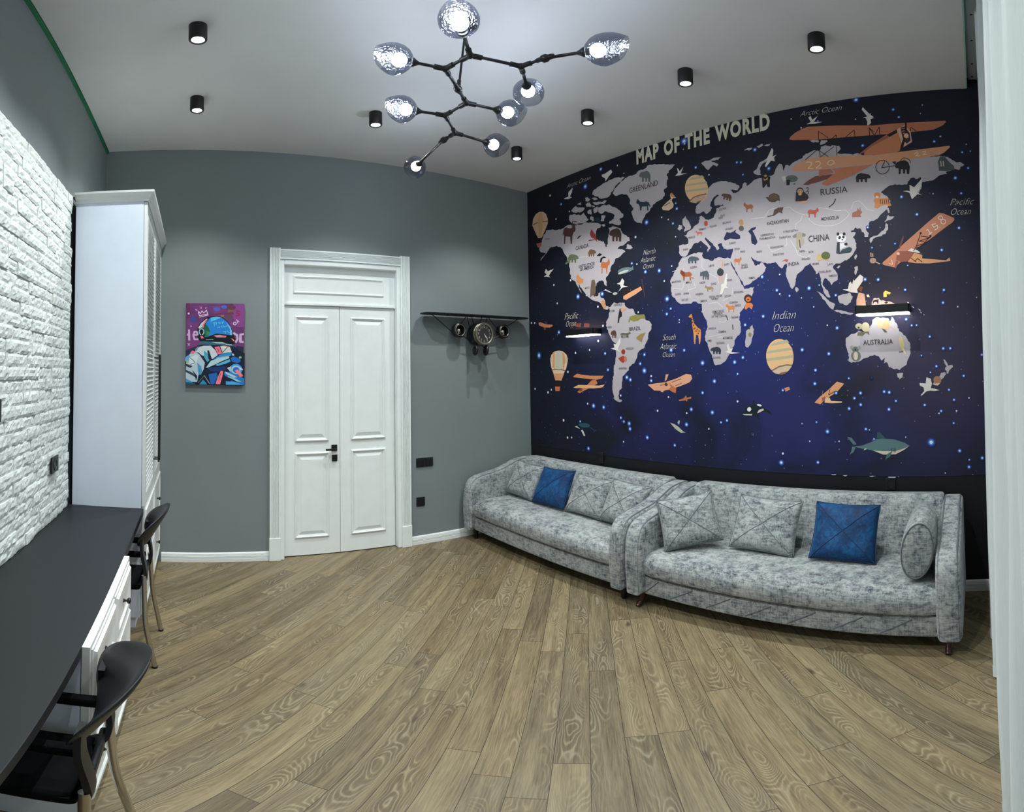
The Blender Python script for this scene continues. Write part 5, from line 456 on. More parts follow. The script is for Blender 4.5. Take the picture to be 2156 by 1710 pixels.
def plain(name, c, rough=0.5, metal=0.0, spec=0.5, k=1.0):
    """a paint or plastic with a faint procedural mottling"""
    t = NT(name, rough, None, metal, spec)
    n = t.noise(t.coord(), 9.0, 3)
    a = rgb(*c, k=0.95 * k); b = rgb(*c, k=1.05 * k)
    t.base(t.mix(n, a, b))
    return t.m

def new_obj(name, bm, mat, parent=None, smooth=False, autosmooth=None):
    me = bpy.data.meshes.new(name)
    bm.normal_update(); bm.to_mesh(me); bm.free()
    mats = mat if isinstance(mat, (list, tuple)) else [mat]
    for m in mats: me.materials.append(m)
    if smooth:
        me.polygons.foreach_set('use_smooth', [True] * len(me.polygons))
        if autosmooth is not None: me.set_sharp_from_angle(angle=math.radians(autosmooth))
    o = bpy.data.objects.new(name, me); COL.objects.link(o)
    if parent is not None:
        o.parent = parent; o.matrix_parent_inverse = parent.matrix_world.inverted()
    return o
def thing(name, label, cat, loc=(0, 0, 0), group=None, rotz=0.0):
    o = bpy.data.objects.new(name, None); COL.objects.link(o)
    o.empty_display_size = 0.1; o.location = loc; o.rotation_euler = (0, 0, rotz)
    o['label'] = label; o['category'] = cat
    if group: o['group'] = group
    bpy.context.view_layer.update()
    return o
def tag(o, label, cat, group=None):
    o['label'] = label; o['category'] = cat
    if group: o['group'] = group
    return o
def struct(name, bm, mat, parent=None, **kw):
    o = new_obj(name, bm, mat, parent, **kw)
    if parent is None: o['kind'] = 'structure'
    return o
def BM(): return bmesh.new()
def box(bm, a, b, bev=0.0, seg=2, mi=0):
    """axis box from corner a to corner b"""
    a = Vector(a); b = Vector(b)
    r = bmesh.ops.create_cube(bm, size=1.0)
    vs = r['verts']
    for v in vs:
        v.co = Vector(((a.x + b.x) / 2 + v.co.x * abs(b.x - a.x), (a.y + b.y) / 2 + v.co.y * abs(b.y - a.y), (a.z + b.z) / 2 + v.co.z * abs(b.z - a.z)))
    fs = set(f for v in vs for f in v.link_faces)
    for f in fs: f.material_index = mi
    if bev > 0:
        es = list(set(e for v in vs for e in v.link_edges))
        bmesh.ops.bevel(bm, geom=es, offset=bev, segments=seg, affect='EDGES', profile=0.5)
    return vs
def frame_of(d):
    d = d.normalized()
    u = d.cross(Vector((0, 0, 1)))
    if u.length < 1e-4: u = d.cross(Vector((0, 1, 0)))
    u.normalize()
    return u, u.cross(d).normalized()
def tube(bm, pts, r, n=8, cap=True, closed=False):
    pts = [Vector(p) for p in pts]
    rings = []
    for i, p in enumerate(pts):
        if closed: d = pts[(i + 1) % len(pts)] - pts[i - 1]
        else: d = pts[min(i + 1, len(pts) - 1)] - pts[max(i - 1, 0)]
        u, v = frame_of(d)
        if rings:
            pu = rings[-1][1]
            u = (pu - d.normalized() * pu.dot(d.normalized())).normalized(); v = u.cross(d.normalized()).normalized()
        rr = r[i] if isinstance(r, (list, tuple)) else r
        rings.append(([bm.verts.new(p + (u * math.cos(2 * PI * k / n) + v * math.sin(2 * PI * k / n)) * rr) for k in range(n)], u))
    m = len(rings)
    for i in range(m if closed else m - 1):
        A = rings[i][0]; B = rings[(i + 1) % m][0]
        for k in range(n):
            bm.faces.new((A[k], A[(k + 1) % n], B[(k + 1) % n], B[k]))
    if cap and not closed:
        bm.faces.new(rings[0][0]); bm.faces.new(rings[-1][0][::-1])
def lathe(bm, prof, origin=(0, 0, 0), axis=(0, 0, 1), n=24, capa=True, capb=True):
    """prof: list of (distance along axis, radius)"""
    o = Vector(origin); ax = Vector(axis).normalized(); u, v = frame_of(ax)
    rings = [[bm.verts.new(o + ax * a + (u * math.cos(2 * PI * k / n) + v * math.sin(2 * PI * k / n)) * r) for k in range(n)] for a, r in prof]
    for A, B in zip(rings[:-1], rings[1:]):
        for k in range(n): bm.faces.new((A[k], A[(k + 1) % n], B[(k + 1) % n], B[k]))
    if capa: bm.faces.new(rings[0])
    if capb: bm.faces.new(rings[-1][::-1])
    bmesh.ops.recalc_face_normals(bm, faces=bm.faces[:])
def prism(bm, prof, axis, a, b, bev=0.0, seg=2, mi=0):
    """prof polygon extruded along axis ('x': (y,z), 'y': (x,z), 'z': (x,y)) from a to b"""
    def P(p, t): return {'x': Vector((t, p[0], p[1])), 'y': Vector((p[0], t, p[1])), 'z': Vector((p[0], p[1], t))}[axis]
    A = [bm.verts.new(P(p, a)) for p in prof]; B = [bm.verts.new(P(p, b)) for p in prof]
    fs = [bm.faces.new(A), bm.faces.new(B[::-1])]
    n = len(prof)
    for k in range(n): fs.append(bm.faces.new((A[k], B[k], B[(k + 1) % n], A[(k + 1) % n])))
    bmesh.ops.recalc_face_normals(bm, faces=fs)
    for f in fs: f.material_index = mi
    if bev > 0:
        es = list(set(list(fs[0].edges) + list(fs[1].edges)))
        bmesh.ops.bevel(bm, geom=es, offset=bev, segments=seg, affect='EDGES', profile=0.5)
def smoothline(ctrl, n=6):
    """Catmull-Rom through 2-D/3-D points"""
    c = [Vector(p) for p in ctrl]; out = []
    for i in range(len(c) - 1):
        p0 = c[max(i - 1, 0)]; p1 = c[i]; p2 = c[i + 1]; p3 = c[min(i + 2, len(c) - 1)]
        for k in range(n):
            t = k / n
            out.append(0.5 * (2 * p1 + (p2 - p0) * t + (2 * p0 - 5 * p1 + 4 * p2 - p3) * t * t + (3 * p1 - p0 - 3 * p2 + p3) * t ** 3))
    out.append(c[-1]); return out

# ------------------------------------------------------------------ materials
def wall_paint(name, c, bump=0.05, rough=0.6):
    t = NT(name, rough, None, 0, 0.3)
    n = t.noise(t.coord(), 3.0, 4)
    t.base(t.mix(n, rgb(*c, k=0.94), rgb(*c, k=1.06)))
    t.bump(t.noise(t.coord(), 260.0, 2), bump, 0.002)
    return t.m
M = {}
M['wall'] = wall_paint('grey wall paint', (124, 132, 134))
M['ceiling'] = wall_paint('white ceiling paint', (205, 205, 204), 0.03)
M['blackwall'] = wall_paint('black wall paint', (22, 24, 27), 0.05, 0.45)
M['white'] = plain('white lacquer', (226, 229, 228), 0.35)
M['cabinet'] = plain('white melamine', (218, 226, 240), 0.4)
M['doorwhite'] = plain('white door lacquer', (232, 237, 236), 0.38)
M['black'] = plain('black metal', (13, 14, 16), 0.4)
M['blackplastic'] = plain('black plastic', (25, 27, 31), 0.42, spec=0.35)
M['seat'] = plain('black seat cloth', (11, 12, 14), 0.9, spec=0.1)
M['desktop'] = plain('black matt desktop', (31, 34, 39), 0.5, spec=0.3)
M['chrome'] = plain('chrome', (200, 196, 188), 0.16, 1.0)
M['alu'] = plain('brushed aluminium', (190, 195, 196), 0.4, 0.4)
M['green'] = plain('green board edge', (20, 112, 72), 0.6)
M['brass'] = plain('aged brass', (150, 148, 128), 0.28, 0.9)
M['gunmetal'] = plain('dark metal', (58, 58, 60), 0.35, 0.8)
M['redwood'] = plain('dark red wood', (58, 22, 14), 0.3)
M['grey_edge'] = plain('grey edge', (180, 184, 190), 0.4)
def emitter(name, c, e):
    t = NT(name, 0.5, (1, 1, 1, 1)); t.b.inputs['Emission Color'].default_value = c; t.b.inputs['Emission Strength'].default_value = e
    return t.m
M['bulb'] = emitter('bulb glow', (0.86, 0.93, 1, 1), 92.0)
M['downglow'] = emitter('downlight glow', (1, 0.99, 0.97, 1), 14.0)
M['stripglow'] = emitter('lamp strip glow', (0.93, 0.97, 1, 1), 6.5)
M['warmglow'] = emitter('lamp upper glow', (1, 0.66, 0.36, 1), 4.0)
def glass():
    m = bpy.data.materials.new('smoked glass'); m.use_nodes = True; t = m.node_tree
    for n in list(t.nodes): t.nodes.remove(n)
    o = t.nodes.new('ShaderNodeOutputMaterial'); mx = t.nodes.new('ShaderNodeMixShader')
    a = t.nodes.new('ShaderNodeBsdfTransparent'); a.inputs[0].default_value = (0.52, 0.545, 0.61, 1)
    g = t.nodes.new('ShaderNodeBsdfGlossy'); g.inputs['Color'].default_value = (0.85, 0.87, 0.95, 1); g.inputs['Roughness'].default_value = 0.04
    lw = t.nodes.new('ShaderNodeLayerWeight'); lw.inputs[0].default_value = 0.35
    ma = t.nodes.new('ShaderNodeMath'); ma.operation = 'MULTIPLY_ADD'; ma.inputs[1].default_value = 0.5; ma.inputs[2].default_value = 0.025
    nz = t.nodes.new('ShaderNodeTexNoise'); nz.inputs['Scale'].default_value = 14.0; nz.inputs['Detail'].default_value = 1
    bp = t.nodes.new('ShaderNodeBump'); bp.inputs['Strength'].default_value = 0.25; bp.inputs['Distance'].default_value = 0.02
    t.links.new(nz.outputs['Fac'], bp.inputs['Height']); t.links.new(bp.outputs[0], g.inputs['Normal'])
    pw = t.nodes.new('ShaderNodeMath'); pw.operation = 'POWER'; pw.inputs[1].default_value = 1.8; t.links.new(lw.outputs['Facing'], pw.inputs[0]); t.links.new(pw.outputs[0], ma.inputs[0]); t.links.new(ma.outputs[0], mx.inputs[0])
    t.links.new(a.outputs[0], mx.inputs[1]); t.links.new(g.outputs[0], mx.inputs[2]); t.links.new(mx.outputs[0], o.inputs[0])
    return m
M['glass'] = glass()

def floor_mat():
    t = NT('oak laminate', 0.42, None, 0, 0.35)
    x, y, z = t.sep(t.coord())
    al = t.math('MULTIPLY', t.math('ADD', x, y), 0.70711)
    ac = t.math('MULTIPLY', t.math('SUBTRACT', x, y), 0.70711)
    PW, PL = 0.1223, 1.138
    r = t.math('DIVIDE', t.math('ADD', ac, 0.0119 + 20 * PW), PW)
    row = t.math('FLOOR', r); fr = t.math('SUBTRACT', r, row)
    off = t.white(t.comb(row, 3.7, 1.3))['Value']
    s = t.math('ADD', t.math('DIVIDE', al, PL), t.math('ADD', t.math('MULTIPLY', off, 7.0), 20.49))
    seg = t.math('FLOOR', s); fs = t.math('SUBTRACT', s, seg)
    w = t.white(t.comb(row, seg, 5.1)); rnd = w['Value']; rcol = w['Color']
    rx, ry, rz = t.sep(rcol)
    # grain space, different for each board
    gv = t.comb(t.math('ADD', al, t.math('MULTIPLY', rnd, 37.0)), t.math('ADD', ac, t.math('MULTIPLY', rx, 11.0)), t.math('MULTIPLY', ry, 9.0))
    big = t.noise(t.mapping(gv, (1.5, 3.5, 1)), 1.5, 2, 0.45, 0.25)
    cen = t.math('SUBTRACT', fr, t.math('MULTIPLY_ADD', t.math('SUBTRACT', t.noise(t.mapping(gv, (1.3, 0, 1)), 1.1, 1), 0.5), 0.9, 0.5))
    big = t.math('ADD', t.math('MULTIPLY', big, 1.25), t.math('MULTIPLY', t.math('MULTIPLY', cen, cen), 0.85))
    big = t.math('ADD', big, t.math('MULTIPLY', t.noise(t.mapping(gv, (14, 60, 1)), 1.0, 2), 0.022))
    rings = t.math('SINE', t.math('MULTIPLY', big, 118.0))
    rings = t.math('MULTIPLY_ADD', rings, 0.5, 0.5)
    mask = t.math('SUBTRACT', t.noise(t.mapping(gv, (1.6, 7, 1)), 1.3, 2), 0.44)
    mask = t.math('MULTIPLY', mask, 6.0, clamp=True)
    fine = t.noise(t.mapping(gv, (9, 190, 1)), 1.0, 3, 0.6)
    streak = t.noise(t.mapping(gv, (1.2, 15, 1)), 1.4, 3, 0.6, 0.3)
    tone = t.math('MULTIPLY_ADD', streak, 0.75, t.math('MULTIPLY', t.math('SUBTRACT', rnd, 0.5), 0.22))
    tone = t.math('ADD', tone, t.math('MULTIPLY', t.math('SUBTRACT', fine, 0.5), 0.75))
    c = t.ramp(tone, [(0.08, rgb(86, 74, 58)), (0.30, rgb(112, 99, 78)), (0.48, rgb(133, 119, 95)), (0.76, rgb(155, 141, 114))])
    dk = t.math('MULTIPLY', t.math('MULTIPLY', rings, mask), 0.45)
    c = t.mix(dk, c, rgb(84, 75, 62))
    lt = t.math('MULTIPLY', t.math('MULTIPLY', t.math('POWER', t.math('SUBTRACT', 1.0, rings), 6.0), mask), 0.35)
    c = t.mix(lt, c, rgb(176, 165, 142))
    knot = t.noise(t.mapping(gv, (3.5, 9, 1)), 1.7, 1)
    kn = t.math('MULTIPLY', t.math('SUBTRACT', knot, 0.73), 7.0, clamp=True)
    c = t.mix(kn, c, rgb(60, 50, 42))
    hue = t.mix(rz, rgb(255, 251, 238), rgb(246, 248, 242))
    c = t.mix(1.0, c, hue, 'MULTIPLY')
    e1 = t.math('MINIMUM', fr, t.math('SUBTRACT', 1.0, fr))
    e2 = t.math('MULTIPLY', t.math('MINIMUM', fs, t.math('SUBTRACT', 1.0, fs)), PL / PW)
    e = t.math('MINIMUM', e1, e2)
    ln = t.math('LESS_THAN', e, 0.011)
    c = t.mix(t.math('MULTIPLY', ln, 0.88), c, rgb(44, 36, 28))
    t.base(c)
    t.bump(t.math('ADD', t.math('MULTIPLY', fine, 0.3), t.math('MULTIPLY', ln, -1.0)), 0.15, 0.001)
    t.put(t.b.inputs['Roughness'], t.math('MULTIPLY_ADD', fine, 0.2, 0.36))
    return t.m
M['floor'] = floor_mat()

def fabric_mat():
    t = NT('distressed grey velvet', 0.85, None, 0, 0.2)
    co = t.coord()
    n1 = t.noise(t.mapping(co, (1, .7, 1)), 34, 5, 0.74, 0.5)
    h = t.noise(t.mapping(co, (14, 14, 110)), 1.0, 4, 0.7)
    v = t.noise(t.mapping(co, (110, 110, 14)), 1.0, 4, 0.7)
    big = t.noise(co, 5.5, 3)
    tone = t.math('ADD', t.math('MULTIPLY', n1, 0.8), t.math('ADD', t.math('MULTIPLY', h, 0.55), t.math('MULTIPLY', v, 0.5)))
    tone = t.math('ADD', tone, t.math('MULTIPLY', big, 0.30))
    tone = t.math('SUBTRACT', tone, 0.68)
    c = t.ramp(tone, [(0.18, rgb(60, 64, 73)), (0.31, rgb(114, 118, 123)), (0.43, rgb(149, 152, 153)), (0.63, rgb(180, 181, 179))])
    hu = t.noise(co, 7.0, 2)
    c = t.mix(t.math('MULTIPLY', t.math('SUBTRACT', hu, 0.45), 1.6, clamp=True), c, t.mix(1.0, c, rgb(232, 248, 244), 'MULTIPLY'))
    t.base(c)
    t.b.inputs['Sheen Weight'].default_value = 0.25; t.b.inputs['Sheen Roughness'].default_value = 0.4
    t.bump(n1, 0.12, 0.003)
    return t.m
M['fabric'] = fabric_mat()
M['piping'] = plain('grey seam piping', (96, 101, 108), 0.8)
def velvet_mat():
    t = NT('blue crushed velvet', 0.7, None, 0, 0.3)
    n = t.noise(t.coord(), 26, 5, 0.75, 0.8)
    b = t.noise(t.coord(), 8, 2)
    f = t.math('ADD', t.math('MULTIPLY', n, 0.8), t.math('MULTIPLY', b, 0.4))
    t.base(t.ramp(f, [(0.42, rgb(2, 30, 64)), (0.58, rgb(4, 52, 96)), (0.78, rgb(14, 84, 132))]))
    t.b.inputs['Sheen Weight'].default_value = 0.25; t.b.inputs['Sheen Tint'].default_value = rgb(90, 150, 210)
    t.bump(n, 0.1, 0.003)
    return t.m
M['velvet'] = velvet_mat()
M['blueseam'] = plain('navy seam', (7, 40, 84), 0.8)
def brick_mat():
    t = NT('white stone brick', 0.75, None, 0, 0.25)
    co = t.coord()
    n = t.noise(co, 70, 5, 0.7)
    f = t.noise(co, 6, 2)
    t.base(t.mix(f, rgb(206, 212, 210), rgb(222, 227, 225)))
    vo = t.n('ShaderNodeTexVoronoi'); t.put(vo.inputs['Vector'], co); vo.inputs['Scale'].default_value = 85
    t.bump(t.math('ADD', n, t.math('MULTIPLY', vo.outputs['Distance'], 0.5)), 0.5, 0.005)
    return t.m
M['brick'] = brick_mat()
def curtain_mat():
    m = bpy.data.materials.new('sheer white voile'); m.use_nodes = True; t = m.node_tree
    b = t.nodes['Principled BSDF']; b.inputs['Roughness'].default_value = 0.8
    b.inputs['Specular IOR Level'].default_value = 0.15
    nz = t.nodes.new('ShaderNodeTexNoise'); nz.inputs['Scale'].default_value = 60
    rp = t.nodes.new('ShaderNodeValToRGB'); rp.color_ramp.elements[0].color = rgb(222, 230, 232); rp.color_ramp.elements[1].color = rgb(240, 245, 246)
    t.links.new(nz.outputs['Fac'], rp.inputs[0]); t.links.new(rp.outputs[0], b.inputs['Base Color'])
    tr = t.nodes.new('ShaderNodeBsdfTranslucent'); tr.inputs[0].default_value = rgb(236, 242, 244)
    mx = t.nodes.new('ShaderNodeMixShader'); mx.inputs[0].default_value = 0.25
    t.links.new(b.outputs[0], mx.inputs[1]); t.links.new(tr.outputs[0], mx.inputs[2])
    t.links.new(mx.outputs[0], t.nodes['Material Output'].inputs[0])
    return m
M['curtain'] = curtain_mat()
def print_mat(name, rough, spec):
    t = NT(name, rough, None, 0, spec)
    a = t.n('ShaderNodeVertexColor'); a.layer_name = 'Col'
    n = t.noise(t.coord(), 40, 3)
    t.base(t.mix(1.0, a.outputs[0], t.mix(n, (0.93, 0.93, 0.93, 1), (1, 1, 1, 1)), 'MULTIPLY'))
    return t.m
M['print'] = print_mat('printed ink', 0.5, 0.3)
M['paint'] = print_mat('canvas paint', 0.55, 0.3)
def space_mat():
    t = NT('starry print with painted sheen', 0.5, None, 0, 0.3)
    co = t.coord(); x, y, z = t.sep(co)
    def blob(cy, cz, ry, rz):
        a = t.math('DIVIDE', t.math('SUBTRACT', y, cy), ry); b = t.math('DIVIDE', t.math('SUBTRACT', z, cz), rz)
        d = t.math('ADD', t.math('MULTIPLY', a, a), t.math('MULTIPLY', b, b))
        return t.math('EXPONENT', t.math('MULTIPLY', d, -1.0))
    n = t.noise(co, 1.7, 4, 0.55, 0.6); n2 = t.noise(co, 4.5, 4, 0.6)
    mod = t.math('MULTIPLY_ADD', t.math('SUBTRACT', n, 0.5), 4.2, 0.75, clamp=True)
    c = t.mix(n2, rgb(11, 15, 24), rgb(25, 29, 44))
    c = t.mix(t.math('MULTIPLY', blob(1.75, 1.75, 0.75, 0.65), mod), c, rgb(28, 42, 110))
    c = t.mix(t.math('MULTIPLY', blob(1.1, 1.15, 0.95, 0.5), t.math('MULTIPLY', mod, 0.9)), c, rgb(38, 43, 98))
    c = t.mix(t.math('MULTIPLY', blob(2.6, 1.1, 0.75, 0.35), t.math('MULTIPLY', mod, 0.85)), c, rgb(34, 32, 88))
    c = t.mix(t.math('MULTIPLY', blob(3.1, 1.75, 0.5, 0.5), t.math('MULTIPLY', mod, 0.35)), c, rgb(26, 30, 76))
    c = t.mix(t.math('MULTIPLY', blob(0.25, 1.65, 0.5, 0.6), 0.6), c, rgb(74, 66, 92))  # these two greys: partly light on the satin paper, painted into the colour
    c = t.mix(t.math('MULTIPLY', blob(0.0, 2.6, 0.9, 0.9), 0.45), c, rgb(44, 46, 66))
    for sc, th, cc, seed in ((9.0, 0.05, rgb(170, 190, 235), 0), (26.0, 0.13, rgb(140, 152, 208), 3), (15.0, 0.06, rgb(80, 110, 210), 7)):
        v = t.n('ShaderNodeTexVoronoi'); t.put(v.inputs['Vector'], t.comb(t.math('MULTIPLY', x, 0.0), t.math('ADD', y, float(seed)), z)); v.inputs['Scale'].default_value = sc
        vr = t.sep(v.outputs['Color'])[0]
        rad = t.math('MULTIPLY', t.math('MULTIPLY', vr, vr), th)
        s = t.math('DIVIDE', t.math('SUBTRACT', rad, v.outputs['Distance']), t.math('MULTIPLY_ADD', rad, 0.7, 0.002), clamp=True)
        lo = t.math('MULTIPLY', t.math('SUBTRACT', 3.1, z), 0.8, clamp=True)
        c = t.mix(t.math('MULTIPLY', s, t.math('MULTIPLY_ADD', lo, 0.7, 0.1)), c, cc)
    t.base(c); t.bump(t.noise(co, 240, 2), 0.04, 0.002)
    return t.m
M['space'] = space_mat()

# ------------------------------------------------------------------ the setting
b = BM(); box(b, (-L - .1, YB - .1, -.1), (W + .1, D + .3, 0)); struct('floor', b, M['floor'])
b = BM(); box(b, (-L + .022, .003, H), (W, D, H + .085)); struct('ceiling', b, M['ceiling'])
b = BM(); box(b, (-L - .1, YB - .1, H + .085), (W + .1, D + .3, H + .2)); struct('ceiling', b, M['ceiling'])
b = BM()
OX0, OX1, OZ = 0.715, 1.775, 2.425
box(b, (-L - .1, D, 0), (OX0, D + .2, H + .09)); box(b, (OX1, D, 0), (W + .1, D + .2, H + .09)); box(b, (OX0, D, OZ), (OX1, D + .2, H + .09))
struct('wall_front', b, M['wall'])
b = BM(); box(b, (-L - .1, YB, 0), (-L, D, H + .09)); struct('wall_left', b, M['wall'])
b = BM(); box(b, (W, YB, 0), (W + .1, D, H + .09)); struct('wall_right', b, M['blackwall'])
b = BM(); box(b, (-L - .1, YB - .1, 0), (W + .1, YB, H + .09)); struct('wall_back', b, M['ceiling'])
def skirting(name, p, q, inward, groove=True):
    """p,q: floor line along the wall; inward: unit vector into the room"""
    b = BM(); p = Vector((*p, 0)); q = Vector((*q, 0)); n = Vector((*inward, 0))
    prof = [(0, 0), (.016, 0), (.016, .028), (.013, .031), (.016, .034), (.016, .052), (.013, .055), (.015, .058), (.012, .072), (.006, .078), (0, .079)]
    A = [b.verts.new(p + n * d + Vector((0, 0, h))) for d, h in prof]; B = [b.verts.new(q + n * d + Vector((0, 0, h))) for d, h in prof]
    for k in range(len(prof)): b.faces.new((A[k], B[k], B[(k + 1) % len(prof)], A[(k + 1) % len(prof)]))
    b.faces.new(A); b.faces.new(B[::-1]); bmesh.ops.recalc_face_normals(b, faces=b.faces[:])
    struct(name, b, M['white'])
skirting('baseboard_front', (-.262, D), (.612, D), (0, -1))
skirting('baseboard_corner', (1.866, D), (W - .017, D), (0, -1))
skirting('baseboard_right', (W, -.30), (W, D), (-1, 0))
# green plasterboard edge in the shadow gap along the brick-side wall
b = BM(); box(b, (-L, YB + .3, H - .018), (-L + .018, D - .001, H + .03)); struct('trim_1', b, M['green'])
# lowered ceiling's edge profile at the curtain niche, LED glow painted into its colour
b = BM(); box(b, (.3, -.004, H), (W, .002, H + .084)); struct('trim_2', b, plain('edge profile with painted glow', (150, 206, 196), .35))

# ------------------------------------------------------------------ double door with transom
door = bpy.data.objects.new('door_1', None); COL.objects.link(door); door.location = (1.245, D, 0)
door['kind'] = 'structure'; door['label'] = 'tall white double door with panelled leaves and a fluted casing'
bpy.context.view_layer.update()
def fluted(b, axis, u0, u1, a0, a1):
    """fluted casing board in front of the door wall; u across, a along"""
    n = 5; w = (u1 - u0); prof = [(u0, 0), (u0, .030)]
    for k in range(n):
        c0 = u0 + w * (0.14 + k * 0.15); c1 = c0 + w * 0.115
        prof += [(c0, .030), (c0 + w * .025, .019), (c1 - w * .025, .019), (c1, .030)]
    prof += [(u1, .030), (u1, 0)]
    if axis == 'z': pr = [(u, D - d) for u, d in prof]; prism(b, pr, 'z', a0, a1)
    else: pr = [(D - d, u) for u, d in prof]; prism(b, pr, 'x', a0, a1)
b = BM(); fluted(b, 'z', .614, .702, .195, 2.515); fluted(b, 'z', 1.778, 1.866, .195, 2.515); fluted(b, 'x', 2.425, 2.505, .702, 1.778)
box(b, (.610, D - .036, 0), (.704, D, .195), .003); box(b, (1.776, D - .036, 0), (1.870, D, .195), .003)
new_obj('door_casing', b, M['doorwhite'], door)
b = BM(); box(b, (.700, D - .018, 0), (.737, D + .12, 2.425), .004); box(b, (1.743, D - .018, 0), (1.780, D + .12, 2.425), .004); box(b, (.737, D - .018, 2.384), (1.743, D + .12, 2.425), .004)
box(b, (.737, D + .02, 2.064), (1.743, D + .10, 2.084), .003)
new_obj('door_frame', b, M['doorwhite'], door)
def mold(b, x0, x1, z0, z1, y, w=.020, d=.012):
    """picture-frame moulding standing d proud of plane y"""
    prof = [(0, 0), (.15, .8), (.45, 1), (.7, .55), (1, .35), (1, 0)]
    loops = []
    for f, h in prof:
        o = f * w
        loops.append([b.verts.new((px, y - h * d, pz)) for px, pz in ((x0 + o, z0 + o), (x1 - o, z0 + o), (x1 - o, z1 - o), (x0 + o, z1 - o))])
    for A, B in zip(loops[:-1], loops[1:]):
        for k in range(4): b.faces.new((A[k], A[(k + 1) % 4], B[(k + 1) % 4], B[k]))
def raised(b, x0, x1, z0, z1, y, s=.026, d=.008):
    A = [b.verts.new((px, y, pz)) for px, pz in ((x0, z0), (x1, z0), (x1, z1), (x0, z1))]
    B = [b.verts.new((px, y - d, pz)) for px, pz in ((x0 + s, z0 + s), (x1 - s, z0 + s), (x1 - s, z1 - s), (x0 + s, z1 - s))]
    for k in range(4): b.faces.new((A[k], A[(k + 1) % 4], B[(k + 1) % 4], B[k]))
    b.faces.new(B)
YL = D + .040
b = BM(); box(b, (.737, YL, 2.084), (1.743, YL + .04, 2.384)); mold(b, .820, 1.640, 2.160, 2.305, YL, .018, .011); bmesh.ops.recalc_face_normals(b, faces=b.faces[:])
new_obj('transom_panel', b, M['doorwhite'], door)
for (x0, x1, pan) in ((.741, 1.2285, ((.834, 1.128, .972, 1.978), (.834, 1.134, .162, .884))), (1.2315, 1.739, ((1.327, 1.648, .972, 1.978), (1.327, 1.648, .160, .890)))):
    b = BM(); box(b, (x0, YL, .008), (x1, YL + .04, 2.062), .002)
    for (a0, a1, c0, c1) in pan:
        mold(b, a0, a1, c0, c1, YL, .024, .014); raised(b, a0 + .034, a1 - .034, c0 + .034, c1 - .034, YL - .001)
    bmesh.ops.recalc_face_normals(b, faces=b.faces[:])
    leaf = new_obj('door_leaf', b, M['doorwhite'], door)
    if x0 < 1:
        b = BM(); box(b, (1.153, YL - .010, .886), (1.203, YL, .938), .002); tube(b, [(1.178, YL - .008, .905), (1.178, YL - .05, .905)], .009, 10); box(b, (1.090, YL - .058, .897), (1.187, YL - .046, .913), .002)
        new_obj('door_handle', b, M['black'], leaf)
        b = BM(); box(b, (1.156, YL - .010, .803), (1.204, YL, .856), .002); lathe(b, [(0, .009), (.004, .009), (.004, .005), (.009, .004)], (1.180, YL - .009, .835), (0, -1, 0), 14)
        new_obj('lock_plate', b, M['black'], leaf)

# ------------------------------------------------------------------ printed flat surfaces
def print_mesh(name, base_mat, base_verts, items, to3d, layer_step, ink, parent=None, extra=None, pal=None, gain=1.0):
    verts = list(base_verts[0]); faces = [tuple(f) for f in base_verts[1]]; cols = [(0, 0, 0, 1)] * len(faces); mi = [0] * len(faces)
    def add(poly2d, c, layer):
        n0 = len(verts)
        pv = [Vector((p[0], p[1], 0)) for p in poly2d]
        tris = tessellate_polygon([pv])
        for p in poly2d: verts.append(to3d(p[0], p[1], layer * layer_step))
        for t in tris:
            faces.append((n0 + t[0], n0 + t[1], n0 + t[2])); cols.append(c); mi.append(1)
    ranked = sorted(range(len(items)), key=lambda i: (items[i][1], i)); rank = {i: k for k, i in enumerate(ranked)}
    for it, (c, l, s) in enumerate(items):
        v = [int(q) / 2000.0 for q in s.split()]
        cc = pal[c] if pal else c
        add(list(zip(v[0::2], v[1::2])), rgb(*cc, k=gain), rank[it])
    if extra: extra(add)
    me = bpy.data.meshes.new(name); me.from_pydata([tuple(v) for v in verts], [], faces)
    me.materials.append(base_mat); me.materials.append(ink)
    ca = me.color_attributes.new('Col', 'FLOAT_COLOR', 'CORNER')
    buf = []
    for p, c, k in zip(me.polygons, cols, mi):
        p.material_index = k
        for _ in range(p.loop_total): buf.extend(c)
    ca.data.foreach_set('color', buf)
    o = bpy.data.objects.new(name, me); COL.objects.link(o)
    if parent is not None: o.parent = parent; o.matrix_parent_inverse = parent.matrix_world.inverted()
    return o
def glyph_tris(s, shear, bold, sp=1.0):
    cu = bpy.data.curves.new('glyphs', 'FONT'); cu.body = s; cu.size = 1.0; cu.shear = shear; cu.offset = bold; cu.space_character = sp; cu.space_word = 1.0 if sp == 1.0 else 1.25; cu.resolution_u = 3
    ob = bpy.data.objects.new('glyphs', cu); COL.objects.link(ob)
    dg = bpy.context.evaluated_depsgraph_get(); me = ob.evaluated_get(dg).to_mesh()
    vs = [(v.co.x, v.co.y) for v in me.vertices]; fs = [tuple(p.vertices) for p in me.polygons]
    ob.evaluated_get(dg).to_mesh_clear(); bpy.data.objects.remove(ob); bpy.data.curves.remove(cu)
    return vs, fs
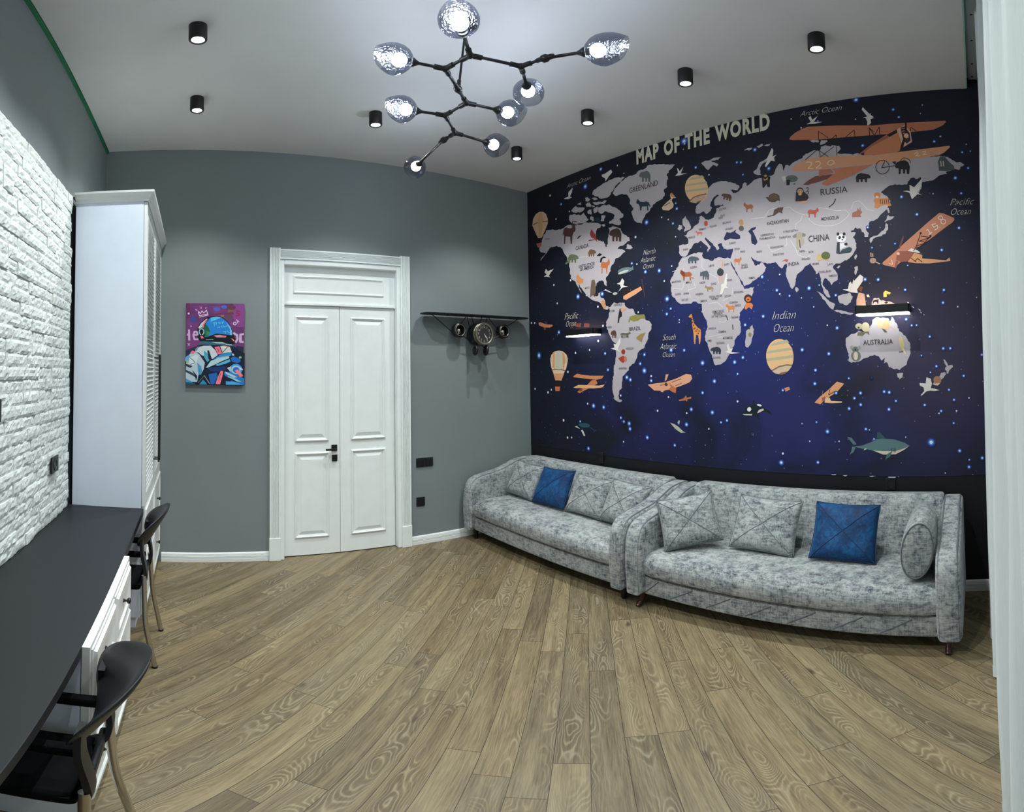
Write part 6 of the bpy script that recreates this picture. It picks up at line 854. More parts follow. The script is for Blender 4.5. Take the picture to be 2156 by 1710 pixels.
def mural_extra(add):
    top = len(PRINT)
    def disc(y, z, r, c, l, n=9): add([(y + r * math.cos(2 * PI * k / n), z + r * math.sin(2 * PI * k / n)) for k in range(n)], c, l)
    for y, z, r, bl in STARS:
        y /= 1000; z /= 1000; r /= 1000
        if bl: disc(y, z, r * 1.9, rgb(34, 62, 132), top + 4); disc(y, z, r * 1.25, rgb(84, 130, 210), top + 8); disc(y, z, r * .7, rgb(222, 234, 255), top + 12)
        else: disc(y, z, r, rgb(220, 226, 245), top + 12)
    for s, y0, z0, wd, hc, c, style in WORDS:
        vs, fs = glyph_tris(s, 0.42 if style == 1 else 0.0, 0.045 if style == 2 else (-0.02 if style == 1 else 0.004), 1.16 if style == 2 else 1.0)
        if not vs: continue
        x0 = min(v[0] for v in vs); x1 = max(v[0] for v in vs); y1 = max(v[1] for v in vs)
        cap = 0.70 if style != 2 else (y1 - min(v[1] for v in vs))
        base = 0 if style != 2 else min(v[1] for v in vs)
        sx = wd / (x1 - x0); sy = hc / cap
        col = rgb(*c)
        for f in fs: add([(y0 - (vs[i][0] - x0) * sx, z0 + (vs[i][1] - base) * sy) for i in f], col, top + 20)
ZM = .795
X0 = W - .0025
mv = [(X0, YB + .3, ZM), (X0, D - .001, ZM), (X0, D - .001, H - .001), (X0, .003, H - .001), (X0, .003, H + .08), (X0, YB + .3, H + .08)]
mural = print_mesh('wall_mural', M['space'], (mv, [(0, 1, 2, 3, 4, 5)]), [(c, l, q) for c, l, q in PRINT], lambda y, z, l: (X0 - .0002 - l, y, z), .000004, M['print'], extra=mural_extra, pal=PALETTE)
tag(mural, 'dark blue starry world map mural with grey continents, animals and old planes', 'mural')

canvas = thing('canvas_painting', 'unframed purple and blue canvas painting of an astronaut in a helmet', 'painting', (.165, D, 1.74))
b = BM(); box(b, (-.074, D - .0275, 1.430), (.399, D - .001, 2.058), .002); new_obj('stretched_canvas', b, plain('purple canvas', (92, 44, 92), .6), canvas)
pv = [(-.073, D - .028, 1.431), (.398, D - .028, 1.431), (.398, D - .028, 2.057), (-.073, D - .028, 2.057)]
def purple():
    t = NT('purple painted ground', 0.55, None, 0, 0.3); n = t.noise(t.coord(), 9, 4, 0.6)
    t.base(t.ramp(n, [(0.3, rgb(88, 44, 92)), (0.55, rgb(112, 54, 112)), (0.75, rgb(124, 62, 126))])); return t.m
print_mesh('painted_picture', purple(), (pv, [(0, 1, 2, 3)]), [(c, l, s) for c, l, s in CANVAS], lambda x, z, l: (x, D - .0282 - l, z), .000005, M['paint'], parent=canvas)

# ------------------------------------------------------------------ brick facing on the desk side
def brick_face():
    b = BM(); rows = 34; z0, z1 = .772, 2.517; y1 = 2.800; y0 = -.15; hh = (z1 - z0) / rows; rnd = random.Random(3)
    xw = -L + .001
    for r in range(rows):
        y = y1 + (0 if r % 2 else 0.0); first = True
        while y > y0:
            wlen = rnd.choice((.11, .16, .21, .21, .26)) if not first else rnd.choice((.10, .16, .21))
            first = False
            ya = max(y - wlen, y0); yb = y - .0006 + (rnd.uniform(-.006, .004) if y == y1 else 0); za = z0 + r * hh; zb = za + hh - .0008
            off = .028 + rnd.uniform(0, .009)
            ny = max(3, int((yb - ya) / .018)); nz = 4
            g = []
            for i in range(ny + 1):
                col_ = []
                for j in range(nz + 1):
                    yy = ya + (yb - ya) * i / ny; zz = za + (zb - za) * j / nz
                    edge = (i in (0, ny)) or (j in (0, nz))
                    dd = noise.noise(Vector((yy * 42, zz * 42, r * .7))) * .0045 + noise.noise(Vector((yy * 120, zz * 120, 3))) * .0035
                    d = off + dd - (.0035 if edge else 0)
                    col_.append(b.verts.new((xw + max(d, .006), yy, zz)))
                g.append(col_)
            for i in range(ny):
                for j in range(nz): b.faces.new((g[i][j], g[i + 1][j], g[i + 1][j + 1], g[i][j + 1]))
            ring = [g[i][0] for i in range(ny + 1)] + [g[ny][j] for j in range(1, nz + 1)] + [g[i][nz] for i in range(ny - 1, -1, -1)] + [g[0][j] for j in range(nz - 1, 0, -1)]
            back = [b.verts.new((xw, v.co.y, v.co.z)) for v in ring]
            for k in range(len(ring)): b.faces.new((ring[k], back[k], back[(k + 1) % len(ring)], ring[(k + 1) % len(ring)]))
            y = ya
    bmesh.ops.recalc_face_normals(b, faces=b.faces[:])
    return b
o = new_obj('brick_cladding', brick_face(), M['brick']); tag(o, 'rough white split-stone brick facing on the wall above the black desk', 'wall cladding')

# ------------------------------------------------------------------ sockets and switches
def socket_on(axis, c, w, h, label, cat, name, gangs=1, hole=True, facing=1):
    t = thing(name, label, cat, c)
    b = BM()
    cx, cy, cz = c
    if axis == 'y': box(b, (cx - w / 2, cy - .010, cz - h / 2), (cx + w / 2, cy, cz + h / 2), .003)
    else: box(b, (min(cx, cx + facing * .010), cy - w / 2, cz - h / 2), (max(cx, cx + facing * .010), cy + w / 2, cz + h / 2), .003)
    new_obj('plate', b, M['blackplastic'], t)
    b = BM()
    if hole:
        if axis == 'y': lathe(b, [(0, .030), (.002, .030), (.002, .023), (-.004, .021)], (cx, cy - .0102, cz), (0, -1, 0), 24, capa=False)
        else: lathe(b, [(0, .030), (.002, .030), (.002, .023), (-.004, .021)], (cx + facing * .0102, cy, cz), (facing, 0, 0), 24, capa=False)
        new_obj('socket_well', b, M['black'], t)
    else:
        for g in range(gangs):
            x0 = cx - w / 2 + w * g / gangs; 
            b = BM(); box(b, (x0 + .008, cy - .014, cz - h / 2 + .008), (x0 + w / gangs - .008, cy - .010, cz + h / 2 - .008), .002)
            new_obj('rocker', b, M['black'], t)
socket_on('y', (2.013, D, .743), .168, .078, 'black double switch plate between the door casing and the sofa', 'light switch', 'wall_switch', 2, False)
socket_on('y', (1.969, D, .394), .083, .081, 'small black square socket low on the grey wall beside the door', 'socket', 'wall_socket')
XBR = -L + .043
socket_on('x', (XBR, 2.445, 1.071), .118, .080, 'black socket plate on the white brick above the desk', 'socket', 'wall_socket')
socket_on('x', (XBR, 1.66, 1.385), .10, .082, 'black plate on the white brick cut by the picture edge', 'socket', 'wall_socket')
socket_on('x', (W, 3.058, .769), .055, .10, 'black socket on the black wall strip behind the corner sofa', 'socket', 'wall_socket', facing=-1)
socket_on('x', (W, .585, .746), .065, .082, 'black socket on the black wall strip behind the sofa with the bolster', 'socket', 'wall_socket', facing=-1)

# ------------------------------------------------------------------ wardrobe
XF = -.280
wd = thing('wardrobe', 'tall white wardrobe with louvred doors at the end of the black desk', 'wardrobe', (-.5, 3.45, 0))
b = BM(); box(b, (-.708, 2.851, .08), (XF - .022, D - .001, 2.50), .0015); new_obj('carcass', b, M['cabinet'], wd)
b = BM(); box(b, (-.735, 2.87, 0), (XF - .05, D - .001, .08)); new_obj('plinth', b, M['cabinet'], wd)
# crown moulding around near side and front
prof = [(0, 0), (.006, 0), (.008, .012), (.020, .022), (.024, .034), (.040, .046), (.042, .058), (0, .058)]
b = BM(); loops = []
for d, h in prof:
    zz = 2.488 + h
    loops.append([b.verts.new(p) for p in ((-.708, 2.851 - d, zz), (XF + d, 2.851 - d, zz), (XF + d, D - .001, zz))])
for A, B in zip(loops, loops[1:] + loops[:1]):
    for k in range(2): b.faces.new((A[k], A[k + 1], B[k + 1], B[k]))
bmesh.ops.recalc_face_normals(b, faces=b.faces[:]); box(b, (-.735, 2.852, 2.535), (XF, D - .001, 2.545))
new_obj('crown_moulding', b, M['white'], wd)
for k, (y0, y1) in enumerate(((2.853, 3.452), (3.456, D - .004))):
    b = BM(); z0, z1 = .775, 2.485; st = .062
    box(b, (XF - .020, y0, z0), (XF, y0 + st, z1), .002); box(b, (XF - .020, y1 - st, z0), (XF, y1, z1), .002); box(b, (XF - .020, y0 + st, z0), (XF, y1 - st, z0 + .07), .002); box(b, (XF - .020, y0 + st, z1 - .07), (XF, y1 - st, z1), .002)
    box(b, (XF - .020, y0 + st, z0 + .07), (XF - .018, y1 - st, z1 - .07))
    dr = new_obj('wardrobe_door', b, M['white'], wd)
    b = BM(); n = 58; zz = z0 + .075; step = (z1 - z0 - .15) / n
    for i in range(n):
        z = zz + i * step
        prism(b, [(XF - .018, z + .012), (XF - .003, z), (XF - .001, z + .004), (XF - .016, z + .016)], 'y', y0 + st, y1 - st)
    new_obj('louvre_panel', b, M['white'], dr)
    yh = y1 - .035 if k == 0 else y0 + .035
    b = BM(); box(b, (XF + .030, yh - .006, .935), (XF + .042, yh + .006, 1.640), .002)
    for z in (.955, 1.620): tube(b, [(XF, yh, z), (XF + .036, yh, z)], .005, 8)
    new_obj('bar_handle', b, M['black'], dr)
def knob(parent, x, y, z):
    b = BM(); lathe(b, [(0, .008), (.003, .008), (.005, .005), (.013, .004), (.016, .011), (.022, .013), (.026, .011), (.028, .004)], (x, y, z), (1, 0, 0), 16)
    new_obj('knob', b, M['black'], parent, smooth=True, autosmooth=50)
def drawer_front(name, parent, x, y0, y1, z0, z1, t=.02):
    b = BM(); box(b, (x - t, y0, z0), (x, y1, z1), .002)
    s = .028
    A = [b.verts.new((x, yy, zz)) for yy, zz in ((y0 + .012, z0 + .012), (y1 - .012, z0 + .012), (y1 - .012, z1 - .012), (y0 + .012, z1 - .012))]
    Bv = [b.verts.new((x + .008, yy, zz)) for yy, zz in ((y0 + .018, z0 + .018), (y1 - .018, z0 + .018), (y1 - .018, z1 - .018), (y0 + .018, z1 - .018))]
    Cv = [b.verts.new((x + .008, yy, zz)) for yy, zz in ((y0 + s + .01, z0 + s + .01), (y1 - s - .01, z0 + s + .01), (y1 - s - .01, z1 - s - .01), (y0 + s + .01, z1 - s - .01))]
    Dv = [b.verts.new((x + .001, yy, zz)) for yy, zz in ((y0 + s + .018, z0 + s + .018), (y1 - s - .018, z0 + s + .018), (y1 - s - .018, z1 - s - .018), (y0 + s + .018, z1 - s - .018))]
    for P_, Q_ in ((A, Bv), (Bv, Cv), (Cv, Dv)):
        for k in range(4): b.faces.new((P_[k], P_[(k + 1) % 4], Q_[(k + 1) % 4], Q_[k]))
    b.faces.new(Dv)
    bmesh.ops.recalc_face_normals(b, faces=b.faces[:])
    d = new_obj(name, b, M['white'], parent)
    knob(d, x + .001, (y0 + y1) / 2, (z0 + z1) / 2)
    return d
for y0, y1 in ((2.855, 3.452), (3.456, D - .006)):
    for z0, z1 in ((.10, .435), (.44, .77)): drawer_front('wardrobe_drawer', wd, XF, y0, y1, z0, z1)

# ------------------------------------------------------------------ desk top and drawer pedestal
XD = -.287
b = BM(); box(b, (-L + .004, -.12, .731), (XD, 2.847, .769), .0025)
o = new_obj('desk_worktop', b, M['desktop']); tag(o, 'long matt black worktop running along the white brick wall', 'desk')
ped = thing('drawer_pedestal', 'white drawer unit with black knobs under the black worktop', 'drawer unit', (-.5, 1.67, 0))
b = BM(); box(b, (-.70, 1.285, 0), (XD - .002, 2.058, .730), .0015); new_obj('carcass', b, M['cabinet'], ped)
XP = -.264
b = BM()
box(b, (XD + .0005, 1.283, .08), (XP, 1.300, .7695), .001); box(b, (XD + .0005, 2.043, .08), (XP, 2.060, .7695), .001); box(b, (XD + .0005, 1.300, .755), (XP, 2.043, .7695), .001); box(b, (XD + .0005, 1.300, .08), (XP, 2.043, .095), .001); box(b, (XD + .0005, 1.665, .095), (XP, 1.678, .755), .001)
new_obj('face_frame', b, M['white'], ped)
for y0, y1 in ((1.302, 1.663), (1.680, 2.041)):
    for z0, z1 in ((.560, .753), (.340, .555), (.097, .335)): drawer_front('drawer', ped, XP + .004, y0, y1, z0, z1, .018)

# ------------------------------------------------------------------ chairs
def make_chair(label):
    """local frame: origin under the back, +x away from the desk, y along the desk"""
    t = thing('office_chair', label, 'chair', (0, 0, 0), 'visitor chairs at the desk')
    hw = .222
    def curve_x(v, z):  # the shell bulges towards the room in the middle
        q = min(1, abs(v) / hw)
        return -.165 - .080 * q * q - (.0 if z > .58 else (.58 - z) * .16)
    # upper back pad, leaning out at the top
    b = BM(); nu, nv = 20, 14; F = []; Bk = []
    for i in range(nu + 1):
        ra = []; rb = []
        for j in range(nv + 1):
            u = -1 + 2 * i / nu; v = -1 + 2 * j / nv
            su = u * math.sqrt(1 - v * v * .36); sv = v * math.sqrt(1 - u * u * .36)
            y = su * .205; z = .742 + sv * .108 * (1 - .30 * u * u) - .008 * u * u
            q = abs(y) / .19
            x = -.252 + .60 * (z - .642) - .056 * q * q
            e = max(abs(u), abs(v)); th = .010 * (1 - e ** 6) + .002
            ra.append(b.verts.new((x + th, y, z))); rb.append(b.verts.new((x - th, y, z)))
        F.append(ra); Bk.append(rb)
    for i in range(nu):
        for j in range(nv):
            b.faces.new((F[i][j], F[i + 1][j], F[i + 1][j + 1], F[i][j + 1])); b.faces.new((Bk[i][j + 1], Bk[i + 1][j + 1], Bk[i + 1][j], Bk[i][j]))
    bd = [(i, 0) for i in range(nu)] + [(nu, j) for j in range(nv)] + [(i, nv) for i in range(nu, 0, -1)] + [(0, j) for j in range(nv, 0, -1)]
    for (a, c), (d, e) in zip(bd, bd[1:] + bd[:1]): b.faces.new((F[a][c], Bk[a][c], Bk[d][e], F[d][e]))
    bmesh.ops.recalc_face_normals(b, faces=b.faces[:])
    new_obj('backrest', b, M['blackplastic'], t, smooth=True)
    # side struts of the shell down to the seat, leaving an opening
    b = BM()
    for s in (-1, 1):
        ctrl = [(-.258, s * .150, .715), (-.256, s * .156, .645), (-.240, s * .155, .560), (-.236, s * .145, .500), (-.258, s * .122, .458), (-.36, s * .100, .440)]
        pl = smoothline(ctrl, 5); wds = []
        A = []
        for i, p in enumerate(pl):
            f = i / (len(pl) - 1); ww = .030 - .004 * f; A.append([b.verts.new((p.x + dx, p.y + dy * ww, p.z + .002)) for dx, dy in ((.008, -1), (.010, 0), (.008, 1), (-.008, 1), (-.008, -1))])
        for P_, Q_ in zip(A[:-1], A[1:]):
            for k in range(5): b.faces.new((P_[k], P_[(k + 1) % 5], Q_[(k + 1) % 5], Q_[k]))
        b.faces.new(A[0]); b.faces.new(A[-1][::-1])
    box(b, (-.262, -.15, .448), (-.242, .15, .490), .008, 3)
    bmesh.ops.recalc_face_normals(b, faces=b.faces[:])
    new_obj('back_frame', b, M['blackplastic'], t, smooth=True, autosmooth=50)
    b = BM(); box(b, (-.70, -.140, .418), (-.262, .140, .462), .018, 3); new_obj('seat', b, M['seat'], t, smooth=True, autosmooth=50)
    for s in (-1, 1):
        b = BM(); tube(b, smoothline([(-.243, s * .172, .52), (-.238, s * .184, .40), (-.228, s * .205, .25), (-.200, s * .212, .10), (-.181, s * .214, .006)], 6), .0135, 12)
        lg = new_obj('leg', b, M['chrome'], t, smooth=True, autosmooth=60)
        b = BM(); lathe(b, [(0, .0145), (.012, .0148), (.014, .013)], (-.181, s * .214, 0), (0, 0, 1), 14); new_obj('foot_cap', b, M['black'], lg)
        b = BM(); lathe(b, [(-.014, .006), (.006, .010), (.009, .007)], (-.236, s * .181, .435), (1, 0, .3), 12); new_obj('screw', b, M['chrome'], lg)
        b = BM(); tube(b, smoothline([(-.68, s * .150, .43), (-.67, s * .152, .25), (-.65, s * .154, .006)], 6), .0125, 10); new_obj('leg', b, M['chrome'], t, smooth=True, autosmooth=60)
        b = BM(); box(b, (-.60, s * .112 - .016, .596), (-.24, s * .112 + .016, .626), .008, 2); tube(b, [(-.58, s * .112, .60), (-.60, s * .112, .45)], .011, 8)
        new_obj('armrest', b, M['seat'], t)
    return t
def dup(o, parent=None):
    c = o.copy(); COL.objects.link(c)
    if parent is not None: c.parent = parent
    for ch in list(o.children): dup(ch, c)
    return c
ch1 = make_chair('black office chair tucked under the desk between the drawer unit and the wardrobe')
ch2 = dup(ch1); ch2['label'] = 'black office chair before the drawer unit, cut off at the bottom of the picture'
ch1.location = (0, 2.635, 0); ch2.location = (.034, 1.140, 0); ch2.rotation_euler = (0, 0, math.radians(2))

# ------------------------------------------------------------------ sofas
def arm(parent, y0, y1):
    ctrl = [(2.385, .105), (2.375, .30), (2.385, .45), (2.415, .535), (2.475, .580), (2.58, .602), (2.72, .622), (2.84, .655), (2.95, .690), (3.06, .700), (3.17, .695), (3.20, .66), (3.205, .105)]
    pr = [tuple(p) for p in smoothline([(a, c) for a, c in ctrl[:-1]], 5)] + [ctrl[-1]]
    b = BM(); prism(b, pr, 'y', y0, y1, .030, 4)
    # belly of the outer cheek
    for v in b.verts:
        f = 1 - abs((v.co.y - (y0 + y1) / 2) / ((y1 - y0) / 2))
        v.co.x -= .012 * max(0, f) * (1 if v.co.x < 2.5 else 0)
    a = new_obj('arm', b, M['fabric'], parent, smooth=True, autosmooth=45)
    b = BM()
    for yy in (y0 + .018, y1 - .018):
        pts = [(p[0] + (.006 if p[0] > 2.8 else -.001), yy, p[1] + .001) for p in pr[:-1]]
        cx, cz = 2.8, .35
        pts = []
        for p in pr[:-1]:
            d = Vector((p[0] - cx, p[1] - cz)); d.normalize(); pts.append((p[0] - d.x * .007, yy, p[1] - d.y * .007))
        tube(b, pts, .0065, 8)
    new_obj('piping', b, M['piping'], a, smooth=True)
    return a
def sofa(label, y0, y1, legstyle, quilt):
    """y0 < y1: outer faces of the arms"""
    t = thing('sofa', label, 'sofa', (2.8, (y0 + y1) / 2, 0))
    aw = .125
    arm(t, y1 - aw, y1); arm(t, y0, y0 + aw)
    i0, i1 = y0 + aw - .012, y1 - aw + .012
    b = BM(); box(b, (2.436, i0, .100), (3.19, i1, .226), .012, 3)
    base = new_obj('base', b, M['fabric'], t, smooth=True, autosmooth=45)
    if quilt:
        n = 7; st = (i1 - i0) / n
        for k in range(n):
            ya = i0 + st * (k + .55); yb = ya + .16
            b = BM(); tube(b, [(2.4355, min(ya, i1 - .01), .208), (2.4355, min(yb, i1 - .01), .118)], .0035, 6)
            new_obj('quilting_seam', b, M['piping'], base)
    # seat with rounded front roll and slight crown
    b = BM(); ny, i_ = 26, None
    pr = [(2.93, .245), (2.50, .238), (2.432, .238), (2.410, .250), (2.403, .282), (2.403, .318), (2.415, .350), (2.445, .376), (2.50, .388), (2.62, .392), (2.76, .390), (2.93, .384)]
    pr = [tuple(p) for p in smoothline(pr, 3)]
    rows = []
    for k in range(ny + 1):
        f = k / ny; yy = i0 + (i1 - i0) * f; e = min(f, 1 - f) * (i1 - i0)
        r = max(0, 1 - e / .045) ** 2
        rows.append([b.verts.new((p[0] + r * .02 * (1 if p[0] < 2.5 else 0), yy, p[1] - r * (.022 if p[1] > .33 else 0) + .004 * math.sin(f * PI) * (1 if p[1] > .37 else 0))) for p in pr])
    m = len(pr)
    for A, B in zip(rows[:-1], rows[1:]):
        for k in range(m): b.faces.new((A[k], A[(k + 1) % m], B[(k + 1) % m], B[k]))
    b.faces.new(rows[0]); b.faces.new(rows[-1][::-1]); bmesh.ops.recalc_face_normals(b, faces=b.faces[:])
    new_obj('seat_cushion', b, M['fabric'], t, smooth=True, autosmooth=60)
    b = BM(); prism(b, [(2.915, .36), (3.025, .690), (3.045, .713), (3.085, .722), (3.16, .716), (3.19, .69), (3.19, .36)], 'y', i0 + .004, i1 - .004, .022, 3)
    new_obj('back_cushion', b, M['fabric'], t, smooth=True, autosmooth=50)
    for yy in (y0 + .075, y1 - .075):
        for xx in (2.475, 3.12):
            b = BM()
            if legstyle == 'cone': lathe(b, [(0, .017), (.098, .028)], (xx, yy, 0), (0, 0, 1), 14); m_ = M['black']
            else:
                s = -1 if xx < 2.8 else 1
                tube(b, [(xx + s * .062, yy, .008), (xx + s * .050, yy, .016), (xx + s * .022, yy, .034), (xx + s * .004, yy, .062), (xx, yy, .100)], [.014, .017, .015, .019, .032], 12); m_ = M['redwood']
            new_obj('leg', b, m_, t, smooth=True, autosmooth=60)
    return t
sofa1 = sofa('grey distressed-velvet sofa in the corner beside the door wall', 2.085, 4.010, 'cone', False)
sofa2 = sofa('grey distressed-velvet sofa with curved red-wood feet, next to the curtain', .108, 2.072, 'cabriole', True)

def pillow(label, c, size, thick, u, v, mat, seam, seam_mat, name='cushion', group=None):
    """c centre, u width direction, v height direction"""
    t = thing(name, label, 'cushion', c, group)
    u = Vector(u).normalized(); v = Vector(v); v = (v - u * v.dot(u)).normalized(); n = u.cross(v).normalized()
    c = Vector(c); N = 22
    def P(a, d, s):
        # pulled-in sides, pointed corners
        k = 1 - .075 * (1 - d * d) * a * a * 0 
        aa = a * (1 - .055 * (1 - d * d)); dd = d * (1 - .055 * (1 - a * a))
        h = max(0, (1 - a ** 4)) ** .62 * max(0, (1 - d ** 4)) ** .62
        wr = .008 * noise.noise(Vector((a * 2.2 + c.y * 7, d * 2.2, c.z * 5 + s)))
        return c + u * (aa * size[0] / 2) + v * (dd * size[1] / 2) + n * (s * (thick / 2 * h + (wr * h)))
    b = BM(); G = {}
    for s in (1, -1):
        for i in range(N + 1):
            for j in range(N + 1):
                if s == -1 and (i in (0, N) or j in (0, N)): G[(s, i, j)] = G[(1, i, j)]; continue
                G[(s, i, j)] = b.verts.new(P(-1 + 2 * i / N, -1 + 2 * j / N, s))
    for s in (1, -1):
        for i in range(N):
            for j in range(N):
                q = (G[(s, i, j)], G[(s, i + 1, j)], G[(s, i + 1, j + 1)], G[(s, i, j + 1)])
                b.faces.new(q if s == 1 else q[::-1])
    bmesh.ops.recalc_face_normals(b, faces=b.faces[:])
    new_obj('cover', b, mat, t, smooth=True)
    b = BM()
    if seam:
        for sg in (1, -1):
            for s in (1, -1):
                tube(b, [P(-.97 + 1.94 * k / 18, sg * (-.97 + 1.94 * k / 18), s) + n * s * .0005 for k in range(19)], .0024, 6)
        new_obj('cross_seam', b, seam_mat, t, smooth=True)
        b = BM()
    tube(b, [P(*q, 1) for q in [(-1 + .1 * k, -1) for k in range(20)] + [(1, -1 + .1 * k) for k in range(20)] + [(1 - .1 * k, 1) for k in range(20)] + [(-1, 1 - .1 * k) for k in range(20)]], .0032, 6, closed=True)
    new_obj('edge_seam', b, seam_mat, t, smooth=True)
    return t
F, V = M['fabric'], M['velvet']
lean = (.55, 0, 1)
pillow('grey cushion in the corner sofa, beside its arm at the door wall', (2.845, 3.660, .549), (.395, .32), .12, (0, 1, .04), lean, F, True, M['piping'])
pillow('royal blue velvet cushion on the corner sofa', (2.822, 3.238, .556), (.42, .33), .12, (.02, 1, -.04), lean, V, True, M['blueseam'])
pillow('grey cushion in the corner sofa, next to the blue one', (2.835, 2.815, .545), (.415, .32), .12, (0, 1, .03), lean, F, True, M['piping'])
pillow('grey cushion in the corner sofa, overlapping its inner arm', (2.80, 2.412, .556), (.405, .33), .13, (.10, 1, .02), lean, F, True, M['piping'])
pillow('grey cushion tilted against the arm where the two sofas meet', (2.668, 1.765, .566), (.375, .33), .12, (.215, -.2525, .0475), (.035, .1575, .2475), F, True, M['piping'])
pillow('grey cushion with crossed seams standing alone beside the blue one', (2.815, 1.295, .557), (.435, .345), .12, (.02, 1, .03), lean, F, True, M['piping'])
pillow('royal blue velvet cushion on the sofa next to the curtain', (2.80, .785, .557), (.395, .345), .12, (0, 1, .02), lean, V, True, M['blueseam'])
def bolster(label, c, ax, up, ln, ry, rz):
    t = thing('bolster_cushion', label, 'cushion', c)
    ax = Vector(ax).normalized(); up = Vector(up); up = (up - ax * up.dot(ax)).normalized(); sd = ax.cross(up); c = Vector(c)
    prof = [(-.5, .0), (-.5, .55), (-.492, .80), (-.47, .93), (-.44, .975), (-.38, 1), (-.1, 1.03), (.2, 1.03), (.38, 1), (.44, .97), (.47, .92), (.492, .78), (.5, .5), (.5, 0)]
    b = BM(); n = 36; rings = []
    for a, r in prof:
        rings.append([b.verts.new(c + ax * (a * ln + .012 * math.cos(2 * PI * k / n) * (1 if a < 0 else -1) * (1 - r) * 0) + sd * (max(r, .001) * ry * math.cos(2 * PI * k / n)) + up * (max(r, .001) * rz * math.sin(2 * PI * k / n))) for k in range(n)])
    for A, B in zip(rings[:-1], rings[1:]):
        for k in range(n): b.faces.new((A[k], A[(k + 1) % n], B[(k + 1) % n], B[k]))
    b.faces.new(rings[0]); b.faces.new(rings[-1][::-1]); bmesh.ops.recalc_face_normals(b, faces=b.faces[:])
    new_obj('cover', b, M['fabric'], t, smooth=True)
    for a in (-.478, .478):
        b = BM(); tube(b, [c + ax * (a * ln) + sd * (.905 * ry * math.cos(2 * PI * k / 36)) + up * (.905 * rz * math.sin(2 * PI * k / 36)) for k in range(36)], .004, 6, closed=True)
        new_obj('end_seam', b, M['piping'], t, smooth=True)
bolster('plump grey bolster cushion leaning on the arm near the curtain', (2.685, .332, .572), (1, .03, .0), (0, -.16, 1), .41, .088, .168)

# ------------------------------------------------------------------ aeroplane wall clock
ck = thing('aeroplane_clock', 'dark metal wall clock shaped like an aeroplane with wing, engines and wheels', 'clock', (2.57, D, 1.86))
cx, cz = 2.566, 1.858
b = BM(); yw = D - .085
wing = [(1.962, D - .04), (1.962, D - .10), (1.975, D - .135), (2.03, D - .150), (3.07, D - .150), (3.125, D - .135), (3.138, D - .10), (3.138, D - .04), (3.09, D - .012), (2.01, D - .012)]
prism(b, wing, 'z', 2.018, 2.030, .003, 1)
for x in (2.20, 2.57, 2.90): box(b, (x - .006, D - .145, 2.004), (x + .006, D - .125, 2.032), .002)
new_obj('wing', b, M['black'], ck)
b = BM(); lathe(b, [(0, .070), (.01, .098), (.05, .106), (.10, .102), (.130, .092)], (cx, D - .005, cz), (0, -1, 0), 32); new_obj('clock_body', b, M['gunmetal'], ck, smooth=True, autosmooth=40)
b = BM()
for yy, r in ((D - .132, .092), (D - .172, .094)): tube(b, [(cx + r * math.cos(a), yy, cz + r * math.sin(a)) for a in [2 * PI * k / 36 for k in range(36)]], .006, 8, closed=True)
lathe(b, [(0, .088), (.045, .090), (.045, .080)], (cx, D - .130, cz), (0, -1, 0), 36, capa=False, capb=False)
new_obj('bezel', b, M['brass'], ck, smooth=True, autosmooth=50)
b = BM(); lathe(b, [(0, .084), (.002, .084)], (cx, D - .165, cz), (0, -1, 0), 36); face = new_obj('clock_face', b, plain('dark dial', (46, 44, 44), .3), ck)
b = BM()
def glyph3(bm, s, cx_, cz_, h, y, bold=.0):
    vs, fs = glyph_tris(s, 0, bold); x0 = min(v[0] for v in vs); x1 = max(v[0] for v in vs); y0 = min(v[1] for v in vs); y1 = max(v[1] for v in vs); k = h / (y1 - y0)
    A = [bm.verts.new((cx_ + (v[0] - (x0 + x1) / 2) * k, y, cz_ + (v[1] - (y0 + y1) / 2) * k)) for v in vs]
    for f in fs: bm.faces.new([A[i] for i in f])
for k in range(1, 13):
    a = PI / 2 - 2 * PI * k / 12
    glyph3(b, str(k), cx + .064 * math.cos(a), cz + .064 * math.sin(a), .021, D - .1685, .01)
new_obj('numerals', b, plain('silver ink', (176, 170, 158), .4), face)
b = BM()
for ang, ln_, wd_ in ((-60, .046, .005), (-52, .062, .003)):
    a = math.radians(ang); d = Vector((math.cos(a), 0, math.sin(a))); s = Vector((-d.z, 0, d.x)) * wd_; o_ = Vector((cx, D - .170, cz))
    q = [b.verts.new(o_ - s), b.verts.new(o_ + d * ln_ - s * .4), b.verts.new(o_ + d * ln_ + s * .4), b.verts.new(o_ + s)]; b.faces.new(q)
new_obj('hand', b, plain('silver hand', (214, 212, 204), .3), face)
for x, zz in ((2.342, 1.888), (2.846, 1.892)):
    b = BM(); lathe(b, [(0, .030), (.03, .058), (.07, .066), (.10, .064), (.105, .056), (.098, .048), (.06, .044)], (x, D - .005, zz), (0, -1, 0), 28)
    e = new_obj('engine', b, M['gunmetal'], ck, smooth=True, autosmooth=40)
    b = BM(); lathe(b, [(0, .040), (.004, .030), (.012, .018), (.026, .006)], (x, D - .068, zz), (0, -1, 0), 20); new_obj('spinner', b, M['chrome'], e, smooth=True)
    b = BM(); tube(b, [(x + .050 * math.cos(2 * PI * k / 28), D - .108, zz + .050 * math.sin(2 * PI * k / 28)) for k in range(28)], .004, 6, closed=True); new_obj('ring', b, M['brass'], e, smooth=True)
b = BM()
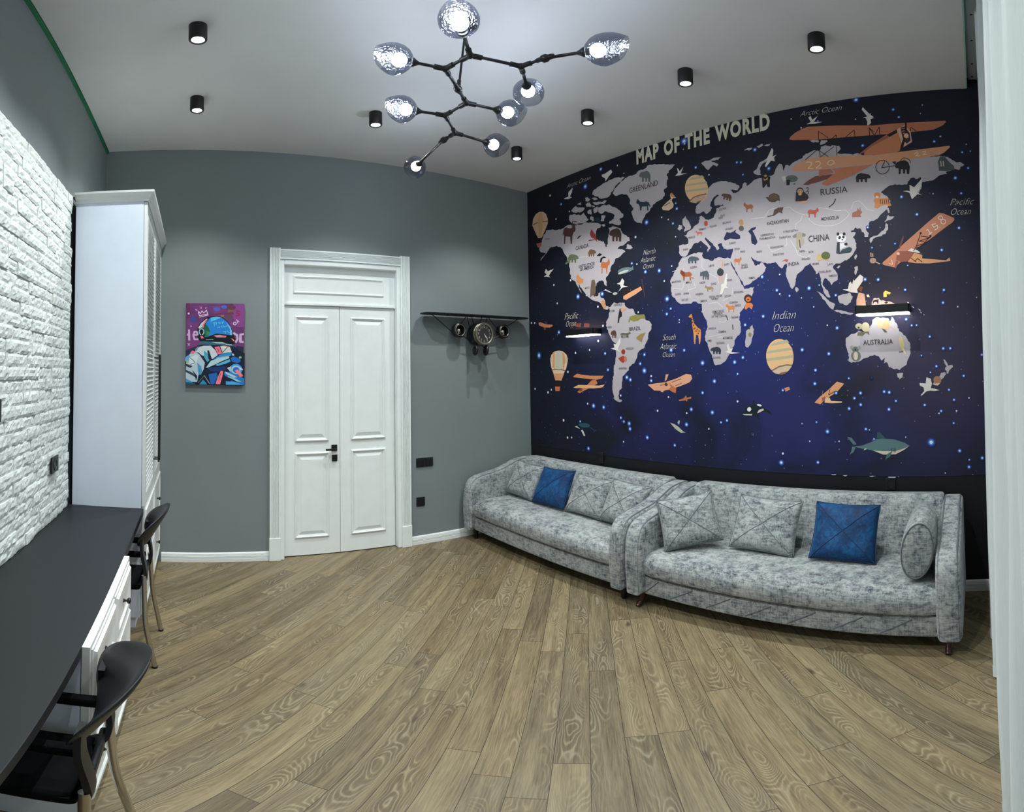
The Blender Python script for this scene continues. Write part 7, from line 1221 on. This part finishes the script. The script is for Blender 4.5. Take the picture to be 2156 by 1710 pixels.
for p, q in (((2.055, 2.018), (2.30, 1.86)), ((2.425, 2.018), (2.36, 1.93)), ((2.43, 2.018), (2.47, 1.93)), ((2.48, 2.018), (2.52, 1.94)), ((2.60, 2.018), (2.58, 1.95)), ((2.66, 2.018), (2.64, 1.93)), ((2.665, 2.018), (2.80, 1.91)), ((3.035, 2.018), (2.88, 1.93)), ((2.36, 1.85), (2.52, 1.78)), ((2.82, 1.86), (2.62, 1.78))):
    tube(b, [(p[0], yw, p[1]), (q[0], D - .06, q[1])], .004, 6)
new_obj('strut', b, M['black'], ck)
for x in (2.483, 2.602):
    b = BM(); R = .026
    tube(b, [(x + .004 * math.sin(2 * PI * k / 24), D - .14 + R * math.cos(2 * PI * k / 24), 1.712 + (R + .008) * math.sin(2 * PI * k / 24)) for k in range(24)], .014, 10, closed=True)
    lathe(b, [(-.012, .016), (.012, .016)], (x, D - .14, 1.712), (1, 0, 0), 14)
    tube(b, [(x, D - .14, 1.715), (x + (.045 if x < 2.55 else -.04), D - .10, 1.78)], .005, 6)
    new_obj('wheel', b, M['black'], ck, smooth=True, autosmooth=60)

# ------------------------------------------------------------------ wall lamps on the mural
def sconce(label, y0, y1):
    t = thing('wall_lamp', label, 'wall lamp', (W, (y0 + y1) / 2, 1.845), 'box lamps on the mural')
    xa, xb = W - .118, W - .012; z0, z1 = 1.822, 1.872
    b = BM()
    box(b, (xa, y0, z0), (xa + .004, y1, z1)); box(b, (xb - .004, y0, z0), (xb, y1, z1)); box(b, (xa, y0, z0), (xb, y0 + .004, z1)); box(b, (xa, y1 - .004, z0), (xb, y1, z1)); box(b, (W - .014, (y0 + y1) / 2 - .06, z0 + .006), (W, (y0 + y1) / 2 + .06, z1 - .006))
    new_obj('housing', b, M['black'], t)
    b = BM(); box(b, (xa + .005, y0 + .005, z0 - .010), (xb - .005, y1 - .005, z0 + .012)); new_obj('diffuser', b, M['stripglow'], t)
    b = BM(); box(b, (xa + .008, y0 + .008, z1 - .012), (xb - .008, y1 - .008, z1 - .004)); new_obj('upper_diffuser', b, M['warmglow'], t)
sconce('slim black box lamp glowing on the mural above Australia', .414, .765)
sconce('slim black box lamp glowing on the mural beside South America', 3.024, 3.381)

# ------------------------------------------------------------------ ceiling downlights
def spot(parent, loc, energy, size, blend, col=(.94, 1, .975)):
    l = bpy.data.lights.new('downlight_beam', 'SPOT'); l.energy = energy; l.spot_size = math.radians(size); l.spot_blend = blend; l.color = col; l.shadow_soft_size = .018
    o = bpy.data.objects.new('downlight_beam', l); COL.objects.link(o); o.location = loc
    o.parent = parent; o.matrix_parent_inverse = parent.matrix_world.inverted()
DL = [(.004, 2.363, 'black cylinder downlight in the middle of the row nearer the brick wall'),
      (.003, 3.184, 'black cylinder downlight on the ceiling above the astronaut painting'),
      (1.220, 3.178, 'black cylinder downlight on the ceiling before the double door'),
      (2.469, 3.222, 'black cylinder downlight on the ceiling before the aeroplane clock'),
      (2.455, 2.386, 'second black downlight from the door wall in the row along the mural'),
      (2.436, 1.560, 'third black downlight from the door wall in the row along the mural'),
      (2.429, .752, 'fourth black downlight from the door wall, closest to the curtain niche')]
DL += [(.004, 1.560, 'added unseen black downlight above the middle of the black worktop'), (.004, .752, 'added unseen black downlight above the worktop end by the curtain niche'), (1.220, .752, 'added unseen black downlight on the ceiling between the chandelier and the curtain')]  # out of view, added along the rows to brighten the desk side
first = None
for x, y, lab in DL:
    t = thing('ceiling_downlight', lab, 'downlight', (x, y, H), 'black ceiling downlights')
    if first is None:
        b = BM(); lathe(b, [(0, .046), (.096, .046), (.100, .043), (.100, .034), (.094, .031)], (x, y, H), (0, 0, -1), 28, capb=False); hs = new_obj('housing', b, M['black'], t, smooth=True, autosmooth=40)
        b = BM(); lathe(b, [(0, .0315), (.002, .0315)], (x, y, H - .0935), (0, 0, -1), 24); ln0 = new_obj('lens', b, M['downglow'], t)
        first = t
    else:
        for src in (hs, ln0):
            c = src.copy(); COL.objects.link(c); c.parent = t
            c.matrix_parent_inverse = first.matrix_world.inverted()
    spot(t, (x, y, H - .102), 62.0, 118, .55)

# ------------------------------------------------------------------ chandelier
ZC = 2.917
J = [(1.083, 1.721), (1.047, 1.872), (1.318, 1.678), (1.355, 1.561), (1.192, 2.009), (1.306, 2.117), (1.279, 2.295), (1.440, 2.466), (1.430, 2.586)]
G = [(.912, 1.520, 0), (1.482, 1.350, 3), (.818, 1.889, 1), (1.500, 1.854, 2), (1.045, 2.326, 6), (1.562, 2.091, 5), (1.745, 2.493, 7), (1.465, 3.061, 8)]
LK = [(0, 1), (0, 2), (2, 3), (1, 4), (4, 5), (5, 6), (6, 7), (7, 8)]
chn = thing('chandelier', 'black branching chandelier with eight smoked glass globes', 'chandelier', (1.22, 2.02, H))
b = BM(); lathe(b, [(0, .055), (.022, .055), (.028, .046), (.034, .012)], (1.232, 1.992, H), (0, 0, -1), 28); new_obj('canopy', b, M['black'], chn, smooth=True, autosmooth=40)
b = BM(); tube(b, [(1.232, 1.992, H - .03), (1.196, 2.006, ZC + .01)], .006, 10); lathe(b, [(-.015, .010), (.045, .010), (.05, .007)], (1.194, 2.007, ZC + .005), (.08, -.04, 1), 12); new_obj('down_rod', b, M['black'], chn, smooth=True, autosmooth=50)
J3 = [Vector((x, y, ZC)) for x, y in J]
for i, j in LK:
    b = BM(); tube(b, [J3[i], J3[j]], .0082, 10); new_obj('arm', b, M['black'], chn, smooth=True)
arms_at = {i: [] for i in range(len(J))}
for i, j in LK: arms_at[i].append((J3[j] - J3[i]).normalized()); arms_at[j].append((J3[i] - J3[j]).normalized())
for gx, gy, j in G:
    d = (Vector((gx, gy, ZC)) - J3[j]).normalized(); arms_at[j].append(d)
    c = Vector((gx, gy, ZC)); neck = c - d * .082
    b = BM(); tube(b, [J3[j], neck], .0082, 10); new_obj('arm', b, M['black'], chn, smooth=True)
    b = BM(); lathe(b, [(-.022, .009), (-.008, .016), (.004, .024), (.014, .024), (.016, .017), (.034, .015)], neck, d, 18); hld = new_obj('lamp_holder', b, M['black'], chn, smooth=True, autosmooth=40)
    b = BM(); r = random.Random(int(gx * 1000)); el = 1.0 + (.12 if gy < 1.4 else 0)
    prof = [(.008, .022), (.018, .040), (.036, .060), (.060, .074), (.086, .079), (.112, .075), (.136, .064), (.156, .052)]
    lathe(b, [(a * el, q) for a, q in prof], neck, d, 32, capa=False, capb=False)
    for v in b.verts:
        rel = v.co - neck; ax = rel.dot(d)
        off = rel - d * ax; tilt = Vector((0, 0, 1)).dot(off)
        v.co += d * (tilt * .35 * max(0, (ax - .08) / .08)) + off * .05 * noise.noise(rel * 16 + Vector((gx * 9, gy * 5, 0)))
    sh = new_obj('glass_shade', b, M['glass'], chn, smooth=True)
    tube_b = BM(); bmesh.ops.create_icosphere(tube_b, subdivisions=3, radius=.034, matrix=Matrix.Translation(neck + d * .066)); new_obj('bulb', tube_b, M['bulb'], hld, smooth=True)
for i, p in enumerate(J3):
    b = BM()
    if len(arms_at[i]) == 2 and i in (3, 4, 8):
        d = arms_at[i][0]; lathe(b, [(-.045, .010), (-.036, .013), (-.018, .014), (-.010, .020), (.010, .020), (.018, .014), (.036, .013), (.045, .010)], p, d, 14)
    else:
        bmesh.ops.create_uvsphere(b, u_segments=14, v_segments=8, radius=.018, matrix=Matrix.Translation(p))
        for d in arms_at[i]: tube(b, [p, p + d * .052], .0135, 12)
    new_obj('joint', b, M['black'], chn, smooth=True, autosmooth=50)

# ------------------------------------------------------------------ curtain and rail
b = BM(); nx, nz = 260, 26; rows = []
zs = [.012 + (H + .055 - .012) * (k / nz) for k in range(nz + 1)]
for i in range(nx + 1):
    x = .25 + (W - .012 - .25) * i / nx
    ph = x * 2 * PI / .235 + 1.2 * math.sin(x * 3.1) + .6 * math.sin(x * 7.3 + 1)
    col_ = []
    for k, z in enumerate(zs):
        f = z / (H + .05)
        amp = .030 + .016 * (1 - f) + .010 * math.sin(x * 5 + 2)
        w_ = math.sin(ph + .35 * math.sin(z * 1.3 + x * 2)) + .42 * math.sin(2.7 * ph + z * .8)
        y = -.100 + amp * w_ - .012 * (f - .5)
        y = min(y, -.042) if f > .9 else y
        dz = 0
        col_.append(b.verts.new((x, y, z)))
    rows.append(col_)
for A, B in zip(rows[:-1], rows[1:]):
    for k in range(nz): b.faces.new((A[k], B[k], B[k + 1], A[k + 1]))
cur = thing('sheer_curtain', 'full-height sheer white curtain hanging in soft folds in the window niche', 'curtain', (1.75, -.1, 0))
cp = new_obj('curtain_panel', b, M['curtain'], cur, smooth=True)
b = BM(); hz = []
for k in range(0, len(cp.data.vertices), nz + 1): hz.append(cp.data.vertices[k].co.copy())
P0 = None
for c in hz:
    q = (b.verts.new((c.x, c.y + .0015, .012)), b.verts.new((c.x, c.y + .0015, .075)))
    if P0: b.faces.new((P0[0], q[0], q[1], P0[1]))
    P0 = q
new_obj('hem', b, M['curtain'], cur, smooth=True)
rail = thing('curtain_rail', 'pale metal curtain rail with screw holes on the niche ceiling', 'curtain rail', (1.75, -.04, H + .085))
b = BM(); box(b, (.30, -.066, H + .070), (W - .003, -.018, H + .085), .002); box(b, (.30, -.018, H + .066), (W - .003, -.014, H + .085)); box(b, (.30, -.070, H + .066), (W - .003, -.066, H + .085)); new_obj('track', b, M['alu'], rail)
for x in (.95, 1.25, 1.55, 1.85, 2.17, 2.48, 2.75, 3.03, 3.20):
    b = BM(); lathe(b, [(0, .0075), (.0012, .0075)], (x, -.040, H + .0702), (0, 0, -1), 12); new_obj('screw', b, M['black'], rail)

# ------------------------------------------------------------------ camera: a stitched wide photograph, taken with a panoramic camera
cd = bpy.data.cameras.new('camera'); cam = bpy.data.objects.new('camera', cd); COL.objects.link(cam)
cd.type = 'PANO'; cd.panorama_type = 'EQUIRECTANGULAR'
cd.longitude_min, cd.longitude_max = -1.030103, 1.030103
cd.latitude_min, cd.latitude_max = -0.868957, 0.672574
cd.clip_start = 0.01
R_ = Vector((0.80334905, -0.59532963, -0.01459269)); U_ = Vector((-0.00643979, -0.03318791, 0.99942838)); F_ = Vector((0.59547363, 0.80279586, 0.03049527))
m = Matrix.Identity(4)
for i in range(3): m[i][0] = R_[i]; m[i][1] = U_[i]; m[i][2] = -F_[i]
m.translation = Vector((0, 0, HC)); cam.matrix_world = m
SC.camera = cam
# ------------------------------------------------------------------ world and view
wld = bpy.data.worlds.new('room world'); SC.world = wld; wld.use_nodes = True
wld.node_tree.nodes['Background'].inputs[0].default_value = (.6, .7, .8, 1); wld.node_tree.nodes['Background'].inputs[1].default_value = 0.05
vs = SC.view_settings; vs.view_transform = 'Standard'; vs.look = 'None'; vs.gamma = 1.0; vs.use_curve_mapping = False; vs.exposure = 0.19
cy = SC.cycles; cy.use_denoising = True; cy.max_bounces = 9; cy.diffuse_bounces = 5; cy.transparent_max_bounces = 12; cy.sample_clamp_indirect = 6.0; cy.use_adaptive_sampling = True; cy.adaptive_threshold = 0.06
